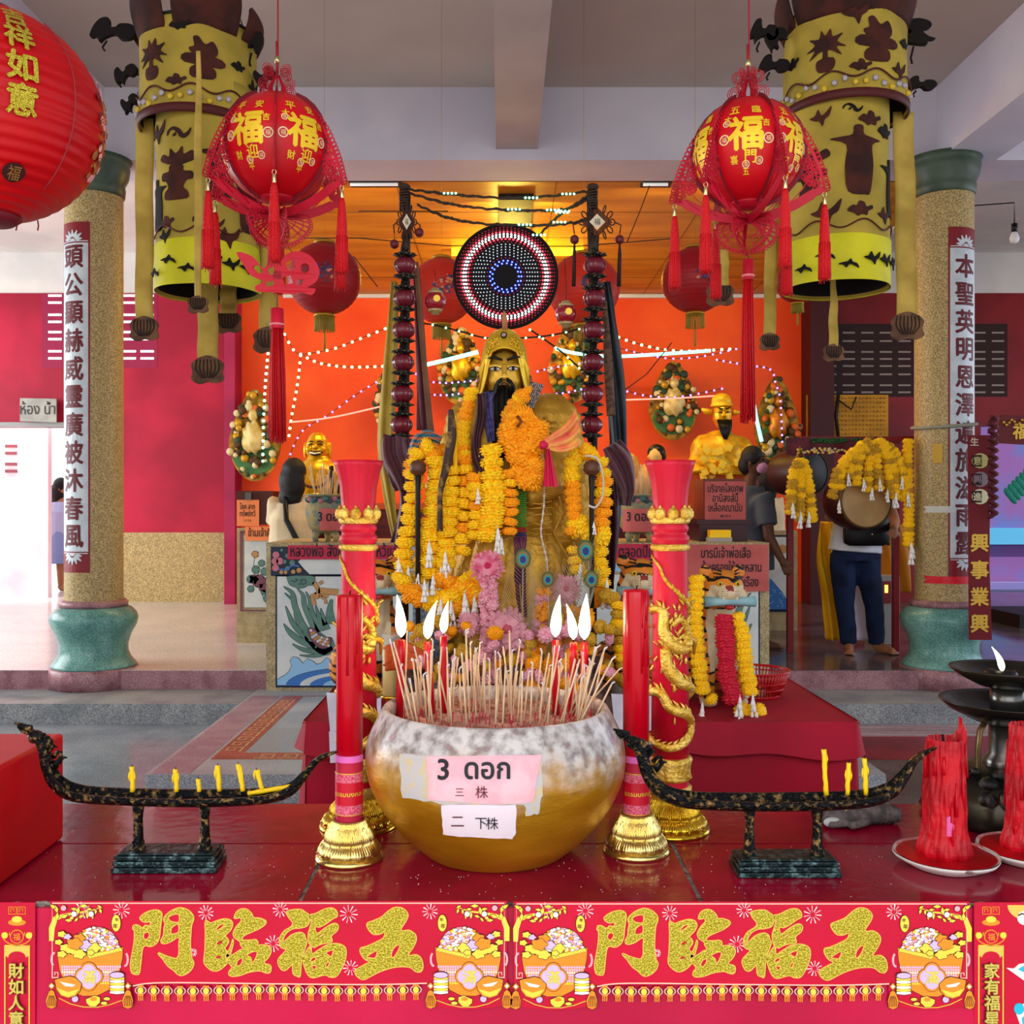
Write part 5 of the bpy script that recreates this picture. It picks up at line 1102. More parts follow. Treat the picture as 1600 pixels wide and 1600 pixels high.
g('marigold swag looping low across the left front of the statue', DS - .27, [([(628, 905), (640, 925), (665, 938), (695, 935), (720, 922), (742, 905)], 30, Y + O, .42), ([(690, 905), (712, 918), (735, 925), (752, 915)], 28, O, .4), ([(726, 905), (745, 930), (720, 948), (700, 945)], 26, Y + O, .5)], [(727, 925, 44), (690, 935, 40), (706, 938, 40), (742, 930, 36), (665, 905, 34), (678, 898, 30)])
g('marigold loop hung over the knob right of the statue', DS - .2, [([(913, 706), (900, 712), (893, 735), (896, 775), (898, 810), (897, 830)], 24, Y + O, .5), ([(913, 706), (930, 712), (941, 740), (942, 790), (938, 830), (935, 860), (940, 920), (936, 940)], 27, Y + O, .55), ([(902, 822), (918, 832), (936, 838)], 34, Y, .5), ([(898, 860), (902, 885), (912, 900)], 22, Y)], [(905, 880, 34), (946, 905, 44), (926, 815, 20)])
g('marigold loop hung over the knob left of the statue', DS - .17, [([(664, 706), (648, 716), (645, 740)], 26, Y + O, .42), ([(664, 706), (684, 702), (694, 708)], 26, O, .42)], [])
g('faded marigold chain hanging at the left of the low shrine step', DS - .26, [([(700, 955), (670, 975), (655, 990), (652, 1010)], 24, O + FD, .5)], [])
g('dim marigold chain beside the tiger behind the right long candle', DS - .3, [([(1000 - 55, 930), (957, 935), (966, 950), (967, 980), (972, 1010), (974, 1040)], 22, FD + Y, .6), ([(948, 1040), (960, 1055), (972, 1065)], 22, FD, .6)], [])
for px, lb in ((662, 'dark wooden slotted knob on a stalk, left of the statue'), (915, 'dark wooden slotted knob on a stalk, right of the statue')):
    c = q(px, 735, -.24); t = thing('slotted_wood_ball', lb, 'wooden ball', Vector((c.x, c.y, ZR))); b = MB(); b.ball(c, (.028, .026, .026), 0, 20, 14, df=lambda u: 1 - .12 * (abs(u.z) < .12)); b.build('head', M('knob_wood', '#4a2a1c', .45, col2='#5e3826', sc=20), t)
    b = MB(); b.tube([Vector((c.x, c.y, ZR)), c + Vector((0, 0, -.07)), c], [.008, .008, .012], 8); b.build('stalk', M('stalk_dark', '#1a0f0c', .5), t)
# sashes, beads, scarf
def cloth(name, lb, pts, wd, m, d, cat='sash', th=.004, wav=0, n=10):
    """hanging strip: pts px path, wd px widths"""
    L = spline([tuple(p) for p in pts], n); k = len(L); wv = spline([(w_, 0) for w_ in wd], max(1, int(k / max(1, len(wd) - 1))))
    wv = [wv[min(len(wv) - 1, int(i / (k - 1) * (len(wv) - 1)))][0] for i in range(k)]
    b = MB(); vs = []; nu = 14
    def fn(u, v):
        i = min(k - 1, int(round(v * (k - 1)))); a = L[max(i - 1, 0)]; c = L[min(i + 1, k - 1)]; dx, dy = c[0] - a[0], c[1] - a[1]; l = math.hypot(dx, dy) or 1
        s_ = (u - .5) * wv[i]; p = P(L[i][0] - dy / l * s_, L[i][1] + dx / l * s_, d); p.y += wav * sin(u * 11 + v * 5) * .5 - .006 * cos((u - .5) * 3); return p
    b.grid(fn, nu, k - 1); o = b.build(name, m, loc=P(L[-1][0], L[-1][1], d)); s_ = o.modifiers.new('thickness', 'SOLIDIFY'); s_.thickness = th
    return tag(o, lb, cat)
cloth('patterned_sash', 'navy patterned sash falling left of the beard into a dark forked tail', [(762, 612), (763, 650), (768, 690)], [14, 18, 10], M('navy_speck', '#17214f', .5, col2='#4a3f7a', sc=60), DS - .24, wav=.01)
cloth('trailing_sash', 'dark maroon sash twisting down left of the beard', [(752, 615), (752, 650), (744, 690), (748, 720), (752, 738)], [12, 16, 15, 20, 12], M('sash_maroon', '#2c1018', .5, col2='#431a28', sc=8), DS - .27, wav=.012)
cloth('purple_sash', 'faded purple sash hanging below the green bead strap', [(812, 840), (813, 880), (812, 930), (815, 965)], [20, 18, 20, 18], M('sash_purple', '#4a1734', .6, col2='#5e2244', sc=10), DS - .22, wav=.01)
b = MB(); x0, x1, y0, y1 = 804, 820, 762, 822
for r_ in range(18):
    for c_ in range(6): b.ball(q(x0 + (c_ + .5 * (r_ % 2)) * 2.9, y0 + r_ * 3.4, -.205), .0036, 0, 7, 5)
for r_ in range(6):
    for c_ in range(6): b.ball(q(x0 + (c_ + .5 * (r_ % 2)) * 2.9, 824 + r_ * 3.4, -.205), .0036, 1 if r_ < 2 else 2, 7, 5)
tag(b.build('bead_strap', [M('bead_green', '#3f8a2c', .3), M('bead_red', '#a01424', .3), M('bead_blue', '#1c2a6a', .3)], loc=q(812, 842, -.205)), 'flat strap of green, red and blue beads on the statue robe', 'beads')
b = MB(); L = spline([(843, 705), (846, 740), (846, 790), (842, 830), (850, 870), (852, 905)], 14)
for i, (x, y) in enumerate(L): b.ball(q(x, y, -.2), .0034 if i % 4 else .005, 0, 7, 5)
tag(b.build('bead_string', M('bead_white', '#cfc7b8', .3), loc=q(852, 905, -.2)), 'long string of small white beads down the statue robe', 'beads')
b = MB(); L = spline([(906, 718), (922, 722), (930, 745), (930, 775), (920, 792), (910, 790)], 10)
for x, y in L: b.ball(q(x, y, -.26), .0038, 0, 7, 5)
tag(b.build('bead_string', M('bead_white', '#cfc7b8', .3), loc=q(930, 760, -.26)), 'short curved string of white beads on the knob right of the statue', 'beads')
b = MB()
for i in range(16):
    for j in range(7): b.ball(q(813 + j * 2.8 + (16 - i) * .95, 640 - (16 - i) * 2.1 + j * .8, -.165 + .03 * i / 16), .0038, 0, 6, 4)
tag(b.build('sequin_armband', M('sequin_silver', '#a9a4a6', .2, .8, col2='#3a3638', sc=180, mix=(.5, .6)), loc=q(825, 645, -.17)), 'silver sequin band on the right shoulder of the statue', 'armband')
msc = M('scarf_pink_yellow', '#e84a5a', .55, col2='#f0b850', sc=9, mix=(.4, .6), alpha=.95)
t = thing('chiffon_scarf', 'pink and yellow chiffon scarf knotted at the right of the orange wreath', 'scarf', q(845, 705, -.3))
b = MB()
for pts, w0, w1 in (([(842, 704), (860, 695), (878, 685), (893, 668)], 8, 34), ([(842, 704), (862, 706), (880, 700), (892, 690)], 8, 30)):
    L = spline(pts, 6); k = len(L)
    def fn(u, v, L=L, k=k, w0=w0, w1=w1):
        i = min(k - 1, int(round(v * (k - 1)))); return q(L[i][0] + (u - .5) * 6, L[i][1] + (u - .5) * (w0 + (w1 - w0) * v), -.31 + .012 * sin(u * 12) * v)
    b.grid(fn, 16, k - 1)
b.build('bow_end', msc, t)
b = MB(); b.grid(lambda u, v: q(850 + (u - .5) * (6 + 16 * v) + 4 * v, 708 + 55 * v, -.31 + .008 * sin(u * 14)), 14, 10); b.build('tail', M('scarf_crimson', '#d21a4a', .5), t); b = MB(); b.ball(q(843, 704, -.315), .014, df=lambda u: 1 + .15 * sin(8 * u.x)); b.build('knot', MC['scarf_crimson'], t)
cloth('wooden_staff', 'dark wooden and gold staff head standing left of the statue chest', [(704, 640), (706, 680), (697, 730), (688, 770), (687, 830)], [8, 15, 13, 9, 7], M('staff_wood', '#3a2414', .5, col2='#8f6a2a', sc=30, mix=(.5, .6)), DS - .3, 'staff', th=.02)
cloth('yellow_ribbon', 'yellow ribbon strip beside the dark staff', [(709, 650), (711, 690), (712, 735)], [7, 8, 6], mmy, DS - .26, 'ribbon')

# ================= pole lantern strings =================
mmar = M('maroon_lantern', '#571020', .3, coat=.5, col2='#6b1628', sc=9); mblk2 = M('fringe_black', '#141210', .5, .3, col2='#8f8a78', sc=120, mix=(.56, .64))
def pole(px, side, lb):
    d = 3.66; k = d / F; c = P(px, 0, d); Z = lambda py: CH - (py - CY) * k
    t = thing('lantern_pole', lb, 'pole', (c.x, d, ZR), 'pair of tall poles strung with maroon lanterns')
    b = MB(); b.tube([(c.x, d, ZR), (c.x + .006, d, Z(600)), (c.x + .01 * (-side), d, Z(300))], [.014, .012, .012], 10); b.build('shaft', M('pole_dark', '#1c1412', .6, col2='#3a2a20', sc=20), t)
    for i, py in enumerate((418, 469, 518, 568, 617, 665)):
        x = c.x + .0025 * (i - 2) * (-1 if side < 0 else -1); y = d - .03
        b = MB(); b.ball((x, y, Z(py)), (.041, .041, .033), 0, 40, 14, df=lambda u: .90 + .10 * abs(sin(5 * math.atan2(u.y, u.x))) if abs(u.z) < .99 else .95); lan = b.build('lantern', mmar, t, loc=(x, y, Z(py)))
        for s_ in (-1, 1):
            b = MB(); z0 = Z(py) + s_ * .033; b.lathe([(.012, z0 - s_ * .006), (.03, z0), (.041, z0 + s_ * .005), (.03, z0 + s_ * .009), (.014, z0 + s_ * .014), (.012, z0 + s_ * .028)], (x, y, 0), 30, rf=lambda a, z, j: 1 + .14 * sin(9 * a) * (1 if 1 <= j <= 3 else .3)); o = b.build('fringe_trim', mblk2, lan)
    b = MB(); zt = Z(352); kk = c.x + (.012 if side < 0 else .012); sx = .55 if side < 0 else 1
    for r_ in (.05, .042, .034): b.tube([(kk + sx * r_, d - .04, zt), (kk, d - .04, zt + r_), (kk - sx * r_, d - .04, zt), (kk, d - .04, zt - r_)], .0035, 6, closed=True)
    for q_ in range(12): a = q_ * pi / 6; b.tube([(kk + sx * (.052 + .012 * cos(w_)) * cos(a), d - .04, zt + (.052 + .012 * cos(w_)) * sin(a) + .011 * sin(w_)) for w_ in [v * pi / 4 for v in range(8)]], .0025, 5, closed=True)
    for s_ in (-1, 1): b.tube([(kk + s_ * sx * .06, d - .04, zt), (kk + s_ * sx * .085, d - .04, zt - .01), (kk + s_ * sx * .08, d - .04, zt - .04)], .0025, 5)
    b.build('knot', M('knot_brown', '#3a1c16', .6), t)
    b = MB(); f = lambda u, v, z: Vector((kk + sx * u, d - .046 - z, zt + v)); b.shape([(.028, 0), (0, .028), (-.028, 0), (0, -.028)], f, -.002, .001); b.text('福', f, 0, 0, .024, z=.002, mi=1); b.build('knot_plate', [M('plate_cream', '#cdbfa2', .5), mblk], t)
    for s_ in (-1, 1):
        x = kk + s_ * sx * .08; z = Z(379 if side > 0 else (368 if s_ > 0 else 386)); b = MB(); b.ball((x, d - .04, z), .0165, 0, 14, 10, df=lambda u: 1 - .08 * (abs(u.z) < .15)); b.tube([(x, d - .04, z + .015), (x, d - .04, zt - .03)], .0012, 4); o = b.build('bead', M('bead_maroon', '#5c1820', .4), t, loc=(x, d - .04, z))
        if side > 0: b = MB(); b.tube([(x, d - .04, z - .016), (x, d - .04, z - .05), (x - .003, d - .04, z - .165)], [.003, .0065, .0075], 8); b.build('tassel', M('tassel_brown', '#2c1414', .7), o)
    b = MB(); 
    for i in range(9): b.tube([(c.x + .016 * cos(a + i) , d + .016 * sin(a + i), Z(300) - .008 * i + .002 * a) for a in [w_ * .7 for w_ in range(10)]], .004, 5)
    b.ball((c.x, d, Z(292)), (.022, .022, .012), 0, 12, 8); b.tube([(c.x, d, Z(402)), (c.x + .01, d - .02, Z(370))], [.02, .012], 8); b.build('wire_wrap', M('wire_brown', '#33251a', .6), t)
    return t
pole(632, -1, 'left tall pole strung with six maroon lanterns below a side-on knot')
pole(926, 1, 'right tall pole strung with six maroon lanterns below a diamond knot with two tassels')
mmaro = M('cloth_maroon', '#4a1a28', .5, col2='#5e2434', sc=6, sheen=.3); mnav = M('cloth_navy', '#141a22', .5, col2='#2a3038', sc=7); mycl = M('cloth_olive', '#a9913a', .6, col2='#c4aa48', sc=5)
cloth('olive_drape', 'long olive-yellow drape behind the left lantern pole', [(616, 440), (613, 520), (608, 600), (602, 690), (607, 760), (618, 840)], [8, 18, 24, 26, 20, 8], mycl, 3.75, 'drape', wav=.02)
cloth('maroon_drape', 'narrow mauve drape hanging right of the left lantern pole', [(650, 420), (655, 500), (660, 600), (662, 672)], [8, 14, 18, 20], M('cloth_mauve', '#6e3540', .6, col2='#5a2832', sc=7), 3.72, 'drape', wav=.015)
cloth('navy_drape', 'long dark navy drape behind the right lantern pole', [(948, 440), (955, 520), (962, 600), (966, 690), (968, 760)], [8, 22, 30, 26, 20], mnav, 3.75, 'drape', wav=.02)
cloth('dusty_drape', 'dust-brown cloth strip between the right lantern pole and the navy drape', [(945, 470), (950, 560), (955, 650)], [6, 14, 14], M('cloth_dust', '#6f5140', .9, col2='#49362c', sc=60), 3.70, 'drape')
cloth('bunched_drape', 'bunched maroon cloth at the foot of the left lantern pole', [(622, 682), (618, 710), (622, 735), (628, 765)], [44, 44, 38, 20], mmaro, 3.60, 'drape', wav=.05)
cloth('hanging_drape', 'maroon cloth tail hanging under the left bunched cloth', [(636, 745), (634, 790), (620, 850)], [26, 20, 18], mmaro, 3.62, 'drape', wav=.03)
cloth('bunched_drape', 'bunched maroon cloth right of the statue shoulder', [(955, 695), (968, 720), (978, 760), (976, 790)], [30, 44, 28, 14], mmaro, 3.60, 'drape', wav=.05)
cloth('hanging_drape', 'dark maroon cloth hanging right of the right marigold loop', [(952, 740), (955, 800), (950, 870), (948, 920)], [34, 32, 26, 18], M('cloth_plum', '#351520', .5), 3.63, 'drape', wav=.03)
cloth('striped_scarf', 'small striped scarf bundle over the left marigold loop', [(644, 712), (650, 690), (668, 680), (688, 690)], [14, 16, 18, 12], M('scarf_stripe', '#2a6f88', .5, col2='#b9785a', sc=18, kind='wave', mix=(.45, .55)), DS - .19, 'scarf', wav=.02)
b = MB(); b.tube([P(650, 410, 3.7), P(660, 540, 3.7), P(673, 672, 3.7), (P(676, 0, 3.7).x, 3.7, ZR)], [.009, .01, .012, .012], 10); tag(b.build('bamboo_pole', M('bamboo_brown', '#6e4a34', .6, col2='#83593f', sc=10), loc=(P(676, 0, 3.7).x, 3.7, ZR)), 'thin brown bare pole leaning right of the left lantern string', 'pole')
# small lanterns
for px, py, lb in ((680, 471, 'small red gold-capped lantern hanging left of the light disc'), (884, 491, 'small red gold-capped lantern hanging right of the light disc')):
    d = 3.6; c = P(px, py, d); t = thing('small_lantern', lb, 'lantern', c); b = MB(); b.ball(c, (.038, .038, .036), 0, 36, 14, df=lambda u: .95 + .05 * abs(sin(6 * math.atan2(u.y, u.x)))); b.build('globe', M('lantern_crimson', '#8e1024', .25, coat=.5), t)
    for s_ in (-1, 1): b = MB(); b.lathe([(.026, s_ * .028), (.024, s_ * .036), (.015, s_ * .036), (.014, s_ * .046)], c, 24, rf=lambda a, z, j: 1 + .05 * sin(16 * a)); b.build('collar', M('collar_cream', '#b8a170', .4, .4), t)
    b = MB(); b.shape(circ(0, 0, .012, 12), lambda u, v, z: c + Vector((u + .008, -.036 - z, v + .004)), 0, .002); b.build('gold_mark', M('mark_gold', '#d9b23c', .4, .4), t)
    b = MB(); b.tube([c + Vector((0, 0, .045)), c + Vector((.003, 0, .08)), c + Vector((-.004, 0, .11 if px < 700 else .2))], .0012, 5); b.build('cord', mblk, t)

# ================= LED halo disc =================
DL = 3.88; kL = DL / F; dc = P(790, 432, DL)
t = thing('led_halo_disc', 'round black disc with rings of red, white and blue lights above the statue head', 'light disc', dc)
Xd = Matrix.Rotation(pi / 2, 3, 'X')
b = MB(); b.lathe([(0, -.02), (.195, -.02), (.2, -.012), (.2, .006), (.195, .010), (.19, .0), (0, .0)], dc, 72, X=Xd); b.build('backing', M('disc_black', '#0c070a', .85), t)
LM = {'r': M('led_red', '#ff2a3a', .3, emit=5), 'w': M('led_white', '#fff2f0', .3, emit=9), 'p': M('led_pale', '#c8d4d8', .3, emit=.8), 'b': M('led_blue', '#3a4aff', .3, emit=9), 'd': M('led_dim', '#9a2030', .3, emit=.7)}
rings = [(.050, 'b', 17), (.060, 'b', 22), (.071, 'd', 28), (.082, 'p', 32), (.092, 'p', 36), (.102, 'p', 40), (.112, 'p', 44), (.122, 'p', 48), (.132, 'd', 54), (.142, 'r', 60), (.151, 'w', 66), (.160, 'w', 70), (.169, 'r', 74), (.178, 'd', 78), (.186, 'd', 82)]
for r_, m_, n_ in rings:
    b = MB()
    for i in range(n_):
        a = 2 * pi * i / n_; c = dc + Vector((r_ * cos(a), -.001, r_ * sin(a))); s_ = .0034 if m_ in 'wrb' else .0024
        b.ball(c, (s_, .004, s_), 0, 6, 4)
    o = b.build('led_ring', LM[m_], t); o['label'] = {'r': 'red', 'w': 'bright white', 'p': 'pale white', 'b': 'blue', 'd': 'dim red'}[m_] + ' ring of lights'
b = MB(); b.tube([dc + Vector((0, .02, -.1)), Vector((dc.x, DL + .0, ZR))], .01, 8); b.build('stand', mblk, t)
# ================= tall cylinder banners =================
mycyl = M('banner_ochre', '#86742a', .8, col2='#ae9638', sc=5, det=8, mix=(.3, .65), bump=.45, bsc=9); mbry = M('banner_lime', '#b5b00c', .6, col2='#cac41c', sc=6)
mfelt = M('felt_brown', '#2c1410', .85, col2='#451c14', sc=12); mfeltk = M('felt_black', '#120c0b', .9); mtrim = M('trim_maroon', '#4a1414', .6)
msil = M('silver_flower', '#a79fa6', .5, .2); mrib = M('ribbon_ochre', '#9a7f34', .75, col2='#b89c48', sc=6, bump=.3, bsc=14); mtab = M('lotus_tab_brown', '#4a3020', .7, col2='#6b4a30', sc=16)
MOT = {
 'vase': [[(-.5,-1),(.5,-1),(.55,-.7),(.35,-.5),(.5,-.2),(.75,-.15),(.75,.15),(.35,.2),(.3,.45),(-.3,.45),(-.35,.2),(-.75,.15),(-.75,-.15),(-.5,-.2),(-.35,-.5),(-.55,-.7)], [(-.15,.45),(-.9,.75),(-.7,1.0),(-.35,.85),(-.3,1.2),(0,.95),(.3,1.25),(.35,.9),(.75,1.05),(.9,.7),(.15,.45)]],
 'plant': [[(-.35,-1),(.35,-1),(.4,-.45),(-.4,-.45)], [(-.12,-.45),(-.15,0),(-.8,-.3),(-.5,.1),(-.95,.1),(-.5,.35),(-.8,.7),(-.3,.6),(-.2,1),(0,.7),(.25,1),(.35,.6),(.8,.7),(.55,.35),(.95,.05),(.5,.1),(.75,-.35),(.15,0),(.12,-.45)]],
 'urn': [[(-.5,-1),(.5,-1),(.6,-.6),(.35,-.4),(.35,-.3),(-.35,-.3),(-.35,-.4),(-.6,-.6)], [(-.85,-.3),(.85,-.42),(.9,.0),(-.8,.15)], [(-.45,.15),(.5,.05),(.7,.4),(.45,.8),(.1,.6),(-.2,.95),(-.45,.9),(-.4,.5),(-.65,.4)]],
 'cloud': [[(-1,-.1),(-.6,.3),(-.3,.25),(-.1,.6),(.3,.5),(.45,.2),(.9,.35),(1,.1),(.6,-.1),(.5,-.4),(.1,-.35),(-.2,-.5),(-.5,-.3)]],
 'bird': [[(-1,.2),(-.5,.35),(-.2,.9),(.1,.3),(.5,.5),(1,1),(.8,.2),(.4,-.1),(.2,-.7),(-.1,-.2),(-.5,-.1)]],
 'robe': [[(-.15,1.15),(.15,1.15),(.2,.85),(.65,.75),(.9,.7),(.5,.5),(.55,-.2),(.45,-1.1),(.25,-1.2),(-.35,-1.1),(-.45,-.2),(-.4,.5),(-.95,.72),(-.6,.78),(-.2,.85)]],
 'scroll': [[(-1,0),(-.7,.4),(-.3,.3),(-.2,0),(-.5,-.1),(-.4,.1),(-.1,.15),(.1,-.2),(.5,-.3),(.9,0),(1,.4),(.7,.1),(.4,0),(.2,.3),(-.1,.5),(-.5,.6),(-1,.35)]]}
def canopy(cx, d, up, lo, ribbons, sides, flaps, mots, label):
    """up / lo: (centre px, radius px, top px, bottom px)"""
    k = d / F; Z = lambda py: CH - (py - CY) * k; X = lambda px: (px - CX) * k
    t = thing('cylinder_banner', label, 'hanging banner', (X(cx), d, Z(up[2])), 'pair of tall two-tier cylinder banners')
    for (c, r, y0, y1), nm in ((up, 'upper_tier'), (lo, 'lower_tier')):
        R_ = r * k; x = X(c); z0 = Z(y1); z1 = Z(y0)
        f = lambda a, z, j: 1 + .012 * sin(5 * a + z * 14) + .012 * nz((cos(a) * 2.5, sin(a) * 2.5, z * 9), 1, 3)
        b = MB(); n_ = 14; b.lathe([(R_ * (1 + .03 * (nm[0] == 'l') * max(0, 1 - q_ / 4)), z0 + (z1 - z0) * q_ / n_) for q_ in range(n_ + 1)], (x, d, 0), 72, 0, rf=f, cap=False)
        o = b.build(nm, mycyl, t, loc=(x, d, z0)); so_ = o.modifiers.new('thickness', 'SOLIDIFY'); so_.thickness = .004
        b = MB(); b.lathe([(R_ * .97, z0 + .01), (R_ * .96, z1 - .02)], (x, d, 0), 48, cap=False); b.build('lining', mfeltk, o)
        def mp(u, v, zz, R_=R_, x=x): a = u / R_; q_ = R_ * f(a - pi / 2, v, 0) * (1 + .03 * (nm[0] == 'l') * max(0, 1 - (v - z0) / (z1 - z0) * n_ / 4)); return Vector((x + (q_ + .003 + zz) * sin(a), d - (q_ + .003 + zz) * cos(a), v))
        b = MB()
        for kind, mx_, my_, s_, mi in mots[nm]:
            for lp in MOT[kind]: b.shape([(mx_ * R_ + a * s_, z0 + (z1 - z0) * my_ + c_ * s_) for a, c_ in smooth(lp, 3)], mp, 0, .0025, mi, maxl=.03)
        b.build('felt_motifs', [mfelt, mfeltk], o)
        b = MB()
        if nm == 'upper_tier':
            b.lathe([(R_ * 1.0, z0 - .006), (R_ * 1.035, z0 - .004), (R_ * 1.035, z0 + .025), (R_ * 1.01, z0 + .028)], (x, d, 0), 64, 0, cap=False)
            for i in range(40):
                a = 2 * pi * i / 40; q_ = R_ * f(a - pi / 2, z0 + .05, 0) + .006; b.ball((x + q_ * sin(a), d - q_ * cos(a), z0 + .05 + .012 * sin(i * 1.7)), (.011, .006, .011), 1 if i % 3 else 2, 8, 5, df=lambda u: 1 + .2 * sin(7 * u.x))
            b.tube([(x + (R_ * 1.02 + .004) * sin(a), d - (R_ * 1.02 + .004) * cos(a), z0 + .08 + .014 * sin(9 * a)) for a in [2 * pi * i / 120 for i in range(120)]], .0035, 5, 0, closed=True)
        else:
            b.lathe([(R_ * 1.047, z0 - .004), (R_ * 1.05, z0 + .004), (R_ * 1.03, z0 + .16), (R_ * 1.02, z0 + .165)], (x, d, 0), 64, 3, rf=f, cap=False)
            b.tube([(x + (R_ * 1.02 + .004) * sin(a), d - (R_ * 1.02 + .004) * cos(a), z0 + .2 + .016 * sin(7 * a)) for a in [2 * pi * i / 120 for i in range(120)]], .003, 5, 0, closed=True)
            for mx_ in (-.9, -.5, -.1, .35, .7, 1.05): 
                for lp in MOT['bird' if mx_ * 10 % 2 else 'cloud']: b.shape([(mx_ * R_ + a * .034, z0 + .07 + .02 * sin(mx_ * 9) + c_ * (.03 if mx_ > 0 else -.02)) for a, c_ in smooth(lp, 3)], mp, .008, .012, 4, maxl=.03)
        b.build('trim_band', [mtrim, msil, M('flower_gold', '#c8a82c', .5), mbry, mfeltk], o)
    zt = Z(up[2]); R_ = up[1] * k; xu = X(up[0])
    for a0, w_, h_, tw in flaps:                        # velvet petals of the crown
        b = MB()
        def fn(u, v):
            a = a0 + (u - .5) * w_ * math.sqrt(max(0.02, 1 - (max(0, v - .25) / .75) ** 2.4)) ; rr = R_ * (1.0 + .16 * sin(v * pi * .9)); return Vector((xu + rr * sin(a), d - rr * cos(a), zt - .05 + h_ * v))
        b.grid(fn, 14, 12); o = b.build('crown_petal', mfelt, t); s_ = o.modifiers.new('thickness', 'SOLIDIFY'); s_.thickness = .008
    b = MB(); b.tube([(xu + R_ * cos(a), d + R_ * sin(a), zt) for a in [i * pi / 16 for i in range(32)]], .006, 6, closed=True)
    for i in range(4): a = i * pi / 2 + .6; b.tube([(xu + R_ * cos(a), d + R_ * sin(a), zt), (xu, d, zt + .5)], .0025, 5)
    b.tube([(xu, d, zt + .5), (xu, d, zc)], .003, 5); b.tube([(xu - R_, d - .0, zt), (X(lo[0]), d, Z(lo[2])), (xu + R_, d, zt)], .003, 5); b.build('hanging_frame', M('iron_wire', '#1a1614', .6), t)
    for px, py, w_, h_, rot in sides:                   # felt bats tied to the sides
        c = Vector((X(px), d - .05, Z(py))); f2 = lambda u, v, z: c + Vector((u * cos(rot) - v * sin(rot), -z, u * sin(rot) + v * cos(rot)))
        b = MB(); lp = [(-1, -.3), (-.85, .3), (-.55, .75), (-.2, .8), (-.15, .3), (.1, .25), (.3, .45), (.8, .4), (1, .0), (.75, -.4), (.3, -.45), (.05, -.15), (-.4, -.35), (-.6, -.6), (-.7, -.25)]
        b.shape(smooth([(a * w_ * k, c_ * h_ * k) for a, c_ in lp], 3), f2, -.012, .012, 0); b.tube([c + Vector((-.3 * w_ * k, 0, -.5 * h_ * k)), c + Vector((-.5 * w_ * k, 0, -.9 * h_ * k)), c + Vector((-.4 * w_ * k, 0, -1.1 * h_ * k))], .004, 5)
        b.tube([c, Vector((xu + (R_ * .95 if px > up[0] else -R_ * .95), d, c.z + .02))], .003, 5); b.build('felt_bat', mfeltk, t)
    for px, y0, y1, w_, dy, tw_, ln in ribbons:         # long ribbons with lotus tabs
        c = Vector((X(px), d + dy, 0)); kk = (d + dy) / F; ww = w_ * kk / 2; zA = CH - (y0 - CY) * kk; zB = CH - (y1 - CY) * kk; c.x = (px - CX) * kk
        def fn(u, v): 
            w2 = ww * (.5 + .5 * min(1, v * 2.2)) if tw_ else ww; an = tw_ * sin(v * 5) ; s_ = (u - .5) * 2 * w2
            return Vector((c.x + s_ * cos(an) + (ln * kk * (1 - v)), c.y + s_ * sin(an) + .006 * sin(v * 13), zA + (zB - zA) * v))
        b = MB(); b.grid(fn, 4, 40); b.shape([(0, 0), (1, 0), (1, 1), (0, 1)], lambda u, v, z: Vector((0, 0, 0)), 0, 0) if 0 else None
        o = b.build('ribbon', mrib, t, loc=(c.x, c.y, zA)); s_ = o.modifiers.new('thickness', 'SOLIDIFY'); s_.thickness = .004
        b = MB(); f3 = lambda u, v, z: Vector((c.x + u, c.y - .004 - z, zB + v)); tw2 = max(w_ * .85, 17) * kk; th_ = tw2 * 1.2
        out = smooth([(-.75, .15), (-.4, .3), (0, .38), (.4, .3), (.75, .15), (.95, -.1), (.85, -.4), (.95, -.75), (.5, -.95), (0, -.9), (-.5, -1), (-.95, -.75), (-.85, -.4), (-.95, -.1)], 3)
        b.shape([(a * tw2, c_ * th_) for a, c_ in out], f3, -.004, .004, 0)
        for q_ in range(-3, 4): b.shape(strip(spline([(q_ * .1 * tw2, -.7 * th_), (q_ * .22 * tw2, -.3 * th_), (q_ * .2 * tw2, .18 * th_)], 4), .0035), f3, .003, .008, 1)
        b.build('lotus_tab', [mtab, M('tab_dark', '#241610', .8)], o)
    return t
canopy(318, 3.9, (310, 88, 60, 205), (325, 77, 150, 458),
 [(226, 185, 505, 28, .0, 0, 0), (310, 80, 470, 13, -.30, .5, 0), (325, 430, 568, 32, .02, 0, 0), (420, 380, 522, 30, .05, 0, 0), (357, 440, 495, 26, .16, 0, 0)],
 [(186, 60, 36, 26, 0), (205, 125, 20, 18, .6), (212, 170, 16, 16, .9), (402, 75, 14, 34, -.2), (420, 130, 18, 22, .8)],
 [(-.72, .85, .26, 0), (.42, 1.1, .25, 0), (1.35, .5, .14, 0), (-1.9, .8, .12, 0), (2.6, .9, .14, 0)],
 {'upper_tier': [('plant', -.55, .55, .072, 0), ('urn', .36, .55, .075, 0), ('cloud', -.02, .87, .04, 1), ('cloud', -.08, .3, .038, 0), ('cloud', 1.0, .55, .035, 1), ('cloud', -1.3, .3, .03, 1), ('bird', 1.5, .4, .05, 1)],
  'lower_tier': [('vase', -.35, .52, .085, 0), ('robe', -.95, .4, .08, 1), ('robe', .5, .55, .09, 0), ('scroll', .3, .29, .055, 0), ('cloud', -.6, .3, .04, 0), ('bird', -.65, .23, .035, 1), ('scroll', -.3, .72, .05, 0), ('bird', -.9, .74, .05, 0), ('bird', .65, .22, .05, 0), ('robe', 1.1, .4, .08, 0)]},
 'left two-tier yellow cylinder banner with brown felt pictures, behind the left fan lantern')
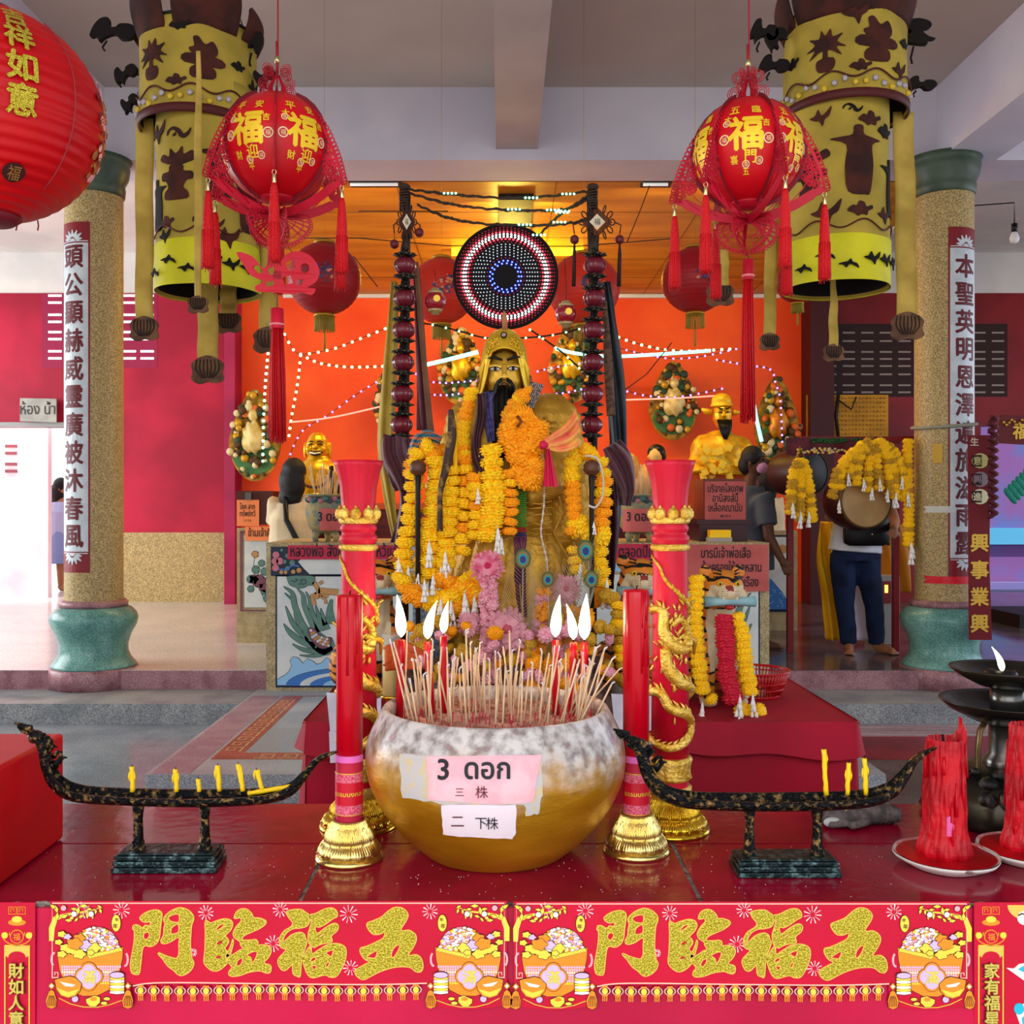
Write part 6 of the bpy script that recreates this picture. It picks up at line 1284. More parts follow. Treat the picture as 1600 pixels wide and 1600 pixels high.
canopy(1312, 3.9, (1320, 92, 40, 185), (1306, 78, 130, 452),
 [(1417, 175, 500, 32, .0, 0, -6), (1302, 430, 545, 14, .02, .3, 0), (1202, 300, 528, 19, .12, 0, 4), (1125, 390, 452, 27, .02, 0, 0)],
 [(1188, 62, 22, 26, 0), (1208, 70, 18, 20, .9), (1204, 112, 24, 20, 0), (1425, 60, 20, 44, 1.6), (1430, 142, 24, 16, 0)],
 [(-.5, 1.3, .25, 0), (.7, 1.4, .27, 0), (-1.7, 1.0, .2, 0), (2.4, 1.1, .22, 0)],
 {'upper_tier': [('plant', -.62, .5, .075, 0), ('urn', .2, .58, .08, 0), ('bird', -.15, .82, .05, 0), ('cloud', -.08, .3, .04, 0), ('cloud', .82, .6, .035, 1), ('bird', .65, .28, .04, 0), ('cloud', -1.3, .5, .04, 1)],
  'lower_tier': [('robe', .1, .55, .105, 0), ('bird', -.5, .3, .055, 0), ('cloud', .15, .32, .05, 0), ('vase', -.8, .5, .08, 0), ('cloud', .35, .74, .05, 0), ('scroll', .0, .78, .035, 1), ('cloud', .8, .7, .05, 1), ('robe', 1.05, .45, .09, 1), ('bird', -.6, .75, .04, 0), ('bird', .75, .3, .04, 0)]},
 'right two-tier yellow cylinder banner with a brown robed figure, behind the right fan lantern')

# ================= fan lanterns =================
mlr = M('lantern_red', '#b00010', .4, col2='#c40618', sc=4); mlace = M('lace_red', '#a80a22', .5, col2='#c11030', sc=8); mcrim = M('lace_dark', '#6e1020', .6); mlg = M('print_gold', '#eac22a', .4, .2)
mtas = M('tassel_red', '#c40412', .55, bump=.5, bsc=200); mcapg = M('cap_gold_metal', '#cfc08a', .25, .85)
def tassel(parent, p, L, r, capl=.02):
    b = MB(); b.lathe([(.0035, 0), (.0045, -.002), (.0048, -capl), (.004, -capl - .002)], p - Vector((0, 0, .012)), 14)
    b.tube([p + Vector((.005 * cos(a), 0, -.006 + .006 * sin(a))) for a in [i * pi / 5 for i in range(10)]], .001, 5, closed=True); cp_ = b.build('tassel_cap', mcapg, parent)
    b = MB(); q0 = p - Vector((0, 0, .012 + capl)); b.lathe([(r * .35, 0), (r * .55, -L * .06), (r * .8, -L * .3), (r * .95, -L * .7), (r, -L * .97), (r * .4, -L)], q0, 26, rf=lambda a, z, j: 1 + .09 * sin(13 * a))
    for i in range(14): a = i * .45; b.tube([q0 + Vector((r * .9 * cos(a), r * .9 * sin(a), -L * .5)), q0 + Vector((r * 1.02 * cos(a), r * 1.02 * sin(a), -L * R.uniform(.97, 1.04)))], .0012, 4)
    b.build('tassel_strands', mtas, parent)
def fan_lantern(px, py, d, gr, rot, top, label, chars, fish, tail):
    k = d / F; c = P(px, py, d); t = thing('fan_lantern', label, 'lantern', c, 'red new-year lanterns with lace fans')
    G = gr * k; b = MB(); b.ball(c, (G, G, G * 1.0), 0, 48, 32); gl = b.build('globe', mlr, t, loc=c)
    fins = [rot + i * pi / 3 for i in range(6)]
    o_ = [(8, 78), (30, 70), (58, 52), (82, 26), (100, -8), (112, -40), (119, -68)]
    O_ = [(a * k * gr / 87, z * k * gr / 87) for a, z in o_]; cur = spline(O_, 5); bot = [(119, -68), (104, -72), (70, -90), (35, -102), (0, -106)]; B_ = spline([(a * k * gr / 87, z * k * gr / 87) for a, z in bot], 5); k2 = k * gr / 87
    for a in fins:
        e = Vector((sin(a), -cos(a), 0)); mp = lambda r, z, q_, e=e: c + e * r + Vector((0, 0, z)) + Vector((e.y, -e.x, 0)) * q_
        b = MB(); b.shape(strip(cur, 4.6 * k2), mp, -.0012, .0012); b.shape(strip([(r * .93, z - 3 * k2) for r, z in cur], 1.5 * k2), mp, -.001, .001); b.shape(strip(B_, [11 * k2] * 6 + [15 * k2] * (len(B_) - 6)), mp, -.0012, .0012, 0)
        for i, (r, z) in enumerate(cur):                # scalloped edge
            if i % 1 == 0: b.tube([mp(r + 5 * k2 * cos(w_) + 3 * k2, z + 5 * k2 * sin(w_) + 2 * k2, 0) for w_ in [v * pi / 4 for v in range(8)]],   .0018, 4, closed=True)
        RR = random.Random(int(a * 100)); m_ = 0
        for i in range(150):                            # lace of curls between globe and edge
            u = RR.randrange(4, len(cur)); fr = RR.uniform(.72, .97); r, z = cur[u]; r *= fr; z = z * fr - (1 - fr) * 10 * k2
            if r * r + z * z < (G * 1.02) ** 2: continue
            s_ = RR.uniform(2.5, 5) * k2; b.tube([mp(r + s_ * cos(w_), z + s_ * sin(w_), 0) for w_ in [v * pi / 3 for v in range(6)]], .0017, 4, closed=True)
        for fr in (.25, .45, .65, .85):
            i = int(fr * (len(B_) - 1)); r, z = B_[i]; j = int((1 - fr) * (len(cur) - 1)); rr, zz_ = cur[len(cur) - 1 - int(fr * 12)]
            pts = [(r, z), ((r + rr) / 2 + 6 * k2, (z + zz_) / 2 - 2 * k2), (rr * .95, zz_)]
            if min(p_[0] ** 2 + p_[1] ** 2 for p_ in pts) > (G * .98) ** 2: b.shape(strip(spline(pts, 3), 1.4 * k2), mp, -.001, .001)
        b.shape([(G * .98 * cos(w_) , G * .98 * sin(w_)) for w_ in [-1.25 + q_ * .22 for q_ in range(12)]] + [(G * 1.07 * cos(w_), G * 1.07 * sin(w_)) for w_ in [-1.25 + q_ * .22 for q_ in range(11, -1, -1)]], mp, -.001, .001, 1)
        b.build('lace_fan', [mlace, mcrim], t)
        tip = mp(118 * k2, -72 * k2, 0); tassel(t, tip, 120 * k2, 9.5 * k2)
    # printed panels between the fans
    def sph(az, el):
        return lambda u, v, z: c + Matrix.Rotation(az, 3, 'Z') @ (Matrix.Rotation(-el, 3, 'X') @ Vector(((G + z) * sin(u / G) * cos(v / G), -(G + z) * cos(u / G) * cos(v / G), (G + z) * sin(v / G))))
    b = MB()
    for i, a in enumerate(fins):
        az = a + pi / 6
        if cos(az) < -.2: continue
        mp = sph(az, .0); b.text('福', mp, 0, .008, .088, z=.0016, mi=0, off=.035, maxl=.02)
        RR = random.Random(i)
        for ch, u, v, s_ in ((chars[0], -.03, .072, .03), (chars[1], .028, .07, .026), (chars[2], .012, -.05, .034), (chars[3], -.03, -.055, .022), (chars[0], .0, -.085, .02), ('吉', .05, .03, .02), ('大', -.045, .045, .022)):
            b.text(ch, mp, u, v, s_, z=.0016, mi=0, off=.02, maxl=.02)
        for u, v, r_ in ((-.052, -.005, .013), (.055, -.008, .013), (.0, -.068, .010), (-.048, .035, .009), (.035, -.06, .010)):
            b.shape(circ(u, v, r_, 14), mp, 0, .0014, 1, loops=[circ(u, v, r_ * .78, 14)]); b.text('福', mp, u, v, r_ * 1.1, z=.0014, mi=1, off=.0)
    b.build('gold_print', [mlg, M('print_cream', '#e8cfa0', .5)], gl)
    b = MB(); b.lathe([(.02, G * .93), (.045, G * .92), (.05, G * .87)], c, 30); b.lathe([(.05, -G * .9), (.045, -G * .98), (.012, -G * 1.05)], c, 30); b.build('collar', mlace, t)
    # crown: folded gathered paper and curled loops
    b = MB(); z0 = 76 * k2
    for a in fins:
        e = Vector((sin(a), -cos(a), 0)); mp = lambda r, z, q_, e=e: c + e * r + Vector((0, 0, z)) + Vector((e.y, -e.x, 0)) * q_
        b.shape(strip(spline([(10 * k2, z0), (12 * k2, z0 + 20 * k2), (3 * k2, z0 + 42 * k2)], 4), [9 * k2] * 5 + [4 * k2] * 4), mp, -.001, .001)
        for rr, zz_, s_ in ((22, 22, 11), (16, 48, 10)):
            for q_ in (1, .7, .4): b.tube([mp((rr + s_ * q_ * cos(w_)) * k2, z0 + (zz_ + s_ * q_ * sin(w_)) * k2, 0) for w_ in [v * pi / 5 for v in range(10)]], .0012, 4, closed=True)
    b.build('crown_curls', mlace, t)
    b = MB(); zt = c.z + z0 + 40 * k2; b.tube([(c.x, c.y, zt), (c.x + .002, c.y, zt + .1), (c.x, c.y, zc)], .0022, 6, 0); b.tube([(c.x, c.y, CH + (CY - top - 20) * k), (c.x, c.y, CH + (CY - top + 30) * k)], .0042, 8, 0); b.tube([(c.x, c.y, CH + (CY - top - 4) * k), (c.x, c.y, CH + (CY - top + 6) * k)], .0062, 8, 1); b.build('cord', [M('cord_red', '#8e1a22', .6), mcapg], t)
    # butterfly tier below the globe
    zb2 = -100 * k2
    for i in range(5):
        a = rot + .3 + i * 2 * pi / 5; e = Vector((sin(a), -cos(a), 0)); mp = lambda r, z, q_, e=e: c + e * r + Vector((0, 0, zb2 + z)) + Vector((e.y, -e.x, 0)) * q_
        b = MB(); wing = spline([(2, 0), (20, -6), (44, -8), (52, -22), (44, -38), (26, -52), (6, -58)], 4); wing = [(x * k2, y * k2) for x, y in wing]
        b.shape(strip(wing, 4 * k2), mp, -.001, .001)
        for q_ in range(8): x, y = wing[3 + q_ * 2]; b.shape(strip([(2 * k2, -8 * k2), (x * .96, y * .98)], [1.5 * k2, 3 * k2]), mp, -.0009, .0009)
        for fr in (.55, .78): b.shape(strip([(x * fr + 1 * k2, y * fr - 4 * k2) for x, y in wing[2:-1]], 1.8 * k2), mp, -.0009, .0009)
        for x, y in wing[2:]: b.tube([mp(x * 1.05 + 2.6 * k2 * cos(w_), y * 1.05 + 2.6 * k2 * sin(w_), 0) for w_ in [v * pi / 3 for v in range(6)]], .0011, 4, closed=True)
        b.build('butterfly_fan', mlace, t)
    zt = c.z + zb2 - 55 * k2
    if fish:
        zf = CH + (CY - 427) * k; xc = c.x + .003; f = lambda u, v, z: Vector((xc + u * k, c.y - z + .02 * sin(u * .02), zf - v * k)); b = MB()
        body = smooth([(-62, -30), (-38, -24), (-22, -6), (-14, -20), (-6, -32), (0, -14), (12, -30), (30, -36), (48, -30), (60, -14), (62, 0), (56, 12), (44, 20), (56, 22), (50, 32), (34, 28), (20, 32), (-4, 30), (-30, 30), (-34, 22), (-22, 14), (-40, 6), (-50, -8)], 3)
        holes = [circ(40, -10, 7, 12, 8), [(10, -16), (22, -24), (26, -10), (16, -4)], [(-30, -12), (-22, 0), (-28, 2), (-38, -8)], [(-18, 14), (-4, 12), (-8, 20), (-18, 22)], [(6, 6), (18, 2), (22, 14), (10, 18)], [(28, 8), (38, 8), (34, 18), (27, 16)], [(-8, -10), (-2, -2), (-12, 4), (-16, -6)]]
        b.shape(body, f, -.0012, .0012, 0, loops=holes)
        for r_ in (4, 2): b.shape(circ(40, -9, r_, 10), f, -.002, .002, 1)
        b.shape(strip([(40, -10), (33, -10)], 1.5), f, -.001, .001); b.text('福', f, -2, 3, 14, z=.002, mi=1, flip=-1)
        b.build('paper_fish', [M('fish_red', '#c40c28', .5), mcrim], t)
    b = MB(); zl = CH + (CY - tail[0]) * k; b.tube([(c.x, c.y, zt), (c.x, c.y, zl)], .001, 5); b.build('thread', mcrim, t)
    b = MB(); r_ = tail[2] * k / 2; h_ = 32 * k; b.lathe([(.003, 0), (r_ * .8, -.004), (r_ * .85, -h_), (r_ * .9, -h_ - .003)], (c.x, c.y, zl), 20, 0); b.lathe([(r_ * .84, -h_ * .9), (r_ * .97, -h_ * .86), (r_ * .92, -h_ * .8)], (c.x, c.y, zl), 20, 1, cap=False); cp_ = b.build('tail_cap', [mlace, M('cap_rose', '#d87a80', .5)], t)
    b = MB(); L = (tail[1] - tail[0]) * k - h_
    for i in range(46):
        a = i * 2.4; rr = r_ * (i / 46) ** .5; b.tube([(c.x + rr * .7 * cos(a), c.y + rr * .7 * sin(a), zl - h_), (c.x + rr * cos(a), c.y + rr * sin(a), zl - h_ - L * .4), (c.x + rr * 1.15 * cos(a + .2), c.y + rr * 1.15 * sin(a + .2), zl - h_ - L * R.uniform(.93, 1))], .0017, 4)
    b.build('tail_tassel', mtas, t)
    return t
fan_lantern(433, 232, 2.6, 84, .18, 95, 'left red fan lantern with gold lettering and a paper fish under it', '平安迎財', True, (480, 694, 25))
fan_lantern(1169, 240, 2.6, 84, -.28 + pi / 6, 100, 'right red fan lantern with a long plain tassel, no fish', '五臨門喜', False, (404, 662, 21))

# ================= big red lantern, round lanterns behind =================
t = thing('big_red_lantern', 'huge ribbed red lantern cut off by the left edge, gold characters down its side', 'lantern', P(-18, 182, 2.15)); d = 2.15; k = d / F; c = P(-18, 182, d)
b = MB(); RA, RZ = 171 * k, 162 * k; b.ball(c, (RA, RA, RZ), 0, 96, 150, df=lambda u: 1 + .006 * cos(math.acos(max(-1, min(1, u.z))) * 56)); gl = b.build('globe', M('silk_red', '#c8000c', .45, col2='#b4000c', sc=3, bump=.05, bsc=30), t, loc=c)
def lm(az): return lambda u, v, z: c + Matrix.Rotation(az, 3, 'Z') @ Vector((sin(u / RA) * (RA + z + .004) * cos(v / RZ), -cos(u / RA) * (RA + z + .004) * cos(v / RZ), (RZ + z + .004) * sin(v / RZ)))
b = MB(); mp = lm(.72)
for i, ch in enumerate('吉祥如意'): b.text(ch, mp, 0, (.158, .098, .032, -.032)[i], .062, z=.002, off=.035, maxl=.02)
b.build('gold_characters', mglit, gl)
b = MB(); mp = lm(.35)
for u, v, r_ in ((0, -.172, .030),): b.shape(circ(u, v, r_, 20, r_ * .7), lm(.74), 0, .001, 0, maxl=.02); b.text('福', lm(.74), u, v, .035, z=.002, mi=1, maxl=.02)
RR = random.Random(8)
for i in range(40):
    az = 1.72; u = RR.gauss(0, .02); v = RR.uniform(-.12, .1); b.shape(circ(u, v, RR.uniform(.003, .01), 8), lm(az), 0, .001 + i * .00002, RR.choice([1, 2, 1, 3]))
b.tube([lm(1.2)(0, v, .001) for v in [(-.19 + i * .019) for i in range(21)]], .0012, 5, 4); b.build('flower_print', [M('seal_dark', '#3a1a18', .5), M('print_dullgold', '#9a6a38', .5), mpale, M('print_maroon', '#7a1420', .5), M('seam_red', '#8e3038', .5)], gl)
b = MB(); b.lathe([(.06, -RZ * .93), (.065, -RZ * .98), (.05, -RZ * 1.03)], c, 30); b.lathe([(.06, RZ * .93), (.065, RZ * .98), (.05, RZ * 1.03)], c, 30); b.tube([c + Vector((0, 0, RZ)), Vector((c.x, c.y, zc))], .003, 5); b.build('rim_and_cord', mcrim, t)
for x in (18, 52): b = MB(); p = P(x, 340, d) + Vector((0, .02, 0)); b.tube([p, p + Vector((.002, 0, -.012)), p + Vector((0, 0, -.022))], .0016, 5); b.build('loose_thread', mcrim, t)
mrr = M('round_red', '#a8141a', .45, col2='#95101a', sc=4)
for px, py, r_, d, lb, dark, fr in ((507, 436, 57, 5.4, 'round red lantern with a purple creature print, behind the left fan lantern', 1, (485, 488)), (1086, 438, 52, 5.4, 'round red lantern with a purple creature print, behind the right fan lantern', 1, (1108, 500)),
        (690, 455, 52, 5.6, 'orange-red round lantern half hidden left of the light disc', 0, (688, 520)), (912, 452, 56, 5.6, 'orange-red round lantern half hidden right of the light disc', 0, (892, 520)), (1246, 440, 34, 5.5, 'round red lantern peeping out behind the right cylinder banner', 1, (1284, 492))):
    c = P(px, py, d); k = d / F; r_ *= k; t = thing('round_lantern', lb, 'lantern', c, 'round lanterns hanging before the altar')
    b = MB(); b.ball(c, (r_, r_, r_ * .98), 0, 48, 70, df=lambda u: 1 + .006 * cos(math.acos(max(-1, min(1, u.z))) * 44)); gl = b.build('globe', mrr if dark else M('round_orange', '#d8321a', .45, col2='#c62a18', sc=4), t, loc=c)
    b = MB(); RR = random.Random(px); 
    def sp_(u, v, z): return c + Vector((sin(u / r_) * (r_ + z) * cos(v / r_), -cos(u / r_) * (r_ + z) * cos(v / r_), (r_ + z) * sin(v / r_)))
    for i in range(34): a = RR.uniform(0, 6.3); q_ = RR.random() ** .5; u = .08 + q_ * 16 * k * cos(a) * 1.2 - .04; v = q_ * 15 * k * sin(a); s_ = RR.uniform(2, 4.5) * k; b.shape([(u + s_ * cos(w_ + a) * (1 if w_ < 3 else .5), v + s_ * sin(w_ + a) * .6) for w_ in (0, 1, 2, 3, 4, 5)], sp_, 0, .004 + i * .0002, RR.choice([0, 1, 2, 0]))
    b.build('creature_print', [M('print_purple', '#5a3a6e', .5), M('print_slate', '#3a3a58', .5), M('print_salmon', '#d8785a', .5)], gl)
    b = MB(); b.lathe([(.012, r_ * .97), (r_ * .3, r_ * .97), (r_ * .28, r_ * 1.04), (.01, r_ * 1.04)], c, 24); b.lathe([(r_ * .28, -r_ * .96), (r_ * .3, -r_ * 1.03), (.01, -r_ * 1.03)], c, 24); b.tube([c + Vector((0, 0, r_)), Vector((c.x, c.y, zc))], .001, 5)
    b.build('collar', M('collar_gold', '#b8862a', .4, .5), t)
    b = MB(); p = c + Vector((0, 0, -r_ * 1.03)); w_ = r_ * .26
    for i in range(30): a = i * .21; b.tube([p + Vector((w_ * cos(a), w_ * sin(a), 0)), p + Vector((w_ * 1.05 * cos(a), w_ * 1.05 * sin(a), -r_ * .4))], .003, 4)
    b.tube([p + Vector((0, 0, -r_ * .2)), p + Vector((0, 0, -r_ * .95))], [.003, .007], 6); b.build('gold_fringe', M('fringe_gold', '#9a8426', .6), t)

# ================= light strings =================
def lights(name, lb, pts, m, step, rad, d0, grp, wire=True, rope=0):
    pts = [P(x, y, dd if (dd := (p[2] if len(p) > 2 else d0)) else d0) for p in pts for x, y in [(p[0], p[1])]]
    L = [Vector(v) for v in spline([tuple(p) for p in pts], 8)]; t = thing('light_string', lb, 'light string', L[0], grp)
    b = MB(); b.tube(L, rope or .0035, 5); b.build('wire' if not rope else 'glow_tube', m if rope else M('wire_dark', '#2a1a12', .6), t)
    if rope: return
    b = MB(); b.ball((0, 0, 0), 1, 0, 8, 6); me = protomesh('bulb', b, m); acc = 0; n = 0
    tot = sum((b_ - a).length for a, b_ in zip(L, L[1:])); cnt = min(95, int(tot / step)); 
    dist = [0]; 
    for a, b_ in zip(L, L[1:]): dist.append(dist[-1] + (b_ - a).length)
    for i in range(cnt + 1):
        s_ = tot * i / max(1, cnt); j = next((q for q in range(1, len(dist)) if dist[q] >= s_ - 1e-9), len(dist) - 1)
        p = L[j - 1].lerp(L[j], (s_ - dist[j - 1]) / max(1e-9, dist[j] - dist[j - 1])); inst(me, t, p + Vector((0, -rad * .6, -rad * .3)), rad, name='bulb')
mwl = M('bulb_warm', '#ffe9a0', .4, emit=3); mgl2 = M('bulb_green', '#7affb8', .4, emit=5); mpl = M('bulb_violet', '#a07aff', .4, emit=2.6); mcy = M('tube_cyan', '#7af0e0', .4, emit=2.4); mps = M('tube_rose', '#ff8a78', .4, emit=1.2)
GRP = 'fairy light strings across the orange wall'
W = 10.8
for lb, pts, m, st in (('warm white light string sweeping up to the right from the long red tassel', [(445, 522), (455, 540), (470, 553), (520, 545), (560, 530), (615, 508)], mwl, .09), ('warm white light string sagging just below the upper warm string', [(470, 553), (500, 567), (545, 573), (598, 572)], mwl, .08),
        ('warm white light string dropping straight down beside the laughing statue', [(470, 555), (465, 600), (456, 650), (452, 680)], mwl, .075), ('green and white light string hanging down left of the long red tassel', [(419, 552), (415, 600), (412, 660), (411, 720)], mgl2, .07),
        ('violet light string climbing right from the laughing statue', [(449, 722), (462, 690), (478, 668), (510, 650), (560, 614), (600, 590)], mpl, .09), ('violet light string passing under the left round lantern', [(600, 590), (625, 578), (650, 584)], mpl, .06),
        ('pale green light string crossing the orange wall right of the navy drape', [(955, 522), (1000, 538), (1060, 548), (1140, 545)], mwl, .08), ('violet light string crossing the wall below the pale green one', [(955, 540), (1000, 552), (1050, 560), (1100, 556), (1150, 545)], mpl, .08),
        ('violet light string dropping right past the fruit-like wall ornament', [(1120, 562), (1165, 570), (1203, 577), (1212, 600), (1219, 625), (1222, 690)], mpl, .07), ('rose light string low across the right ornament', [(968, 608), (1010, 618), (1060, 620), (1128, 607)], mpl, .08),
        ('violet light string behind the statue head, left side', [(668, 596), (700, 598), (745, 594)], mpl, .06), ('violet light string behind the statue shoulder, left side', [(670, 616), (700, 617), (735, 612)], mpl, .06), ('violet light string right of the statue neck', [(850, 616), (880, 614), (908, 608)], mpl, .06), ('violet light string right of the statue cap', [(840, 580), (865, 574), (905, 568)], mpl, .07)):
    lights('s', lb, pts, m, st, .0155 if m is not mpl else .0115, W, GRP)
for lb, pts, m, r_ in (('cyan glowing rope light left of the statue head', [(666, 570), (700, 562), (747, 550)], mcy, .022), ('cyan glowing rope light right of the statue head', [(868, 545), (905, 553), (960, 557), (1040, 553), (1110, 548)], mcy, .018), ('white and green glowing rope light hanging beside the right long tassel', [(1172, 560), (1174, 600), (1180, 645), (1190, 690)], mcy, .02), ('thin rose rope light slanting across the left orange wall', [(452, 660), (520, 652), (600, 634)], mps, .009), ('thin rose rope light under the right ornament', [(975, 625), (1060, 622), (1128, 618)], mps, .009)):
    lights('s', lb, pts, m, 0, 0, W - .1, 'glowing rope lights on the orange wall', rope=r_)
for lb, pts, cl in (('upper brown wire with green lights strung between the lantern poles', [(640, 296), (700, 303), (780, 309), (850, 307), (930, 298)], ((703, 302), (830, 309), (888, 303))), ('middle brown wire with green lights strung between the poles', [(640, 302), (700, 318), (760, 326), (840, 329), (890, 325), (928, 305)], ((803, 327), (864, 328), (880, 330))), ('lower brown wire with few lights strung between the poles', [(652, 320), (700, 340), (760, 350), (850, 352), (905, 346), (928, 335)], ((820, 351), (874, 347))), ('brown wire slanting up to the right pole', [(842, 368), (870, 340), (905, 315), (928, 300)], ((842, 367), (878, 332)))):
    d = 3.68; L = [Vector(v) for v in spline([tuple(P(x, y, d)) for x, y in pts], 10)]; t = thing('light_string', lb, 'light string', L[0], 'wires between the lantern poles')
    b = MB(); b.tube([v + Vector((0, .003 * sin(i), .002 * sin(i * 2.1))) for i, v in enumerate(L)], .0045, 5); b.tube([v + Vector((0, .004 * cos(i * 1.3), .005 * cos(i * 1.7))) for i, v in enumerate(L)], .003, 5); b.build('wire', M('wire_brown', '#33251a', .6), t)
    me = protomesh('bulb', MB().ball((0, 0, 0), 1, 0, 8, 6), mgl2)
    for x, y in cl:
        for q_ in range(4): inst(me, t, P(x - 9 + q_ * 6, y, d - .012), .0042, name='bulb')
lights('s', 'green light string bunched around the statue cap', [(655, 505), (680, 508), (720, 518), (760, 528), (815, 528), (860, 524), (905, 514)], mgl2, .05, .0042, 3.9, 'wires between the lantern poles')
lights('s', 'green light string falling right of the statue cap', [(828, 515), (850, 530), (880, 552), (905, 575)], mgl2, .06, .0045, 3.95, 'wires between the lantern poles')
t = thing('thin_wires', 'thin dark wires crossing high before the ochre ceiling', 'wires', P(800, 380, 6)); 
for pts in (((470, 372), (560, 372), (700, 384), (900, 385), (1060, 372)), ((1015, 290), (1000, 330), (980, 378)), ((552, 400), (590, 448)), ((975, 610), (1010, 585), (1050, 535)), ((560, 330), (700, 330))):
    b = MB(); b.tube([P(x, y, 6.2) for x, y in pts], .003, 4); b.build('wire', M('wire_dark', '#2a1a12', .6), t)
# ================= tigers on the crimson cloth =================
def tiger_mat():
    m = M('tiger_fur', '#c8701c', .55, col2='#d98a30', sc=20, mix=(.3, .7)); nt = m.node_tree; N = nt.nodes; L = nt.links
    w_ = N.new('ShaderNodeTexWave'); w_.inputs['Scale'].default_value = 9; w_.inputs['Distortion'].default_value = 6; w_.inputs['Detail'].default_value = 2; w_.bands_direction = 'Z'; w_.inputs['Detail Scale'].default_value = 1.4
    L.new(N['Texture Coordinate'].outputs['Object'], w_.inputs['Vector']); r = N.new('ShaderNodeValToRGB'); e = r.color_ramp.elements; e[0].position = .16; e[1].position = .24; L.new(w_.outputs[0], r.inputs[0])
    mx = N.new('ShaderNodeMix'); mx.data_type = 'RGBA'; mx.inputs[6].default_value = lin('#15100c'); src = N['Principled BSDF'].inputs['Base Color'].links[0].from_socket
    L.new(r.outputs[0], mx.inputs[0]); L.new(src, mx.inputs[7]); L.new(mx.outputs[2], N['Principled BSDF'].inputs['Base Color']); return m
mtf = tiger_mat(); mtw = M('tiger_cream', '#d6c6a4', .6, col2='#c8b28a', sc=14); mtd = M('tiger_dark', '#1a120e', .5); mtn = M('tiger_nose', '#8e3a34', .4); mroll = M('roll_blue', '#8fb4b8', .6, col2='#7ba3aa', sc=20)
def tiger(px, py, d, hs, yaw, label, brown=False):
    """seated tiger: px, py head centre; hs head half width px"""
    k = d / F; c = P(px, py, d); s = hs * k / .062; base = Vector((c.x, d, ZR)); H = c.z - ZR
    Rz = Matrix.Rotation(yaw, 3, 'Z'); W = lambda x, y, z: base + Rz @ Vector((x * s, y * s, 0)) + Vector((0, 0, z))
    t = thing('tiger_statue', label, 'tiger statue', base, 'painted tiger statues round the altar')
    b = MB(); b.ball(W(0, .12, H * .42), (.085 * s, .11 * s, H * .36)); b.ball(W(0, .06, H * .62), (.07 * s, .07 * s, H * .24)); b.tube([W(0, .06, H * .68), W(0, .01, H * .9)], [.06 * s, .05 * s], 14)
    for q_ in (-1, 1):
        b.tube([W(q_ * .045, .03, H * .6), W(q_ * .045, -.005, H * .3), W(q_ * .045, -.01, .022)], [.035 * s, .026 * s, .023 * s], 12); b.ball(W(q_ * .046, -.03, .018), (.026 * s, .038 * s, .017))
        b.ball(W(q_ * .08, .16, H * .22), (.045 * s, .08 * s, H * .2)); b.ball(W(q_ * .09, .08, .016), (.024 * s, .05 * s, .015))
    b.tube([W(.06, .25, .03), W(.14, .2, .025), W(.15, .08, .022)], [.018 * s] * 3, 10)
    hc2 = W(0, -.02, H); b.ball(hc2, (.062 * s, .06 * s, .055 * s)); b.ball(hc2 + Rz @ Vector((0, -.045 * s, -.012 * s)), (.036 * s, .035 * s, .024 * s)); b.ball(hc2 + Rz @ Vector((0, -.035 * s, -.042 * s)), (.026 * s, .028 * s, .012 * s))
    for q_ in (-1, 1): b.ball(hc2 + Rz @ Vector((q_ * .05 * s, .01 * s, .045 * s)), (.02 * s, .012 * s, .022 * s)); b.ball(hc2 + Rz @ Vector((q_ * .045 * s, -.012 * s, -.025 * s)), (.026 * s, .03 * s, .03 * s))
    b = remesh(b, .0042, 3); Ri = Rz.inverted()
    for i, f in enumerate(b.f):
        v = sum((b.v[j] for j in f), Vector()) / len(f) - base; l = Ri @ Vector((v.x, v.y, 0)); lx, ly = l.x / s, l.y / s
        if (abs(lx) < .042 and ly < .03 and v.z < H * .82 and v.z > H * .3) or (ly < -.052 and v.z < H + .012 * s and v.z > H - .07 * s) or v.z < .03: b.m[i] = 1
        if ly < -.074 and abs(lx) < .011 and H - .003 < v.z < H + .013: b.m[i] = 2
    b.build('body', [mtf, mtw, mtn], t)
    b = MB()
    for q_ in (-1, 1):
        e = hc2 + Rz @ Vector((q_ * .026 * s, -.053 * s, .016 * s)); b.ball(e, (.009 * s, .006 * s, .008 * s), 0, 10, 8); b.ball(e + Rz @ Vector((0, -.004 * s, 0)), (.004 * s,) * 3, 1, 8, 6)
        for i in range(9): a = Rz @ Vector((q_ * (.012 + .006 * (i % 3)) * s, -.078 * s + .004 * (i % 3) * s, -.004 * s - .006 * (i // 3) * s)); b.ball(hc2 + a, .0012 * s, 1, 5, 4)
        for i in range(3): b.tube([hc2 + Rz @ Vector((q_ * .02 * s, -.05 * s, (.036 + .008 * i) * s)), hc2 + Rz @ Vector((q_ * .04 * s, -.035 * s, (.035 + .012 * i) * s))], [.003 * s, .0015 * s], 5, 1)
        b.tube([hc2 + Rz @ Vector((q_ * .02 * s, -.068 * s, -.02 * s)), hc2 + Rz @ Vector((q_ * .02 * s, -.07 * s, -.04 * s))], [.004 * s, .001 * s], 6, 2)
    b.build('face_marks', [M('tiger_eye', '#c9a020', .25), mtd, mtw], t)
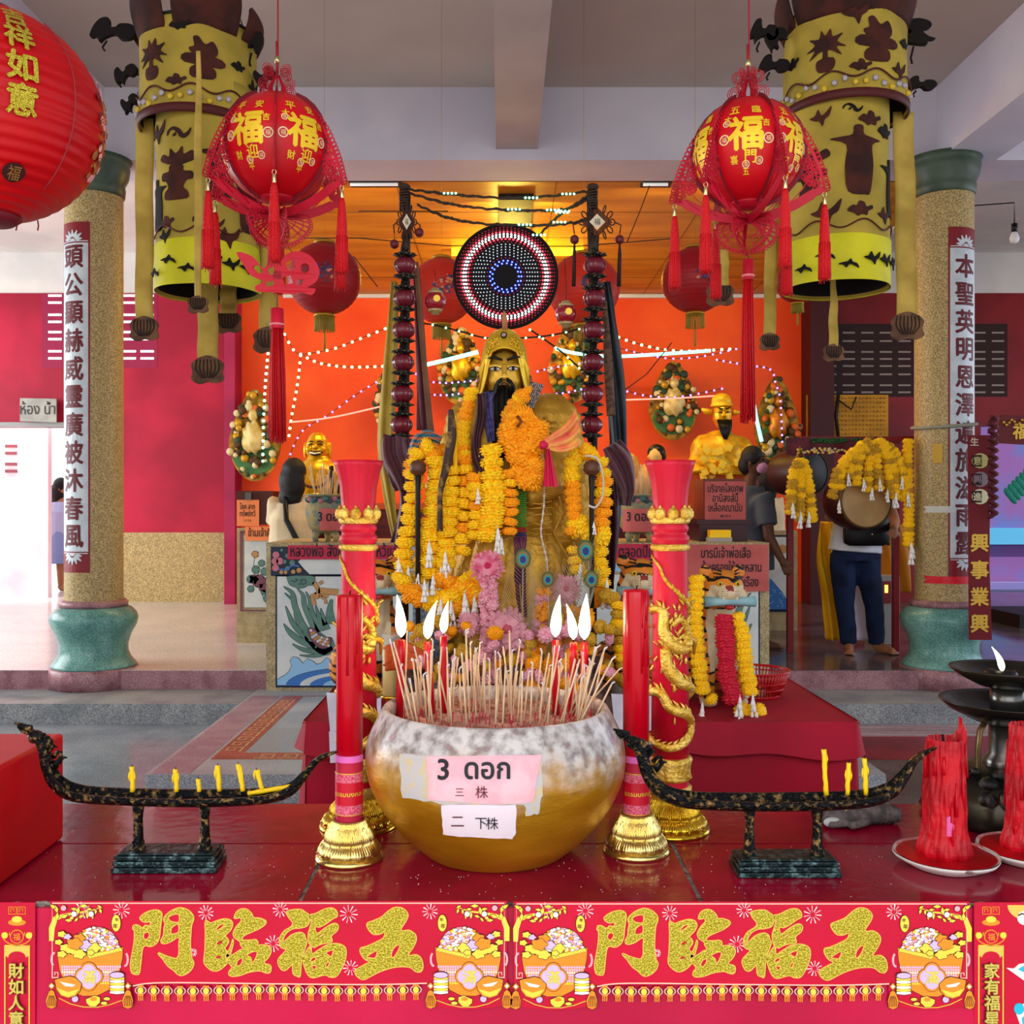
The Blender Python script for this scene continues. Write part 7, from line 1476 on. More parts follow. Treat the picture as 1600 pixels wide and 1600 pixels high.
    rc = hc2 + Rz @ Vector((0, -.062 * s, -.034 * s)); u = Rz @ Vector((1, 0, 0)); b = MB(); b.tube([rc - u * .075 * s, rc - u * .03 * s, rc, rc + u * .03 * s, rc + u * .075 * s], [.016 * s, .012 * s, .010 * s, .012 * s, .016 * s], 14, 0); 
    for q_ in (-1, 1): b.tube([rc + u * q_ * .0755 * s, rc + u * q_ * .0758 * s], .006 * s, 10, 1)
    b.build('paper_roll', [mroll, mtd], t)
    b = MB(); b.ball(hc2 + Rz @ Vector((0, -.06 * s, -.05 * s)), (.014 * s, .016 * s, .008 * s), 0, 10, 8); b.build('tongue', M('tongue_red', '#a82a2e', .4), t)
    return t
tiger(1126, 918, 3.34, 33, .1, 'orange tiger statue with a blue paper roll, wearing crimson and yellow garlands')
tiger(1000, 902, 3.45, 34, .0, 'brown-orange tiger statue with a blue paper roll, just above the right long red candle')
tiger(588, 902, 3.45, 33, .25, 'tiger statue with a blue paper roll half hidden behind the left dragon pillar')
garland('yellow marigold garland hanging left of the right-hand tiger', 3.2, [([(1088, 905), (1087, 960), (1089, 1010), (1094, 1050), (1097, 1078)], 21, FY, .5), ([(1098, 1075), (1108, 1088), (1112, 1092)], 20, FY, .6), ([(1094, 1125), (1100, 1132)], 24, FY)], [(1093, 1094, 34)])
t = garland('crimson blossom garland hanging from the right-hand tiger', 3.17, [([(1132, 968), (1134, 1010), (1138, 1060), (1146, 1090)], 26, FR, .34)], [(1151, 1085, 42), (1152, 1104, 26)])
garland('yellow marigold garland hanging right of the crimson one on the tiger', 3.18, [([(1150, 965), (1158, 990), (1164, 1040), (1172, 1080)], 23, FY, .45), ([(1160, 1110), (1172, 1116), (1188, 1112)], 26, FY, .55)], [(1171, 1082, 34)])
# red plastic basket
c = P(1178, 0, 3.5); c.z = ZR; t = thing('plastic_basket', 'round red plastic basket with slots at the right of the tiger', 'basket', c)
r0, r1, h = .088, .118, .092; b = MB(); b.lathe([(r1 - .002, h - .008), (r1 + .004, h - .004), (r1 + .004, h), (r1 - .002, h), (r1 - .002, h - .008)], c, 64, cap=False); b.lathe([(0, .001), (r0, .001), (r0 + .002, .012), (r0 - .001, .012), (r0 - .004, .004), (0, .004)], c, 64)
for z in (.03, .052, .074): q_ = r0 + (r1 - r0) * z / h; b.tube([c + Vector((q_ * cos(a), q_ * sin(a), z)) for a in [i * pi / 32 for i in range(64)]], .0022, 5, closed=True)
for i in range(60): a = i * pi / 30; b.tube([c + Vector((r0 * cos(a), r0 * sin(a), .008)), c + Vector((r1 * cos(a), r1 * sin(a), h - .004))], .0024, 4)
b.build('lattice', M('plastic_red', '#b80f14', .3, coat=.3), t)
# glass candle on a gold foot
for px, d, lb, yb, yt in ((612, 3.26, 'yellow candle in a tall glass on a gold foot, left of the statue', 1060, 942), (964, 3.3, 'small dark glass cup on a gold foot, beside the right long candle', 1062, 1012)):
    c = P(px, 0, d); c.z = ZR + .002; k = d / F; H = (yb - yt) * k; t = thing('glass_candle', lb, 'candle', c)
    b = MB(); b.lathe([(.03, 0), (.032, .004), (.016, .012), (.014, .022), (.026, .03), (.034, .036), (.036, .046), (.03, .046)], c, 32); b.build('gold_foot', mgchr2, t)
    b = MB(); b.lathe([(.029, .046), (.031, .046), (.031, H), (.029, H)], c, 32, cap=False); b.build('glass', M('clear_glass', '#dfe4e4', .05, alpha=.28), t)
    b = MB(); b.lathe([(0, .047), (.0275, .047), (.0275, H * .78), (0, H * .78)], c, 28); b.build('wax', mycan if H > .15 else M('dark_wax', '#6a5420', .5), t)
# pink artificial flowers and peacock feathers before the statue
def daisy(t, c, r, m, n=22, face=Vector((0, -1, .25))):
    X = face.normalized().to_track_quat('Z', 'Y').to_matrix(); b = MB()
    for L_ in range(3):
        for i in range(n):
            a = 2 * pi * (i + .5 * L_) / n + R.uniform(-.06, .06); q_ = r * (1 - .2 * L_) * R.uniform(.88, 1.08); w_ = r * .13; z = .003 + .006 * L_ + r * .1 * L_
            pts = [(0, 0, z * .5), (q_ * .5, -w_, z + r * .08), (q_, -w_ * .6, z + R.uniform(-.1, .15) * r), (q_ * 1.06, 0, z), (q_, w_ * .6, z), (q_ * .5, w_, z + r * .08)]
            Rm = Matrix.Rotation(a, 3, 'Z'); b.add([c + X @ (Rm @ Vector(p_)) for p_ in pts], [(0, 1, 2, 3, 4, 5)], 0)
    b.ball(c + X @ Vector((0, 0, r * .2)), (r * .34, r * .34, r * .3), 1, 14, 8, df=lambda u: 1 + .12 * sin(20 * u.x) * sin(20 * u.y)); return b.build('petals', m, t)
mp1 = [M('gerbera_rose', '#d0506e', .6, col2='#e08a9c', sc=40), M('gerbera_magenta', '#b81a48', .6)]; mp2 = [M('gerbera_pale', '#dc9aa2', .7, col2='#c47a86', sc=30), M('gerbera_faded', '#b3505e', .7)]; mstm = M('stem_fuzzy', '#c47f82', .9, col2='#e8b07a', sc=60)
for i, (px, py, d, r_, m, lb, yb) in enumerate(((762, 886, 3.12, 27, mp1, 'bright pink gerbera bloom left of the peacock feathers', 1000), (884, 922, 3.12, 25, mp2, 'dusty pink gerbera bloom right of the peacock feathers', 1010), (792, 985, 3.09, 36, mp2, 'large pale pink gerbera low in the middle of the shrine', 1060), (734, 975, 3.14, 20, mp2, 'faded pink gerbera above the left candle flames', 1060))):
    c = P(px, py, d); t = thing('artificial_gerbera', lb, 'flower', (c.x, c.y, ZR), 'artificial pink flowers before the statue'); daisy(t, c, r_ * d / F, m)
    b = MB(); b.tube([c + Vector((0, .01, 0)), Vector((c.x + .01, d + .01, (c.z + ZR) / 2)), Vector((c.x + .005, d + .01, ZR))], .005, 6); b.build('stem', mstm, t)
for px0, py0, px1, py1, w_, lb in ((762, 905, 768, 1060, 30, 'fuzzy pink and cream flower column under the bright gerbera'), (850, 925, 835, 1030, 24, 'yellow and pink fuzzy flower column right of the feathers'), (905, 960, 892, 1070, 44, 'orange and pink flower cluster behind the right-hand flames'), (838, 1000, 815, 1075, 40, 'pale pink flower tuft low right of centre')):
    d = 3.12; t = thing('flower_column', lb, 'flowers', P(px1, py1, d)); n_ = int((py1 - py0) / (w_ * .33))
    for i in range(n_ + 1):
        for q_ in (-1, 1):
            p = P(px0 + (px1 - px0) * i / n_ + q_ * w_ * .22, py0 + (py1 - py0) * i / n_ + R.uniform(-2, 2), d); inst(R.choice(FP + (FO if w_ != 30 else FP)), t, p + Vector((0, R.uniform(-.02, .02), 0)), w_ * .34 * d / F, (R.uniform(.6, 1.5), R.uniform(-.4, .4), R.uniform(0, 6)))
meye = [M('feather_green', '#3f5a36', .6), M('feather_bronze', '#8a6a2c', .5), M('feather_teal', '#0e8f8e', .35), M('feather_blue', '#14246e', .35), M('feather_stem', '#a89f86', .7)]
for i, (px, py, bx, by, s_, lb) in enumerate(((817, 873, 806, 1040, 17, 'peacock feather with a teal eye, beside the bead strap'), (915, 860, 880, 1020, 18, 'peacock feather with a bright teal eye, on the right marigold loop'), (856, 905, 850, 1040, 13, 'dull peacock feather between the two gerberas'), (924, 905, 880, 1030, 15, 'grey peacock feather just right of the dusty gerbera'))):
    d = 3.05; c = P(px, py, d); e = P(bx, by, d + .05); k = d / F; t = thing('peacock_feather', lb, 'feather', e, 'peacock feathers before the statue'); b = MB()
    b.tube([c, c.lerp(e, .5) + Vector((.01, 0, 0)), e], .0016, 5, 4)
    for q_ in range(46):
        p = c.lerp(e, .05 + .8 * q_ / 46); sd = -1 if q_ % 2 else 1; L_ = .03 + .03 * (q_ / 46); b.tube([p, p + Vector((sd * L_ * .6, 0, L_ * .6)), p + Vector((sd * L_, -.004, L_ * 1.5))], .0007, 3, 4)
    f = lambda u, v, z: c + Vector((u, -z, v))
    s_ *= .68
    for j, q_ in enumerate((1.35, 1.1, .8, .5)): b.shape(circ(0, -.1 * j * s_ * k * .3, s_ * k * q_ * .8, 20, s_ * k * q_), f, 0, .0015 * (j + 1), j)
    for q_ in range(30): a = q_ * .21; b.tube([c + Vector((cos(a) * s_ * k, 0, sin(a) * s_ * k)), c + Vector((cos(a) * s_ * k * 1.9, 0, sin(a) * s_ * k * 1.8 + .01))], .0008, 3, 1)
    b.build('plume', meye, t) if 0 else b.build('vane', meye, t)
# heaps behind the incense: faded garlands, rockery and orange cloth
b = MB(); RR = random.Random(21)
for i in range(26):
    x = RR.uniform(640, 960); y = RR.uniform(1035, 1085); c = P(x, y, RR.uniform(3.1, 3.25)); s_ = RR.uniform(.025, .05); b.ball(c, (s_, s_ * .8, s_ * .8), 0, 14, 10, df=lambda u, i=i: 1 + .35 * nz((u.x * 2, u.y * 2, u.z * 2 + i)))
    b.ball(Vector((c.x, c.y, ZR + .02)), (s_ * 1.3, s_, max(.02, (c.z - ZR) * .9)), 0, 12, 8)
o = b.build('rockery', M('rock_brown', '#3b2a26', .9, col2='#6e5248', sc=22, det=8, bump=.7, bsc=40), loc=P(800, 1080, 3.15)); tag(o, 'dark craggy rockery heaped behind the incense sticks', 'rockery', kind='stuff')
t = thing('faded_flower_heap', 'heap of faded orange and pink flowers behind the candle flames', 'flowers', P(800, 1050, 3.1)); 
for i in range(90):
    px = RR.choice([RR.uniform(640, 735), RR.uniform(850, 960), RR.uniform(700, 900)]); py = RR.uniform(965, 1060) + (20 if 740 < px < 860 else 0); p = P(px, py, RR.uniform(3.02, 3.14))
    inst(RR.choice(FO + FP + FP + FD + FD), t, p, RR.uniform(.014, .026), (RR.uniform(.4, 1.8), RR.uniform(-.8, .8), RR.uniform(0, 6)))
b = MB(); c = P(625, 1030, 3.05); b.grid(lambda u, v: c + Vector(((u - .35) * .13, .02 * sin(u * 7), .03 - v * .07 + .02 * sin(u * 3.1) + .012 * sin(v * 9 + u * 5))), 24, 16); o = b.build('orange_cloth', M('cloth_orange', '#d8602a', .5, col2='#c24a1c', sc=10), loc=c); s_ = o.modifiers.new('thickness', 'SOLIDIFY'); s_.thickness = .01; tag(o, 'crumpled orange cloth behind the leftmost flame', 'cloth')
t = thing('blue_tin', 'blue patterned tin box behind the left flames', 'box', P(668, 985, 3.3)); b = MB(); q0 = P(645, 985, 3.3); q1 = P(692, 938, 3.3); b.box(q0.x, q1.x, 3.3, 3.38, ZR, q1.z); b.build('tin', M('tin_blue', '#4f6f86', .4, col2='#8fa6b3', sc=60), t)

# ================= the tiled altar =================
DA = 6.8; ka = DA / F; XA0 = (416 - CX) * ka; XA1 = (1202 - CX) * ka; ZA = CH - 58 * ka; ZB_ = ZS2
t = thing('tiled_altar', 'long altar box faced with painted tile panels behind the crimson table', 'altar', (.1, 7.2, ZB_))
b = MB(); b.box(XA0, XA1, DA, DA + .9, ZB_ + .001, ZA); b.build('body', M('altar_terrazzo', '#a8966c', .5, col2='#bba87c', sc=14, speck=230), t)
mti = M('tile_white', '#d3d8d2', .3, col2='#c3ccca', sc=6); mtb = M('tile_navy', '#15203a', .35); mtg = M('tile_sage', '#5f8476', .35, col2='#52786c', sc=12); mtp = M('tile_pink', '#c4707e', .4); mtbl = M('tile_blue', '#3c74b8', .35); mtlb = M('tile_skyblue', '#8fbfe0', .35); mto = M('tile_ochre', '#b98a52', .4); mtmr = M('tile_plum', '#7a4656', .4)
TM = [mti, mtb, mtg, mtp, mtbl, mtlb, mto, mtmr]
pa = pxm(DA - .002); ZZ = (400, 840, 1600 / 240)
def tilepanel(T, w):
    b = MB(); S_ = lambda p, z, mi, ol=.5: (b.shape(strip(T(p + [p[0]]), 1.0 + ol), pa, 0, z, 1), b.shape(T(p), pa, 0, z + .002, mi))
    R_ = lambda x0, y0, x1, y1, z, mi: b.shape(T([(x0, y0), (x1, y0), (x1, y1), (x0, y1)]), pa, 0, z, mi)
    R_(155, 95, w, 400, .003, 1); R_(205, 390, w, 1560, .003, 1); R_(222, 405, w, 1540, .005, 0)
    S_([(440, 250), (480, 220), (w, 220), (w, 380), (560, 380), (500, 320)], .005, 0)
    for x, y, r_, mi in ((210, 180, 36, 3), (200, 245, 36, 3), (250, 245, 38, 3), (205, 315, 36, 3), (265, 360, 20, 6), (310, 360, 18, 6), (390, 355, 22, 6), (450, 340, 26, 6), (270, 130, 16, 2), (330, 190, 26, 2), (380, 260, 30, 2), (330, 320, 24, 2), (300, 250, 22, 2)): S_(circ(x, y, r_, 12), .006, mi, .2)
    b.shape(strip(T(spline([(240, 330), (320, 330), (380, 290), (450, 300)], 4)), 2.2), pa, 0, .009, 4)
    S_(smooth([(330, 430), (350, 400), (590, 400), (612, 440), (600, 490), (545, 495), (500, 520), (440, 525), (400, 510), (355, 490)], 3), .007, 2)
    b.shape(strip(T(spline([(370, 440), (400, 460), (430, 440), (410, 425)], 4)), 1), pa, 0, .011, 1); b.shape(strip(T(spline([(450, 480), (515, 480), (520, 440), (470, 440), (480, 465)], 4)), 1), pa, 0, .011, 1)
    for pts, wd in (([(290, 510), (380, 580), (410, 720), (500, 930), (600, 1050)], (.5, 8, 9, 14)), ([(430, 530), (490, 600), (510, 720), (580, 880), (640, 1000)], (.5, 7, 8, 12)), ([(520, 560), (560, 650), (580, 760), (630, 880), (660, 980)], (.5, 6, 7, 12)), ([(300, 575), (400, 680), (430, 840), (520, 980)], (.5, 5, 7, 10)), ([(310, 710), (370, 860), (440, 960), (560, 1060)], (.5, 7, 8, 12)), ([(290, 895), (360, 990), (480, 1080), (620, 1130)], (.5, 8, 9, 12)), ([(380, 1105), (480, 1160), (600, 1180), (700, 1150)], (.5, 6, 8, 12)), ([(455, 1222), (560, 1232), (680, 1210), (790, 1130)], (.5, 4, 8, 14)), ([(620, 700), (650, 800), (700, 920)], (.5, 6, 12)), ([(675, 735), (700, 830), (740, 960)], (.5, 6, 12)), ([(790, 640), (770, 760), (780, 900)], (3, 10, 18)), ([(530, 1000), (620, 1060), (720, 1130), (820, 1100)], (14, 26, 28, 16))):
        L_ = spline(pts, 6); n_ = len(L_); ws = [wd[min(len(wd) - 1, int(i / n_ * (len(wd) - 1)))] * (1 - (i / n_ * (len(wd) - 1)) % 1) + wd[min(len(wd) - 1, int(i / n_ * (len(wd) - 1)) + 1)] * ((i / n_ * (len(wd) - 1)) % 1) for i in range(n_)]
        b.shape(strip(T(L_), [w_ + 1.4 for w_ in ws]), pa, 0, .006, 1); b.shape(strip(T(L_), ws), pa, 0, .008 + .0002 * len(pts), 2)
    S_(smooth([(545, 960), (570, 940), (620, 960), (660, 1010), (720, 1040), (780, 1040), (785, 1090), (740, 1145), (680, 1150), (620, 1110), (570, 1040)], 3), .010, 7)
    for i in range(7):
        for j in range(3): x = 575 + i * 28 + j * 8; y = 965 + i * 22 + j * 34 - max(0, i - 3) * 14; b.shape(circ(x, y, 15, 8), lambda a, c_, z: pa(*T([(a, c_)])[0], z), 0, .013, 6 if (i + j) % 2 else 0)
    for pts, w_ in (([(600, 460), (650, 540), (640, 620), (590, 600), (610, 700)], 6), ([(650, 550), (740, 560), (860, 570)], 9), ([(660, 600), (720, 640), (730, 690)], 4), ([(680, 600), (760, 610)], 4), ([(660, 480), (700, 455)], 4)): b.shape(strip(T(spline(pts, 4)), w_ + 1.2), pa, 0, .007, 1); b.shape(strip(T(spline(pts, 4)), w_), pa, 0, .009, 6)
    S_([(225, 1535), (225, 1480), (270, 1450), (310, 1430), (350, 1390), (375, 1330), (360, 1280), (390, 1240), (440, 1250), (490, 1310), (540, 1260), (600, 1290), (630, 1320), (680, 1310), (740, 1250), (800, 1290), (w, 1320), (w, 1535)], .009, 5)
    for q_, mi in ((1.0, 4), (.78, 0), (.62, 4), (.4, 5)): S_([(960 - (960 - 320) * q_, 1538)] + [(960 - 640 * q_ * cos(a), 1538 - 180 * (q_ ** 1.0) * sin(a)) for a in [i * pi / 20 for i in range(1, 11)]] + [(960, 1538)], .012 + .001 * (1 - q_), mi, .4)
    b.build('tile_picture', TM, t)
tilepanel(lambda q_: [(ZZ[0] + x / ZZ[2], ZZ[1] + y / ZZ[2]) for x, y in q_], 1000)
tilepanel(lambda q_: [(1618 - (ZZ[0] + x / ZZ[2]), ZZ[1] + y / ZZ[2]) for x, y in q_], 1000)
b = MB(); b.shape([(560, 898), (1060, 898), (1060, 1066), (560, 1066)], pa, 0, .004, 0); b.shape([(560, 855), (1060, 855), (1060, 893), (560, 893)], pa, 0, .004, 5); b.build('tile_centre', TM, t)
msal = M('sign_salmon', '#c4605a', .6, col2='#b8544e', sc=5); mpnk = M('sign_red', '#c02a48', .6); morn = M('sign_orange', '#ee8a52', .6); mink = MC['ink']
def sign(x0, y0, x1, y1, d, m, rows, label, th=.006, name='thai_sign'):
    """rows: (text, x px, y px, size px)"""
    t = thing(name, label, 'sign', P((x0 + x1) / 2, y1, d)); mp = pxm(d); b = MB(); b.shape([(x0, y0), (x1, y0), (x1, y1), (x0, y1)], mp, -th, 0, 0); b.build('board', m, t)
    b = MB()
    for tx, x, y, s_ in rows: b.text(tx, mp, x, y, s_, z=.004, off=.012, flip=-1, sx=.62)
    b.build('lettering', mink, t)
sign(1074, 851, 1201, 924, DA - .03, msal, [('บารมีเจ้าพ่อเสือ', 1134, 865, 21), ('คุ้มครองให้ลูกหลาน', 1143, 887, 20), ('เฉลียว เจริญรุ่งเรือง', 1136, 910, 20)], 'salmon sign with three lines of Thai writing on the altar, behind the right tiger')
sign(450, 852, 640, 874, DA - .03, mpnk, [('หลวงพ่อ สังกัจจายน์ ไหว้แล้ว', 541, 862, 25)], 'red strip sign with one line of Thai writing at the left of the altar edge')
sign(900, 850, 1058, 877, DA - .03, mpnk, [('ตลอดปีมั่งมี', 1003, 863, 25)], 'red strip sign of Thai writing along the altar edge, left of the right dragon pillar')
# things on the altar
def altar_item(px, d, yb): return P(px, yb, d)
def urn(px, lb, sd):
    c = P(px, 847, 7.0); c.z = ZA; t = thing('incense_urn', lb, 'urn', c, 'stone urns on the altar'); k = 7.0 / F; s_ = 1.12
    b = MB()
    for q_ in range(3): a = q_ * 2.094 - .5; b.tube([c + Vector((.05 * cos(a), .05 * sin(a), .08)), c + Vector((.085 * cos(a), .085 * sin(a), .04)), c + Vector((.075 * cos(a), .075 * sin(a), 0))], [.03, .025, .018], 8)
    pr = spline([(.05, .05), (.10, .08), (.125, .14), (.128, .19), (.11, .24), (.095, .262), (.11, .275), (.118, .285), (.105, .29), (.095, .27), (0, .265)], 4); b.lathe([(r * s_, z * s_) for r, z in pr], c, 48, rf=lambda a, z, j: 1 + .02 * nz((cos(a) * 4, sin(a) * 4, z * 20))); b.build('bowl', M('urn_verdigris', '#6c7a6c', .6, col2='#a08c58', sc=16, det=8, bump=.4), t)
    b = MB()
    for q_ in range(14): a = pi + q_ * .24; b.ball(c + Vector((.125 * cos(a), .125 * sin(a), .285 + .008 * sin(q_ * 3))), (.022, .018, .018), q_ % 3, 10, 6)
    b.build('dragon_collar', [M('urn_pink', '#a86a78', .6), M('urn_teal', '#3f6f68', .6), M('urn_slate', '#3c4650', .6)], t)
    mp = lambda u, v, z: Vector((c.x + (.146 + z) * sin(u / .146), c.y - (.146 + z) * cos(u / .146), v)); zc_ = c.z + .2
    b = MB(); b.shape([(.0 - .02, zc_ - .12), (.15, zc_ - .12), (.155, zc_ + .02), (-.02, zc_ + .03)], mp, 0, .004, 0, maxl=.03) if sd < 0 else b.shape([(-.13, zc_ - .13), (.1, zc_ - .13), (.11, zc_ + .03), (-.13, zc_ + .02)], mp, 0, .004, 0, maxl=.03)
    b.text('3 ดอก', mp, .055 if sd < 0 else -.01, zc_ - .03, .085, z=.008, mi=1, off=.02, maxl=.02, sx=.8); b.build('note', [msal, mink], t)
    for q_ in range(26):
        a = R.uniform(0, 6.3); r_ = .07 * R.random() ** .5; p0 = c + Vector((r_ * cos(a), r_ * sin(a), .28)); p1 = p0 + Vector((r_ * cos(a) * .9 + R.uniform(-.02, .02), r_ * sin(a) * .3, R.uniform(.14, .26)))
        MB().tube([p0, p1], .0035, 5).build('incense_stick', mstk, t)
    for q_ in (-1, 1): MB().tube([c + Vector((.02 * q_ + .06 * sd * -1, 0, .28)), c + Vector((.025 * q_ + .065 * sd * -1, 0, .52))], [.006, .011], 7).build('black_incense_stick', mblk, t)
urn(510, 'grey-green urn with a red 3 ดอก note, just left of the left dragon pillar'.replace('3 ดอก', 'three-stick'), -1)
urn(997, 'blue-green urn with a salmon three-stick note, left of the right dragon pillar', 1)
# laughing statue
t = thing('laughing_statue', 'fat bald golden statue laughing, on the back altar at the left', 'statue', P(497, 800, 8.4)); d = 8.4; k = d / F
q = lambda px, py, dy=0: P(px, py, d) + Vector((0, dy, 0))
b = MB(); b.ball(q(497, 783), (.23, .2, .26)); b.ball(q(497, 745), (.2, .16, .16)); b.ball(q(460, 760), (.11, .12, .16)); b.ball(q(535, 760), (.11, .12, .16)); b.ball(q(497, 795, -.1), (.19, .15, .18)); b.tube([q(497, 730), q(497, 712)], .09, 14); b.tube([q(455, 790), q(470, 815, -.15)], .08); b.tube([q(540, 790), q(525, 815, -.15)], .08)
b = remesh(b, .016, 4); [setattr(v, 'z', max(v.z, CH + .021)) for v in b.v]; b.build('body', M('buddha_gold', '#c8900e', .3, .55, col2='#dba91c', sc=5), t)
b = MB(); h = q(496, 697); b.ball(h, (.092, .1, .118)); b.ball(h + Vector((0, -.02, -.055)), (.085, .08, .06))
for s_ in (-1, 1): b.ball(h + Vector((s_ * .05, -.075, -.03)), (.034, .03, .03)); b.ball(h + Vector((s_ * .1, .01, -.035)), (.018, .03, .07))
b.ball(h + Vector((0, -.105, -.012)), (.02, .02, .018)); b = remesh(b, .0055, 2); b.build('head', M('buddha_face', '#d89c10', .25, .5), t)
b = MB()
for s_ in (-1, 1): b.tube([h + Vector((s_ * .015, -.1, .028)), h + Vector((s_ * .04, -.095, .036)), h + Vector((s_ * .062, -.078, .026))], .0045, 6); b.tube([h + Vector((s_ * .02, -.102, .008)), h + Vector((s_ * .04, -.098, .014)), h + Vector((s_ * .058, -.082, .006))], .005, 6)
b.tube([h + Vector((-.06, -.085, -.05)), h + Vector((-.03, -.1, -.075)), h + Vector((0, -.104, -.082)), h + Vector((.03, -.1, -.075)), h + Vector((.06, -.085, -.05))], .006, 6); b.tube([h + Vector((-.05, -.09, -.045)), h + Vector((0, -.106, -.055)), h + Vector((.05, -.09, -.045))], .005, 6); b.build('face_lines', mblk, t)
b = MB(); b.tube([h + Vector((-.045, -.098, -.058)), h + Vector((0, -.112, -.067)), h + Vector((.045, -.098, -.058))], .007, 6); b.build('teeth', M('teeth_cream', '#e8dcae', .4), t)
b = MB(); [b.ball(q(497 + 26 * sin(a), 738 + 24 * cos(a), -.2), .014, 0, 8, 6) for a in [(-1.8 + i * .18) for i in range(21)]]; b.build('bead_necklace', M('beads_dark', '#4a2a20', .5), t)
# golden bearded deity with yellow slips
t = thing('gold_deity_statue', 'seated gold deity statue covered in yellow paper slips, right of the altar', 'statue', P(1122, 750, 8.6)); d = 8.6; k = d / F
b = MB(); b.ball(q(1125, 712), (.22, .18, .22)); b.ball(q(1100, 706), (.12, .13, .15)); b.ball(q(1156, 708), (.12, .13, .15)); b.tube([q(1090, 720), q(1085, 748, -.15)], .09); b.tube([q(1155, 720), q(1165, 748, -.15)], .09); b.ball(q(1125, 740, -.05), (.3, .2, .12)); b = remesh(b, .018, 4); [setattr(v, 'z', max(v.z, CH + .25)) for v in b.v]; MB().box(1.5, 2.1, 8.4, 8.9, CH + .021, CH + .25).build('plinth', M('plinth_orange', '#b8480f', .5), t); b.build('body', M('deity_gold', '#b8860c', .4, .4, col2='#e0b020', sc=14, bump=.3), t)
b = MB(); h = q(1128, 648); b.ball(h, (.082, .09, .12)); b.ball(h + Vector((0, -.085, -.01)), (.016, .018, .02)); b = remesh(b, .006, 2); b.build('head', MC['buddha_face'], t)
b = MB(); b.ball(h + Vector((0, .02, .11)), (.085, .08, .075), 0, 16, 10); b.lathe([(.096, 0), (.085, .03)], h + Vector((0, .01, .07)), 20, cap=False); b.tube([h + Vector((-.09, 0, .02)), h + Vector((-.14, 0, .03)), h + Vector((-.17, 0, .05))], [.03, .025, .01], 8); b.tube([h + Vector((.09, 0, .02)), h + Vector((.15, 0, .02))], [.03, .012], 8); b.build('hat', M('hat_gold', '#d8a818', .4, .3, bump=.4), t)
b = MB()
for i in range(40): a = R.uniform(-1, 1); b.tube([h + Vector((a * .06, -.085, -.05)), h + Vector((a * .05, -.12, -.12)), h + Vector((a * .025, -.14, -.24 + .05 * abs(a)))], [.007, .008, .001], 5)
for s_ in (-1, 1): b.tube([h + Vector((s_ * .012, -.09, .04)), h + Vector((s_ * .052, -.08, .052))], .006, 5); b.tube([h + Vector((s_ * .018, -.09, .014)), h + Vector((s_ * .05, -.08, .014))], .005, 5)
b.build('beard', mblk, t)
for i in range(34):
    p = q(R.uniform(1088, 1168), R.uniform(700, 752), R.uniform(-.26, -.2)); a = R.uniform(-.7, .7); f = lambda u, v, z, p=p, a=a: p + Vector((u * cos(a) - v * sin(a), -z + v * .3, u * sin(a) + v * cos(a))); b = MB(); b.shape([(-.027, -.03), (.027, -.03), (.027, .03), (-.027, .03)], f, 0, .003, 0); b.shape([(-.014, -.016), (.014, -.016), (.014, .016), (-.014, .016)], f, 0, .0045, 1); b.build('paper_slip', [M('slip_yellow', '#e8c020', .5), M('slip_leaf', '#f0d860', .3, .4)], t)
# bust of a dark-haired figure
t = thing('painted_bust', 'painted bust with black hair and yellow-lit face beside the right urn', 'bust', P(1025, 748, 8.3)); d = 8.3
b = MB(); h = q(1024, 712); b.ball(h, (.058, .066, .078)); b.ball(h + Vector((-.05, -.02, -.01)), (.02, .012, .016)); b.tube([h, h + Vector((0, .01, -.12))], .035); b = remesh(b, .006, 2); b.build('head', M('bust_skin', '#e8b460', .5), t)
b = MB(); b.ball(h + Vector((.012, .02, .025)), (.075, .075, .07), 0, 20, 12); b.ball(h + Vector((.045, .04, -.005)), (.05, .05, .045), 0, 14, 10); b.build('hair', mblk, t)
b = MB(); b.ball(q(1012, 752, .02), (.14, .1, .14), 0, 20, 12); b.ball(q(985, 738, .02), (.09, .08, .16), 0, 16, 10); b.build('robe', M('bust_robe', '#d8a860', .6, col2='#c08a3a', sc=12), t)
# back altar tables
b = MB(); b.box(-1.70, P(1180, 0, 8.4).x, 8.36, 9.4, ZP, CH - .03); 
t = thing('back_altar', 'deep red wooden back altar carrying the seated statues', 'altar', (0, 8.8, ZP)); b.build('body', M('altar_wood', '#5c1410', .4, col2='#742016', sc=3, stretch=(1, 1, 8)), t)
zt_ = CH - .03
b = MB(); b.box(-1.6, 1.9, 8.3, 8.8, zt_ + .0005, zt_ + .05); b.build('ledge', M('altar_orange', '#c8501a', .45), t)
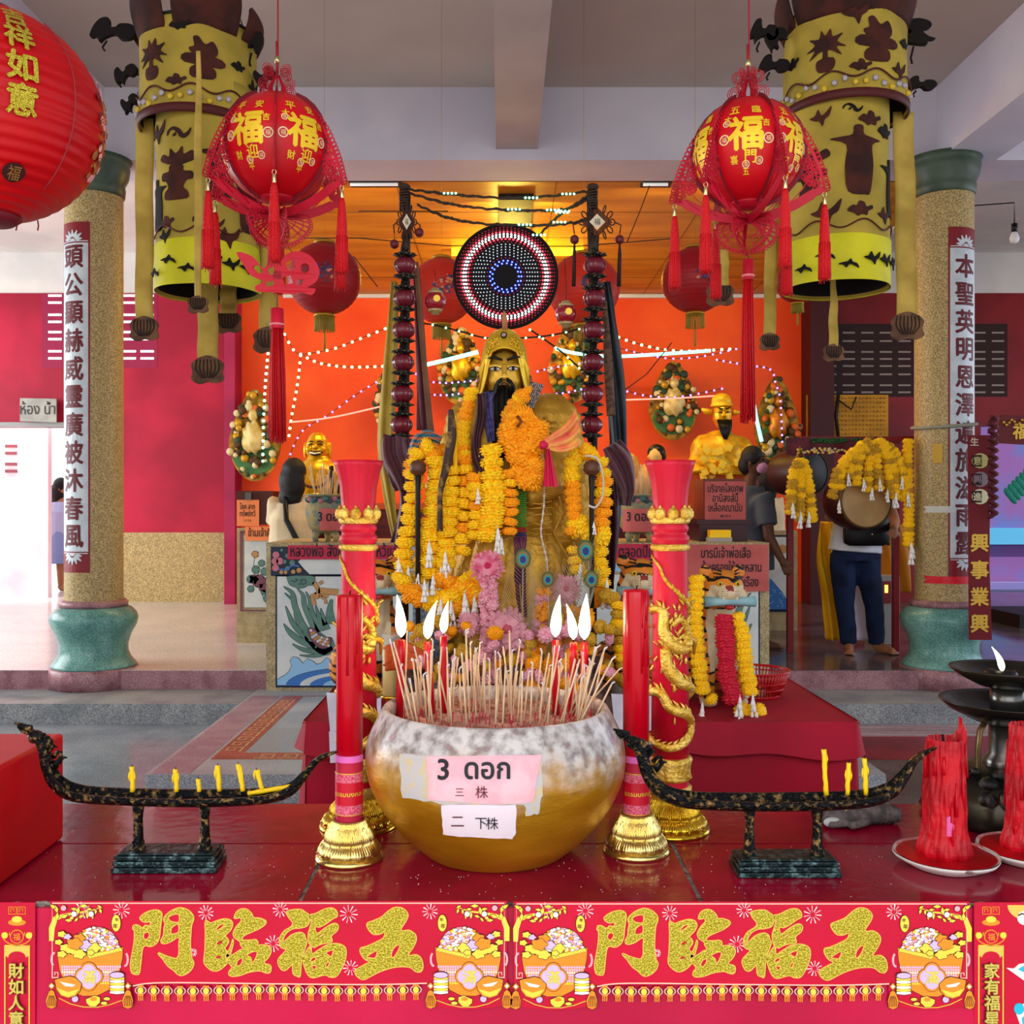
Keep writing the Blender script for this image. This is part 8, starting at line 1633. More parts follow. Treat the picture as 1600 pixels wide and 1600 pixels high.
# donation box + base, tray
t = thing('donation_box', 'wooden donation box with a salmon Thai sign, in front of the masked man', 'box', P(1130, 848, 7.05)); d = 7.05; p0 = P(1093, 848, d); p1 = P(1168, 812, d); b = MB(); b.box(p0.x, p1.x, d, d + .4, ZA + .001, p1.z - .0); b.box(p0.x - .02, p1.x + .02, d - .02, d + .42, p1.z - .03, p1.z); b.build('stand', M('dark_plum_wood', '#3c161e', .4), t)
p2 = P(1100, 748, d); b = MB(); b.box(p2.x, p1.x - .01, d + .02, d + .38, p1.z, p2.z); b.build('box_body', M('brown_wood', '#6a2a18', .4, col2='#7c3620', sc=4), t)
mp = pxm(d + .01); b = MB(); b.shape([(1101, 752), (1165, 752), (1165, 815), (1101, 815)], mp, 0, .004); b.build('sign_sheet', msal, t); b = MB()
for tx, y, s_ in (('บริจาคโลงศพ', 764, 17), ('อานิสงส์นี้', 779, 17), ('เหลือคณานับ', 794, 17), ('๑๒ ๙๓ ๑', 806, 8)): b.text(tx, mp, 1133, y, s_, z=.006, off=.012, flip=-1, sx=.62)
b.build('lettering', mink, t)
b = MB(); p0 = P(1106, 842, 6.95); p1 = P(1143, 828, 6.95); b.box(p0.x, p1.x, 6.93, 7.02, ZA + .001, p0.z + .01, 1); b.box(p0.x + .01, p1.x - .01, 6.92, 7.02, p0.z + .01, p1.z, 0); tag(b.build('offering_tray', [mmy, M('tray_grey', '#a9a294', .5)], loc=(p0.x, 6.97, ZA)), 'small tray holding a folded yellow cloth under the donation box sign', 'tray')
# left low cabinet with flower tile, signs and box
t = thing('flower_cabinet', 'tan cabinet with a painted rose tile, left of the tiled altar', 'cabinet', P(400, 960, 8.2)); d = 8.2; p0 = P(370, 960, d); p1 = P(447, 825, d); b = MB(); b.box(p0.x, p1.x, d, d + .6, ZP, p1.z); b.build('body', MC['altar_terrazzo'], t)
mp = pxm(d - .002); b = MB(); b.shape([(375, 829), (447, 829), (447, 956), (375, 956)], mp, 0, .003, 1) if 0 else b.shape(strip([(377, 831), (445, 831), (445, 954), (377, 954), (377, 831)], 4), mp, 0, .004, 7); b.shape([(382, 836), (440, 836), (440, 949), (382, 949)], mp, 0, .004, 0)
for x, y, r_, mi in ((405, 908, 10, 7), (412, 918, 7, 7), (397, 905, 7, 7), (399, 866, 5, 6), (392, 905, 6, 2), (392, 920, 5, 2), (400, 890, 6, 2), (414, 893, 6, 2), (409, 880, 5, 2), (418, 935, 6, 2), (412, 925, 4, 2), (420, 905, 5, 2), (422, 885, 5, 6)): b.shape(circ(x, y, r_ + .9, 9), mp, 0, .005, 1); b.shape([(x + r_ * (1 + .2 * cos(5 * a)) * cos(a), y + r_ * (1 + .2 * cos(5 * a)) * sin(a)) for a in [i * pi / 10 for i in range(20)]], mp, 0, .007, mi)
b.shape(strip(spline([(399, 868), (397, 885), (405, 900), (410, 930), (418, 945)], 4), 1.2), mp, 0, .0045, 2); b.build('tile_picture', TM, t)
sign(383, 823, 447, 845, 8.17, morn, [('ข้ามเจ้าศิริ', 408, 833, 17)], 'orange Thai sign strip on top of the rose-tile cabinet')
t = thing('wooden_box', 'dark wooden box with an orange Thai note, on the rose-tile cabinet', 'box', P(400, 825, 8.3)); p0 = P(368, 825, 8.25); p1 = P(425, 767, 8.25); b = MB(); b.box(p0.x, p1.x, 8.27, 8.7, p0.z + .025, p1.z); b.build('body', M('box_wood_dark', '#4a1c14', .5), t)
mp = pxm(8.26); b = MB(); b.shape([(370, 781), (405, 781), (405, 822), (370, 822)], mp, 0, .004, 0); b.build('note', morn, t); b = MB(); [b.text(tx, mp, 387, y, s_, z=.006, off=.012, flip=-1, sx=.6) for tx, y, s_ in (('โชค ลาภ', 792, 12), ('ทรัพย์ทวี', 803, 12), ('๖ ๙ ๔ ๘', 813, 6))]; b.build('lettering', mink, t)
b = MB(); p = P(387, 775, 8.24); b.box(p.x - .02, p.x + .03, 8.23, 8.265, p.z - .03, p.z + .03); b.build('padlock', M('lock_grey', '#5a5650', .4, .7), t)
# right small cabinet
t = thing('wave_tile_cabinet', 'cabinet with a blue wave tile behind the masked man', 'cabinet', P(1225, 960, 9.0)); d = 9.0; p0 = P(1180, 962, d); p1 = P(1246, 829, d); b = MB(); b.box(p0.x, p1.x, d, d + .5, ZP, p1.z); b.build('body', MC['altar_terrazzo'], t)
mp = pxm(d - .002); b = MB(); b.shape([(1184, 836), (1240, 836), (1240, 956), (1184, 956)], mp, 0, .003, 1); b.shape([(1187, 839), (1237, 839), (1237, 952), (1187, 952)], mp, 0, .005, 0); b.shape([(1187, 952), (1187, 900), (1205, 905), (1222, 925), (1234, 945), (1234, 952)], mp, 0, .007, 4); b.shape(circ(1222, 858, 9, 14, 7), mp, 0, .007, 6)
for i in range(26): b.shape(circ(R.uniform(1192, 1225), R.uniform(920, 950), 1, 6), mp, 0, .009, 5)
b.build('tile_picture', TM, t)

# ================= wall ornaments =================
def ornament(px, py, rx, ry, lb, gold, seed, d=11.3):
    c = P(px, py, d); k = d / F; t = thing('wall_ornament', lb, 'wall ornament', c, 'teardrop wall ornaments'); RR = random.Random(seed); X_, Y_ = rx * k, ry * k
    f = lambda u, v, z: c + Vector((u, -z, v)); b = MB(); out = [(X_ * sin(a) * (.55 + .45 * min(1, (1 - cos(a)) / 1.2)) , Y_ * cos(a)) for a in [i * 2 * pi / 40 for i in range(40)]]; b.shape(out, f, -.02, .0, 0); b.shape([(X_ * .8 * sin(a) , -Y_ * .45 + Y_ * .4 * cos(a)) for a in [i * pi / 15 for i in range(30)]], f, 0, .01, 1); b.build('board', [M('orn_gold', '#a87c1c', .4, .4, col2='#6b4a18', sc=12), M('orn_green', '#3f6e3a', .5)], t)
    b = MB(); b.ball(c + Vector((0, -.06, -Y_ * .05)), (X_ * .42, .08, Y_ * .36), 0, 20, 14, df=lambda u: 1 + .12 * sin(9 * u.x + 7 * u.z)); b.ball(c + Vector((0, -.08, Y_ * .42)), (X_ * .18, .05, Y_ * .13), 0, 12, 8); b.build('gilded_core', gold, t)
    b = MB()
    for i in range(70):
        a = RR.uniform(0, 6.28); q_ = RR.uniform(.5, .95); z = Y_ * q_ * cos(a); x = X_ * q_ * sin(a) * (.55 + .45 * min(1, (1 - cos(a)) / 1.2)); s_ = RR.uniform(.018, .05); b.ball(c + Vector((x, -.04 - RR.uniform(0, .04), z)), (s_, s_ * .7, s_), RR.choice([0, 0, 1, 2, 3, 4]), 9, 6, df=lambda u: 1 + .2 * sin(8 * u.x) * sin(8 * u.z))
    o = b.build('fruit_and_leaves', [M('orn_brown', '#4a3014', .6), M('orn_orange', '#c85a1c', .5), M('orn_cream', '#c9b88a', .5), M('orn_darkgreen', '#26402a', .6), M('orn_amber', '#b88a20', .4, .3)], t); o['kind'] = 'stuff'
go1 = M('core_gold', '#d8a010', .3, .5, col2='#f0c428', sc=8); go2 = M('core_pale', '#d8c080', .4, .2, col2='#b89a50', sc=8); go3 = M('core_amber', '#a85a10', .35, .4, col2='#c88418', sc=8)
ornament(398, 680, 42, 72, 'teardrop wall ornament with a pale core, at the left corner of the orange wall', go2, 1, 11.2); ornament(720, 572, 37, 62, 'teardrop wall ornament with a bright gold core, left of the statue head', go1, 2); ornament(893, 568, 38, 62, 'teardrop wall ornament with a bright gold core, right of the statue head', go1, 3)
ornament(1052, 626, 40, 62, 'teardrop wall ornament left of the seated gold deity', go2, 4); ornament(1214, 658, 36, 70, 'dark amber teardrop wall ornament behind the masked man', go3, 5, 11.0); ornament(600, 630, 14, 44, 'narrow gold wall ornament peeping out left of the olive drape', go1, 6)
# ================= people =================
mskin = M('skin_tan', '#a8714c', .55, col2='#9a6442', sc=6); mhair = M('hair_black', '#0f0b0a', .45, bump=.4, bsc=120, stretch=(3, 3, .5))
def hand(b, p, dr, up, s=1.0):
    """palm, four bent fingers and a thumb"""
    dr = Vector(dr).normalized(); sd = dr.cross(Vector(up)).normalized(); n = sd.cross(dr); b.ball(p + dr * .03 * s, .032 * s, 0, 12, 8); b.tube([p, p + dr * .06 * s], [.026 * s, .036 * s], 10, fx=1, fy=.5)
    for i, L in enumerate((.055, .064, .06, .046)):
        q = p + dr * .065 * s + sd * (i - 1.5) * .019 * s; b.tube([q - dr * .01, q + dr * L * .45 * s - n * .004, q + dr * L * .8 * s - n * .016 * s, q + dr * L * .9 * s - n * .034 * s], [.0105 * s, .0095 * s, .009 * s, .008 * s], 8)
    q = p + dr * .02 * s - sd * .028 * s; b.tube([q, q - sd * .022 * s + dr * .02 * s, q - sd * .03 * s + dr * .045 * s - n * .01], [.014 * s, .011 * s, .009 * s], 8)
def person(d, label, J, facing, hair, face=True, skin=mskin):
    """J: joints in photo px (x, y, depth shift); facing: yaw"""
    q = lambda k: P(J[k][0], J[k][1], d) + Vector((0, J[k][2] if len(J[k]) > 2 else 0, 0)); base = P(J['base'][0], 0, d); base.z = ZP
    t = thing('person', label, 'person', base); b = MB(); Rz = Matrix.Rotation(facing, 3, 'Z'); hd = q('head')
    b.ball(hd, (.078, .09, .112), 0, 24, 18, X=Rz); f = lambda x, y, z: hd + Rz @ Vector((x, y, z))
    b.ball(f(0, -.035, -.05), (.05, .055, .05), 0, 14, 10)
    if face:
        b.tube([f(0, -.085, .01), f(0, -.108, -.022)], [.008, .014], 8)
        for s_ in (-1, 1): b.ball(f(s_ * .08, .005, -.01), (.012, .02, .03), 0, 10, 8); b.ball(f(s_ * .03, -.08, .018), (.016, .01, .01), 0, 8, 6)
        b.ball(f(0, -.088, -.055), (.022, .012, .008), 0, 10, 6)
    b.tube([hd + Vector((0, .01, -.08)), q('neck'), q('chest')], [.05, .055, .1], 14); b.tube([q('chest'), q('waist'), q('hip')], [.135, .12, .145], 18, fx=1.15, fy=.8)
    for s_ in 'LR':
        b.tube([q('chest').lerp(q('sh' + s_), .6), q('sh' + s_), q('el' + s_), q('wr' + s_)], [.06, .056, .042, .028], 12); hand(b, q('wr' + s_), q('wr' + s_) - q('el' + s_), (0, -1, .3))
        b.tube([q('hip').lerp(q('hp' + s_), .8), q('hp' + s_), q('kn' + s_), q('an' + s_)], [.09, .085, .058, .038], 14)
        a = q('an' + s_); a.z = ZP + .06; dr = Rz @ Vector((-.35 if s_ == 'L' else .45, -1, 0)).normalized(); b.ball(a, (.038, .045, .045), 0, 10, 8); b.tube([a + Vector((0, 0, -.02)), a + dr * .09 - Vector((0, 0, .03)), a + dr * .16 - Vector((0, 0, .042))], [.036, .034, .022], 10, fx=1.15)
        sd = Vector((-dr.y, dr.x, 0))
        for i in range(5): o_ = (i - 2) * .017; b.tube([a + dr * .15 + sd * o_ - Vector((0, 0, .046)), a + dr * (.195 - .006 * abs(i - 2)) + sd * o_ - Vector((0, 0, .05))], .009, 8)
    b = remesh(b, .0095, 2)
    for v in b.v: v.z = max(v.z, ZP + .002)
    b.build('body', skin, t)
    if face:
        b = MB()
        for s_ in (-1, 1): b.ball(f(s_ * .031, -.086, .018), (.012, .006, .005), 0, 8, 6); b.tube([f(s_ * .015, -.092, .04), f(s_ * .048, -.08, .042)], .004, 5)
        b.build('eyes_and_brows', mblk, t)
    b = MB(); hair(b, f); b = remesh(b, .009, 6); b.build('hair', mhair, t)
    return t, q, f
def cloth_skin(t, name, m, fill, vox=.011, wr=.004):
    b = MB(); fill(b); b = remesh(b, vox, 2); b.v = [v + Vector((nz(v, 11) * wr, nz(v, 11, 3) * wr * 2, 0)) for v in b.v]; return b.build(name, m, t)
mden = M('denim_navy', '#0a1530', .8, col2='#0f2044', sc=9); mtee = M('tee_white', '#d8dae2', .75, col2='#c9cbd6', sc=5, bump=.2, bsc=9)
short = lambda b, f: (b.ball(f(0, .015, .03), (.09, .1, .1), 0, 20, 14), b.ball(f(0, .04, -.02), (.085, .075, .09), 0, 16, 10))
t, q, f = person(7.7, 'barefoot person in white T-shirt and dark jeans standing behind the garlanded drum', dict(base=(1335, 0), head=(1352, 712), neck=(1352, 742), chest=(1345, 790), waist=(1338, 835), hip=(1336, 866), shL=(1308, 768), elL=(1290, 808, -.1), wrL=(1286, 802, -.38), shR=(1382, 768), elR=(1388, 815, -.12), wrR=(1368, 826, -.36), hpL=(1318, 875), knL=(1320, 945), anL=(1326, 1008), hpR=(1356, 875), knR=(1366, 945), anR=(1370, 1008)), .05, short)
def fl_(b):
    b.tube([q('chest') + Vector((0, 0, .14)), q('chest'), q('waist'), q('hip') + Vector((0, 0, .02))], [.12, .165, .16, .175], 20, fx=1.15, fy=.85)
    for s_ in 'LR': b.tube([q('chest').lerp(q('sh' + s_), .5), q('sh' + s_), q('sh' + s_).lerp(q('el' + s_), .62)], [.085, .078, .072], 14)
cloth_skin(t, 'tshirt', mtee, fl_)
def fl_(b):
    b.tube([q('hip') + Vector((0, 0, .06)), q('hip') - Vector((0, 0, .05))], [.15, .15], 18, fx=1.1, fy=.8)
    for s_ in 'LR': b.tube([q('hp' + s_) + Vector((0, 0, .05)), q('hp' + s_) - Vector((0, 0, .1)), q('kn' + s_), q('an' + s_) + Vector((0, 0, .01))], [.098, .096, .072, .06], 16)
cloth_skin(t, 'jeans', mden, fl_, wr=.006)
b = MB(); c = P(1338, 828, 7.7) + Vector((0, -.21, 0)); b.ball(c, (.19, .06, .13), 0, 24, 14, df=lambda u: 1 / max(abs(u.x), abs(u.z), .75) * .85); b.tube([P(1300, 775, 7.55), P(1320, 800, 7.5), c], .014, 6); b.tube([P(1388, 850, 7.6), P(1375, 842, 7.52), c], .014, 6); bag = b.build('waist_bag', M('bag_black', '#0c0c10', .35, speck=0, bump=.3, bsc=140), t)
b = MB(); b.tube([c + Vector((-.06, -.052, .03)), c + Vector((.03, -.056, .0))], .004, 5); b.ball(c + Vector((-.075, -.054, .01)), .008, 0, 8, 6); b.ball(c + Vector((.02, -.06, -.025)), .009, 0, 8, 6); b.build('zip', mcapg, bag)
# masked man
t, q, f = person(7.85, 'person in a grey-blue T-shirt and pink face mask walking right behind the donation box', dict(base=(1180, 0), head=(1178, 722), neck=(1172, 752), chest=(1172, 800), waist=(1172, 855), hip=(1172, 890), shL=(1152, 775), elL=(1146, 835), wrL=(1158, 880), shR=(1186, 778, -.16), elR=(1190, 838, -.22), wrR=(1207, 872, -.26), hpL=(1164, 900), knL=(1166, 950), anL=(1168, 1000), hpR=(1180, 900), knR=(1182, 950), anR=(1184, 1000)), 1.0, short, skin=M('skin_brown', '#5e3a28', .55))
def fl_(b):
    b.tube([q('chest') + Vector((0, 0, .2)), q('chest'), q('waist'), q('hip')], [.09, .16, .165, .17], 20, fx=1.1, fy=.9)
    for s_ in 'LR': b.tube([q('chest').lerp(q('sh' + s_), .5), q('sh' + s_), q('sh' + s_).lerp(q('el' + s_), .7)], [.085, .08, .074], 14)
cloth_skin(t, 'tshirt', M('tee_slate', '#4a505c', .8, col2='#424854', sc=5), fl_)
cloth_skin(t, 'trousers', M('trousers_dark', '#22242c', .8), lambda b: [b.tube([q('hp' + s_) + Vector((0, 0, .08)), q('kn' + s_), q('an' + s_)], [.11, .085, .075], 14) for s_ in 'LR'])
b = MB(); b.ball(f(0, -.052, -.04), (.062, .056, .052), 0, 20, 12, X=Matrix.Rotation(1.0, 3, 'Z')); mk = b.build('face_mask', M('mask_pink', '#d89ac0', .7), t); b = MB(); [b.tube([f(s_ * .055, -.06, -.02), f(s_ * .082, .0, .005)], .003, 5) for s_ in (-1, 1)]; b.build('ear_loop', M('loop_white', '#e0dce0', .6), mk)
# person behind him
long_ = lambda b, f: (b.ball(f(0, .015, .03), (.095, .105, .105), 0, 20, 14), b.ball(f(0, .05, -.05), (.1, .08, .13), 0, 16, 10), b.ball(f(0, .04, -.09), (.1, .085, .12), 0, 18, 12), b.ball(f(.01, .055, -.17), (.09, .06, .09), 0, 18, 12))
mcrm = M('tee_cream', '#d8c8a8', .8, col2='#cbb892', sc=5, bump=.25, bsc=8)
t, q, f = person(9.2, 'person with long black hair in a cream top and black shorts, behind the masked person', dict(base=(1206, 0), head=(1202, 742), neck=(1200, 765), chest=(1196, 800), waist=(1198, 835), hip=(1200, 858), shL=(1180, 782), elL=(1176, 820), wrL=(1180, 850), shR=(1212, 782), elR=(1216, 820), wrR=(1214, 850), hpL=(1194, 864), knL=(1196, 915), anL=(1198, 962), hpR=(1207, 864), knR=(1208, 915), anR=(1207, 962)), pi - .5, long_)
def top(b): 
    b.tube([q('chest') + Vector((0, 0, .13)), q('chest'), q('waist'), q('hip')], [.1, .15, .15, .15], 18, fx=1.1, fy=.9)
    for s_ in 'LR': b.tube([q('chest').lerp(q('sh' + s_), .5), q('sh' + s_), q('sh' + s_).lerp(q('el' + s_), .8)], [.08, .075, .07], 12)
cloth_skin(t, 'top', mcrm, top); cloth_skin(t, 'shorts', M('shorts_black', '#0d0d10', .8), lambda b: [b.tube([q('hp' + s_) + Vector((0, 0, .08)), q('hp' + s_).lerp(q('kn' + s_), .75)], [.12, .11], 14) for s_ in 'LR'])
# woman at the altar, seen from behind
t, q, f = person(7.86, 'person seen from behind in cream T-shirt with black bag strap, by the laughing statue', dict(base=(455, 0), head=(461, 742), neck=(458, 772), chest=(455, 812), waist=(453, 865), hip=(452, 905), shL=(432, 786), elL=(424, 825, .1), wrL=(440, 800, .35), shR=(480, 786), elR=(492, 800, .25), wrR=(495, 775, .45), hpL=(444, 912), knL=(444, 965), anL=(444, 1010), hpR=(462, 912), knR=(462, 965), anR=(462, 1010)), pi - .35, long_)
cloth_skin(t, 'tshirt', mcrm, lambda b: top(b)); cloth_skin(t, 'trousers', M('trousers_grey', '#5a5a62', .8), lambda b: [b.tube([q('hp' + s_) + Vector((0, 0, .08)), q('kn' + s_), q('an' + s_)], [.12, .09, .08], 14) for s_ in 'LR'])
b = MB(); b.tube([q('neck') + Vector((-.04, -.1, -.02)), q('chest') + Vector((.0, -.178, -.0)), q('waist') + Vector((.12, -.15, .04)), q('hip') + Vector((.2, -.08, .12))], .013, 6, fx=1.6, fy=.5); b.ball(q('hip') + Vector((.22, -.02, .1)), (.06, .09, .08), 0, 12, 8); b.build('bag_strap', M('bag_black', '#0c0c10', .35), t)
# someone passing outside the left door
t, q, f = person(13.2, 'person in pale blue clothes passing outside the left doorway', dict(base=(98, 0), head=(97, 762), neck=(97, 775), chest=(97, 800), waist=(98, 825), hip=(98, 842), shL=(88, 788), elL=(86, 812), wrL=(90, 835), shR=(106, 788), elR=(108, 812), wrR=(106, 835), hpL=(94, 846), knL=(95, 880), anL=(95, 912), hpR=(102, 846), knR=(102, 880), anR=(102, 912)), pi / 2, long_)
cloth_skin(t, 'shirt', M('shirt_paleblue', '#a9b6d8', .8), top); cloth_skin(t, 'skirt', M('skirt_blue', '#7f92c4', .8), lambda b: b.tube([q('waist'), q('hip'), q('knL').lerp(q('knR'), .5)], [.13, .15, .17], 14))

# ================= drums and their garlands =================
t = thing('drum_stand', 'red drum stand with an embroidered cloth across its top', 'stand', P(1340, 0, 7.3) * 1.0); t.location.z = ZP; t['_o'] = (t.location.x, t.location.y, ZP)
for px, y in ((1254, 7.62), (1426, 7.62)): MB().box(P(px, 0, 7.3).x - .022, P(px, 0, 7.3).x + .022, y - .02, y + .02, ZP + .001, CH + 95 * 7.3 / F).build('post', M('stand_red', '#7a0e14', .45), t)
b = MB(); p0 = P(1248, 690, 7.3); p1 = P(1432, 683, 7.3); b.box(p0.x, p1.x, 7.22, 7.28, p0.z, p1.z); b.box(p0.x, p1.x, 7.6, 7.64, p0.z, p1.z); b.build('top_rail', MC['stand_red'], t)
b = MB(); b.grid(lambda u, v: P(1228 + 128 * u, 684 + 26 * v + 3 * sin(u * 9) * v, 7.18 + .01 * sin(u * 20)), 40, 4, 0)
for i in range(46): b.ball(P(1240 + R.uniform(0, 112), 703 + R.uniform(-3, 5), 7.16), (.012, .005, .009), R.choice([1, 2]), 7, 4)
for i in range(60): b.ball(P(1268 + R.uniform(0, 80), 689 + R.uniform(-4, 3), 7.17), (.016, .008, .009), 3, 6, 4)
b.build('embroidered_cloth', [M('embroidery_maroon', '#4e1220', .6, col2='#66202c', sc=12), mgedge, M('embroidery_cream', '#c8b890', .5), M('embroidery_green', '#1f4a24', .7)], t)
def drum(px, py, r_, d, tilt, L, mf, lb):
    k = d / F; c = P(px, py, d); R_ = r_ * k; X = Matrix.Rotation(tilt, 3, 'Z') @ Matrix.Rotation(pi / 2, 3, 'X'); t = thing('drum', lb, 'drum', c); b = MB()
    b.lathe([(R_, -L), (R_ * 1.08, -L * .75), (R_ * 1.1, -L * .5), (R_ * 1.08, -L * .2), (R_, 0)], c, 48, X=X, cap=False); b.build('shell', M('drum_maroon', '#3a1410', .4), t)
    b = MB(); b.lathe([(0, .004), (R_ * .9, .004), (R_ * .99, -.006)], c, 48, X=X, cap=False); b.lathe([(0, -L - .004), (R_ * .99, -L + .006)], c, 48, X=X, cap=False); b.build('drumhead', mf, t)
    b = MB()
    for i in range(40): a = i * pi / 20; b.ball(c + X @ Vector((R_ * 1.0 * cos(a), R_ * 1.0 * sin(a), -.012)), .009, 0, 7, 5)
    b.lathe([(R_ * 1.02, -.02), (R_ * 1.04, -.012), (R_ * 1.0, .004), (R_ * .96, .006)], c, 48, X=X, cap=False); b.build('stud_rim', M('stud_brown', '#5e4426', .4, .3), t); return t
drum(1354, 783, 42, 7.12, .12, .3, M('hide_tan', '#b89a68', .6, col2='#a58656', sc=5), 'tan-faced drum under the big fan of marigold garlands')
drum(1268, 738, 34, 7.45, .45, .3, M('hide_black', '#24282a', .5, col2='#2f3434', sc=6), 'dark-faced drum beside the three-strand garland bunch')
FM = FY + FD
def gd(lb, S_, J_, d=6.98): garland(lb, d, [(s_, 15, FM, .5) for s_ in S_], J_)
gd('bunch of three marigold garlands hanging left of the dark drum', [[(1245, 722), (1238, 755), (1235, 800)], [(1250, 720), (1251, 770), (1250, 812)], [(1256, 722), (1264, 760), (1268, 812)]], [(1236, 786, 24), (1248, 800, 26), (1261, 800, 24)])
for lb, S_, J_ in (('marigold garland at the far left of the fan over the tan drum', [[(1352, 690), (1325, 715), (1308, 740), (1300, 775)], [(1345, 700), (1318, 725), (1312, 760)]], [(1322, 740, 20), (1308, 782, 20)]),
                   ('marigold garland second in the fan over the tan drum', [[(1356, 695), (1342, 720), (1338, 755)], [(1350, 700), (1332, 720), (1328, 745)]], [(1346, 748, 20)]), ('marigold garland in the middle of the fan over the tan drum', [[(1362, 692), (1358, 725), (1356, 765)], [(1368, 695), (1371, 735), (1374, 762)]], [(1359, 762, 20), (1371, 748, 20)]),
                   ('marigold garland fourth in the fan over the tan drum', [[(1372, 692), (1384, 715), (1392, 770)], [(1378, 700), (1394, 725), (1400, 776)]], [(1383, 765, 20), (1396, 770, 24)]), ('marigold garland at the far right of the fan over the tan drum', [[(1376, 692), (1396, 705), (1410, 735), (1414, 780)], [(1380, 696), (1404, 722), (1418, 760)]], [(1406, 745, 20), (1415, 770, 22)])): gd(lb, S_, J_)
gd('lone marigold garland hanging from the stand between drum and column', [[(1419, 690), (1418, 740), (1420, 800), (1419, 850)]], [(1420, 848, 34)])
for px, lb in ((1250, 'gold hook holding the left garland bunch'), (1362, 'gold hook holding the fan of garlands')): b = MB(); c = P(px, 700 if px < 1300 else 682, 7.05); b.tube([c + Vector((-.03, 0, -.09)), c, c + Vector((.035, 0, -.08))], [.008, .014, .006], 6); tag(b.build('garland_hook', M('hook_gold', '#8a7420', .4, .6), loc=c), lb, 'hook')
# bits around the drums
cloth('yellow_cloth', 'long yellow cloth hanging left of the dark jeans', [(1292, 815), (1290, 870), (1296, 930), (1300, 1000)], [24, 28, 22, 18], M('cloth_yellow', '#e0a404', .7, col2='#e8b418', sc=4), 7.9, 'cloth', wav=.06)
cloth('white_cloth', 'thin white plastic hanging behind the jeans', [(1338, 860), (1335, 920), (1330, 1000)], [60, 70, 84], M('plastic_white', '#b8a8b0', .5, alpha=.85), 8.05, 'cloth', wav=.05)
cloth('ochre_cloth', 'ochre cloth hanging by the small shrine near the right column', [(1398, 820), (1400, 870), (1398, 925)], [46, 44, 48], M('cloth_ochre', '#a8680c', .7), 8.3, 'cloth', wav=.05)
t = thing('small_shrine', 'small grey and red floor shrine with an amber light behind the jeans', 'shrine', P(1385, 945, 8.1)); p0 = P(1372, 948, 8.1); p1 = P(1406, 900, 8.1); b = MB(); b.box(p0.x, p1.x, 8.1, 8.4, ZP + .001, p1.z); b.build('case', M('shrine_grey', '#8f8a84', .5), t); mp = pxm(8.09); b = MB(); b.shape([(1377, 908), (1392, 908), (1392, 943), (1377, 943)], mp, 0, .004, 0); b.shape([(1382, 914), (1387, 914), (1387, 926), (1382, 926)], mp, 0, .007, 1); b.build('niche', [M('niche_red', '#7a0c10', .4), M('niche_lamp', '#ffb040', .4, emit=3)], t)
t = thing('yellow_poster', 'yellow poster of small Chinese characters on the wall left of the right column', 'poster', P(1323, 685, 11.45)); mp = pxm(11.45); b = MB(); b.shape([(1260, 617), (1388, 617), (1388, 685), (1260, 685)], mp, -.01, 0); b.build('sheet', M('poster_yellow', '#c08a14', .6, col2='#a8760e', sc=3), t); b = MB()
for r_ in range(9):
    for c_ in range(22): b.text(R.choice('福天地人大吉財安平心'), mp, 1266 + c_ * 5.5, 622 + r_ * 7, 4.2, z=.004, flip=-1)
b.build('characters', M('poster_brown', '#5e3a0a', .6), t); b = MB(); b.tube([P(1310, 617, 11.4), P(1306, 650, 11.4), P(1310, 684, 11.4)], .02, 5); b.tube([P(1310, 625, 11.4), P(1330, 640, 11.4), P(1338, 620, 11.4)], .01, 5); b.build('hanging_cord', M('wire_dark', '#2a1a12', .6), t)
# right edge: vertical banner, tinsel, plaque, bulb, green paper tail, dark table
t = thing('vertical_banner', 'narrow dark red vertical banner of gold characters just right of the right column', 'banner', P(1533, 1000, 6.6)); mp = pxm(6.6); b = MB(); b.shape([(1512, 680), (1548, 680), (1546, 880), (1550, 1000), (1514, 1000)], mp, -.004, 0, 0, maxl=30); b.build('cloth', M('banner_maroon', '#6a0a14', .6), t)
b = MB(); b.col('興事業興', mp, 1530, 848, 42, 30, z=.006, off=.03, flip=-1); b.col('生', mp, 1522, 690, 0, 14, z=.006, mi=1, off=.02, flip=-1); b.build('characters', [M('banner_gold', '#c8a040', .35, .5), M('banner_pale', '#c8c0a0', .5)], t)
for y, ch, m_ in ((720, '意', 0), (749, '興', 1), (776, '進', 2)):
    b = MB(); b.shape(circ(1531, y, 13, 16, 12), mp, 0, .006, 0); b.shape([(1519, y - 9), (1533, y - 9), (1533, y + 9), (1519, y + 9)], mp, 0, .009, 1); b.text(ch, mp, 1526, y, 14, z=.012, mi=0, off=.02, flip=-1); b.build('medallion', [M('medal_gold' + str(m_), ('#b8b070', '#8a7a80', '#dcd8b0')[m_], .4, .3), M('medal_dark', '#2c0e12', .5)], t)
b = MB()
for i in range(90): y = 652 + i * 1.75; c = P(1551 + 4 * sin(i * .9), y, 6.5); b.ball(c, (.022, .022, .012), 0, 7, 5, df=lambda u: 1 + .3 * sin(9 * u.x))
tag(b.build('tinsel', M('tinsel_wine', '#4a0814', .6), loc=P(1551, 810, 6.5)), 'wine-coloured tinsel strand hanging right of the vertical banner', 'tinsel')
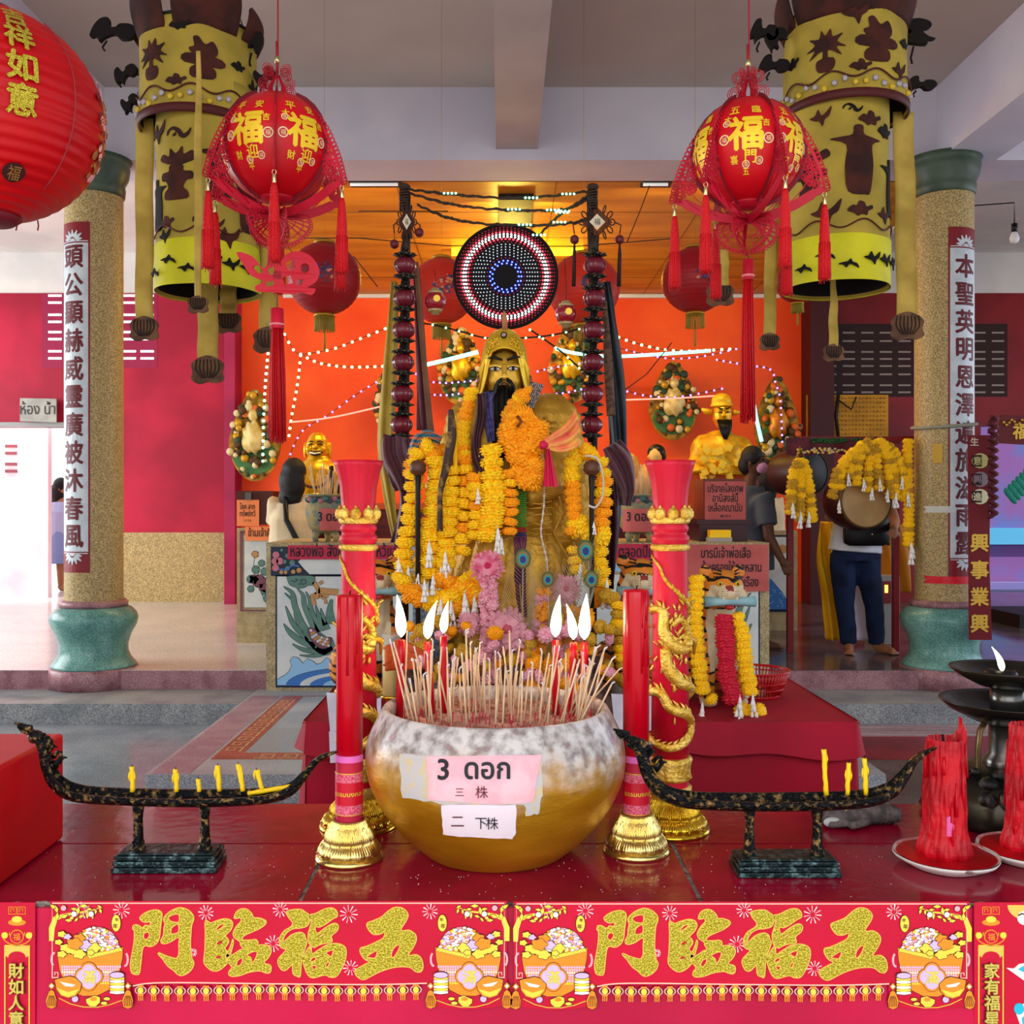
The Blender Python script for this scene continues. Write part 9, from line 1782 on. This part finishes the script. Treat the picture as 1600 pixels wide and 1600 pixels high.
t = thing('red_plaque', 'red and gold plaque with a fortune character at the right edge of the photo', 'plaque', P(1590, 697, 6.7)); mp = pxm(6.7); b = MB(); b.shape([(1566, 648), (1640, 652), (1640, 697), (1556, 692)], mp, -.02, 0); b.build('board', M('plaque_red', '#5e0a10', .5), t); b = MB(); b.text('福', mp, 1594, 674, 26, z=.006, off=.03, flip=-1); [b.ball(mp(1568 + i * 4, 660 + 4 * sin(i * 1.5), .006), .01, 0, 6, 4) for i in range(12)]; b.build('gilding', MC['banner_gold'], t)
t = thing('bulb_lamp', 'small white bulb lamp hanging right of the right column', 'lamp', P(1585, 372, 7.8)); c = P(1585, 372, 7.8); b = MB(); b.lathe([(0, -.045), (.03, -.03), (.036, 0), (.026, .03), (.02, .045)], c, 20); b.build('bulb', M('bulb_white', '#d8d6d4', .3), t); b = MB(); b.tube([c + Vector((0, 0, .045)), c + Vector((0, 0, .11))], .022, 10); b.tube([c + Vector((0, 0, .11)), c + Vector((0, 0, .27)), c + Vector((-.7, .2, .27))], .005, 5); b.build('holder_and_cord', mblk, t)
t = thing('green_paper_tail', 'teal green scalloped paper tail hanging at the right edge', 'decoration', P(1590, 765, 7.5)); b = MB()
for i in range(7): c = P(1612 - i * 6, 735 + i * 6, 7.5); b.ball(c, (.05, .012, .026), 0, 12, 6, X=Matrix.Rotation(.9, 3, 'Y')); b.ball(c + Vector((.03, 0, -.04)), (.045, .012, .024), 0, 12, 6, X=Matrix.Rotation(.9, 3, 'Y'))
b.build('scallops', M('paper_teal', '#12806c', .6), t)
b = MB(); p0 = P(1576, 985, 9.4); p1 = P(1700, 957, 9.4); b.box(p0.x, p1.x, 9.2, 10, ZP + .001, p1.z); tag(b.build('dark_bench', M('bench_black', '#141210', .6), loc=(p0.x + .3, 9.6, ZP)), 'low dark bench at the right edge of the platform', 'bench')
t = thing('toilet_sign', 'pale wooden sign with Thai writing above the left doorway', 'sign', P(59, 660, 11.6)); mp = pxm(11.6); b = MB(); b.shape([(31, 622), (88, 623), (88, 660), (31, 658)], mp, -.02, 0); b.build('board', M('board_pale', '#8f8f88', .7, col2='#a5a49a', sc=6), t); b = MB(); b.text('ห้อง น้ำ', mp, 59, 640, 24, z=.006, flip=-1, off=.004, sx=.8); b.build('lettering', M('pencil_grey', '#3e3c3a', .7), t)
b = MB(); p = P(365, 804, 11.6); b.box(p.x - .04, p.x + .04, 11.58, 11.69, p.z - .05, p.z + .05, 0); b.box(p.x - .015, p.x + .015, 11.575, 11.585, p.z - .02, p.z + .02, 1); tag(b.build('wall_socket', [M('socket_white', '#d8d4d0', .4), mblk], loc=p), 'small white wall socket left of the rose-tile cabinet', 'socket')
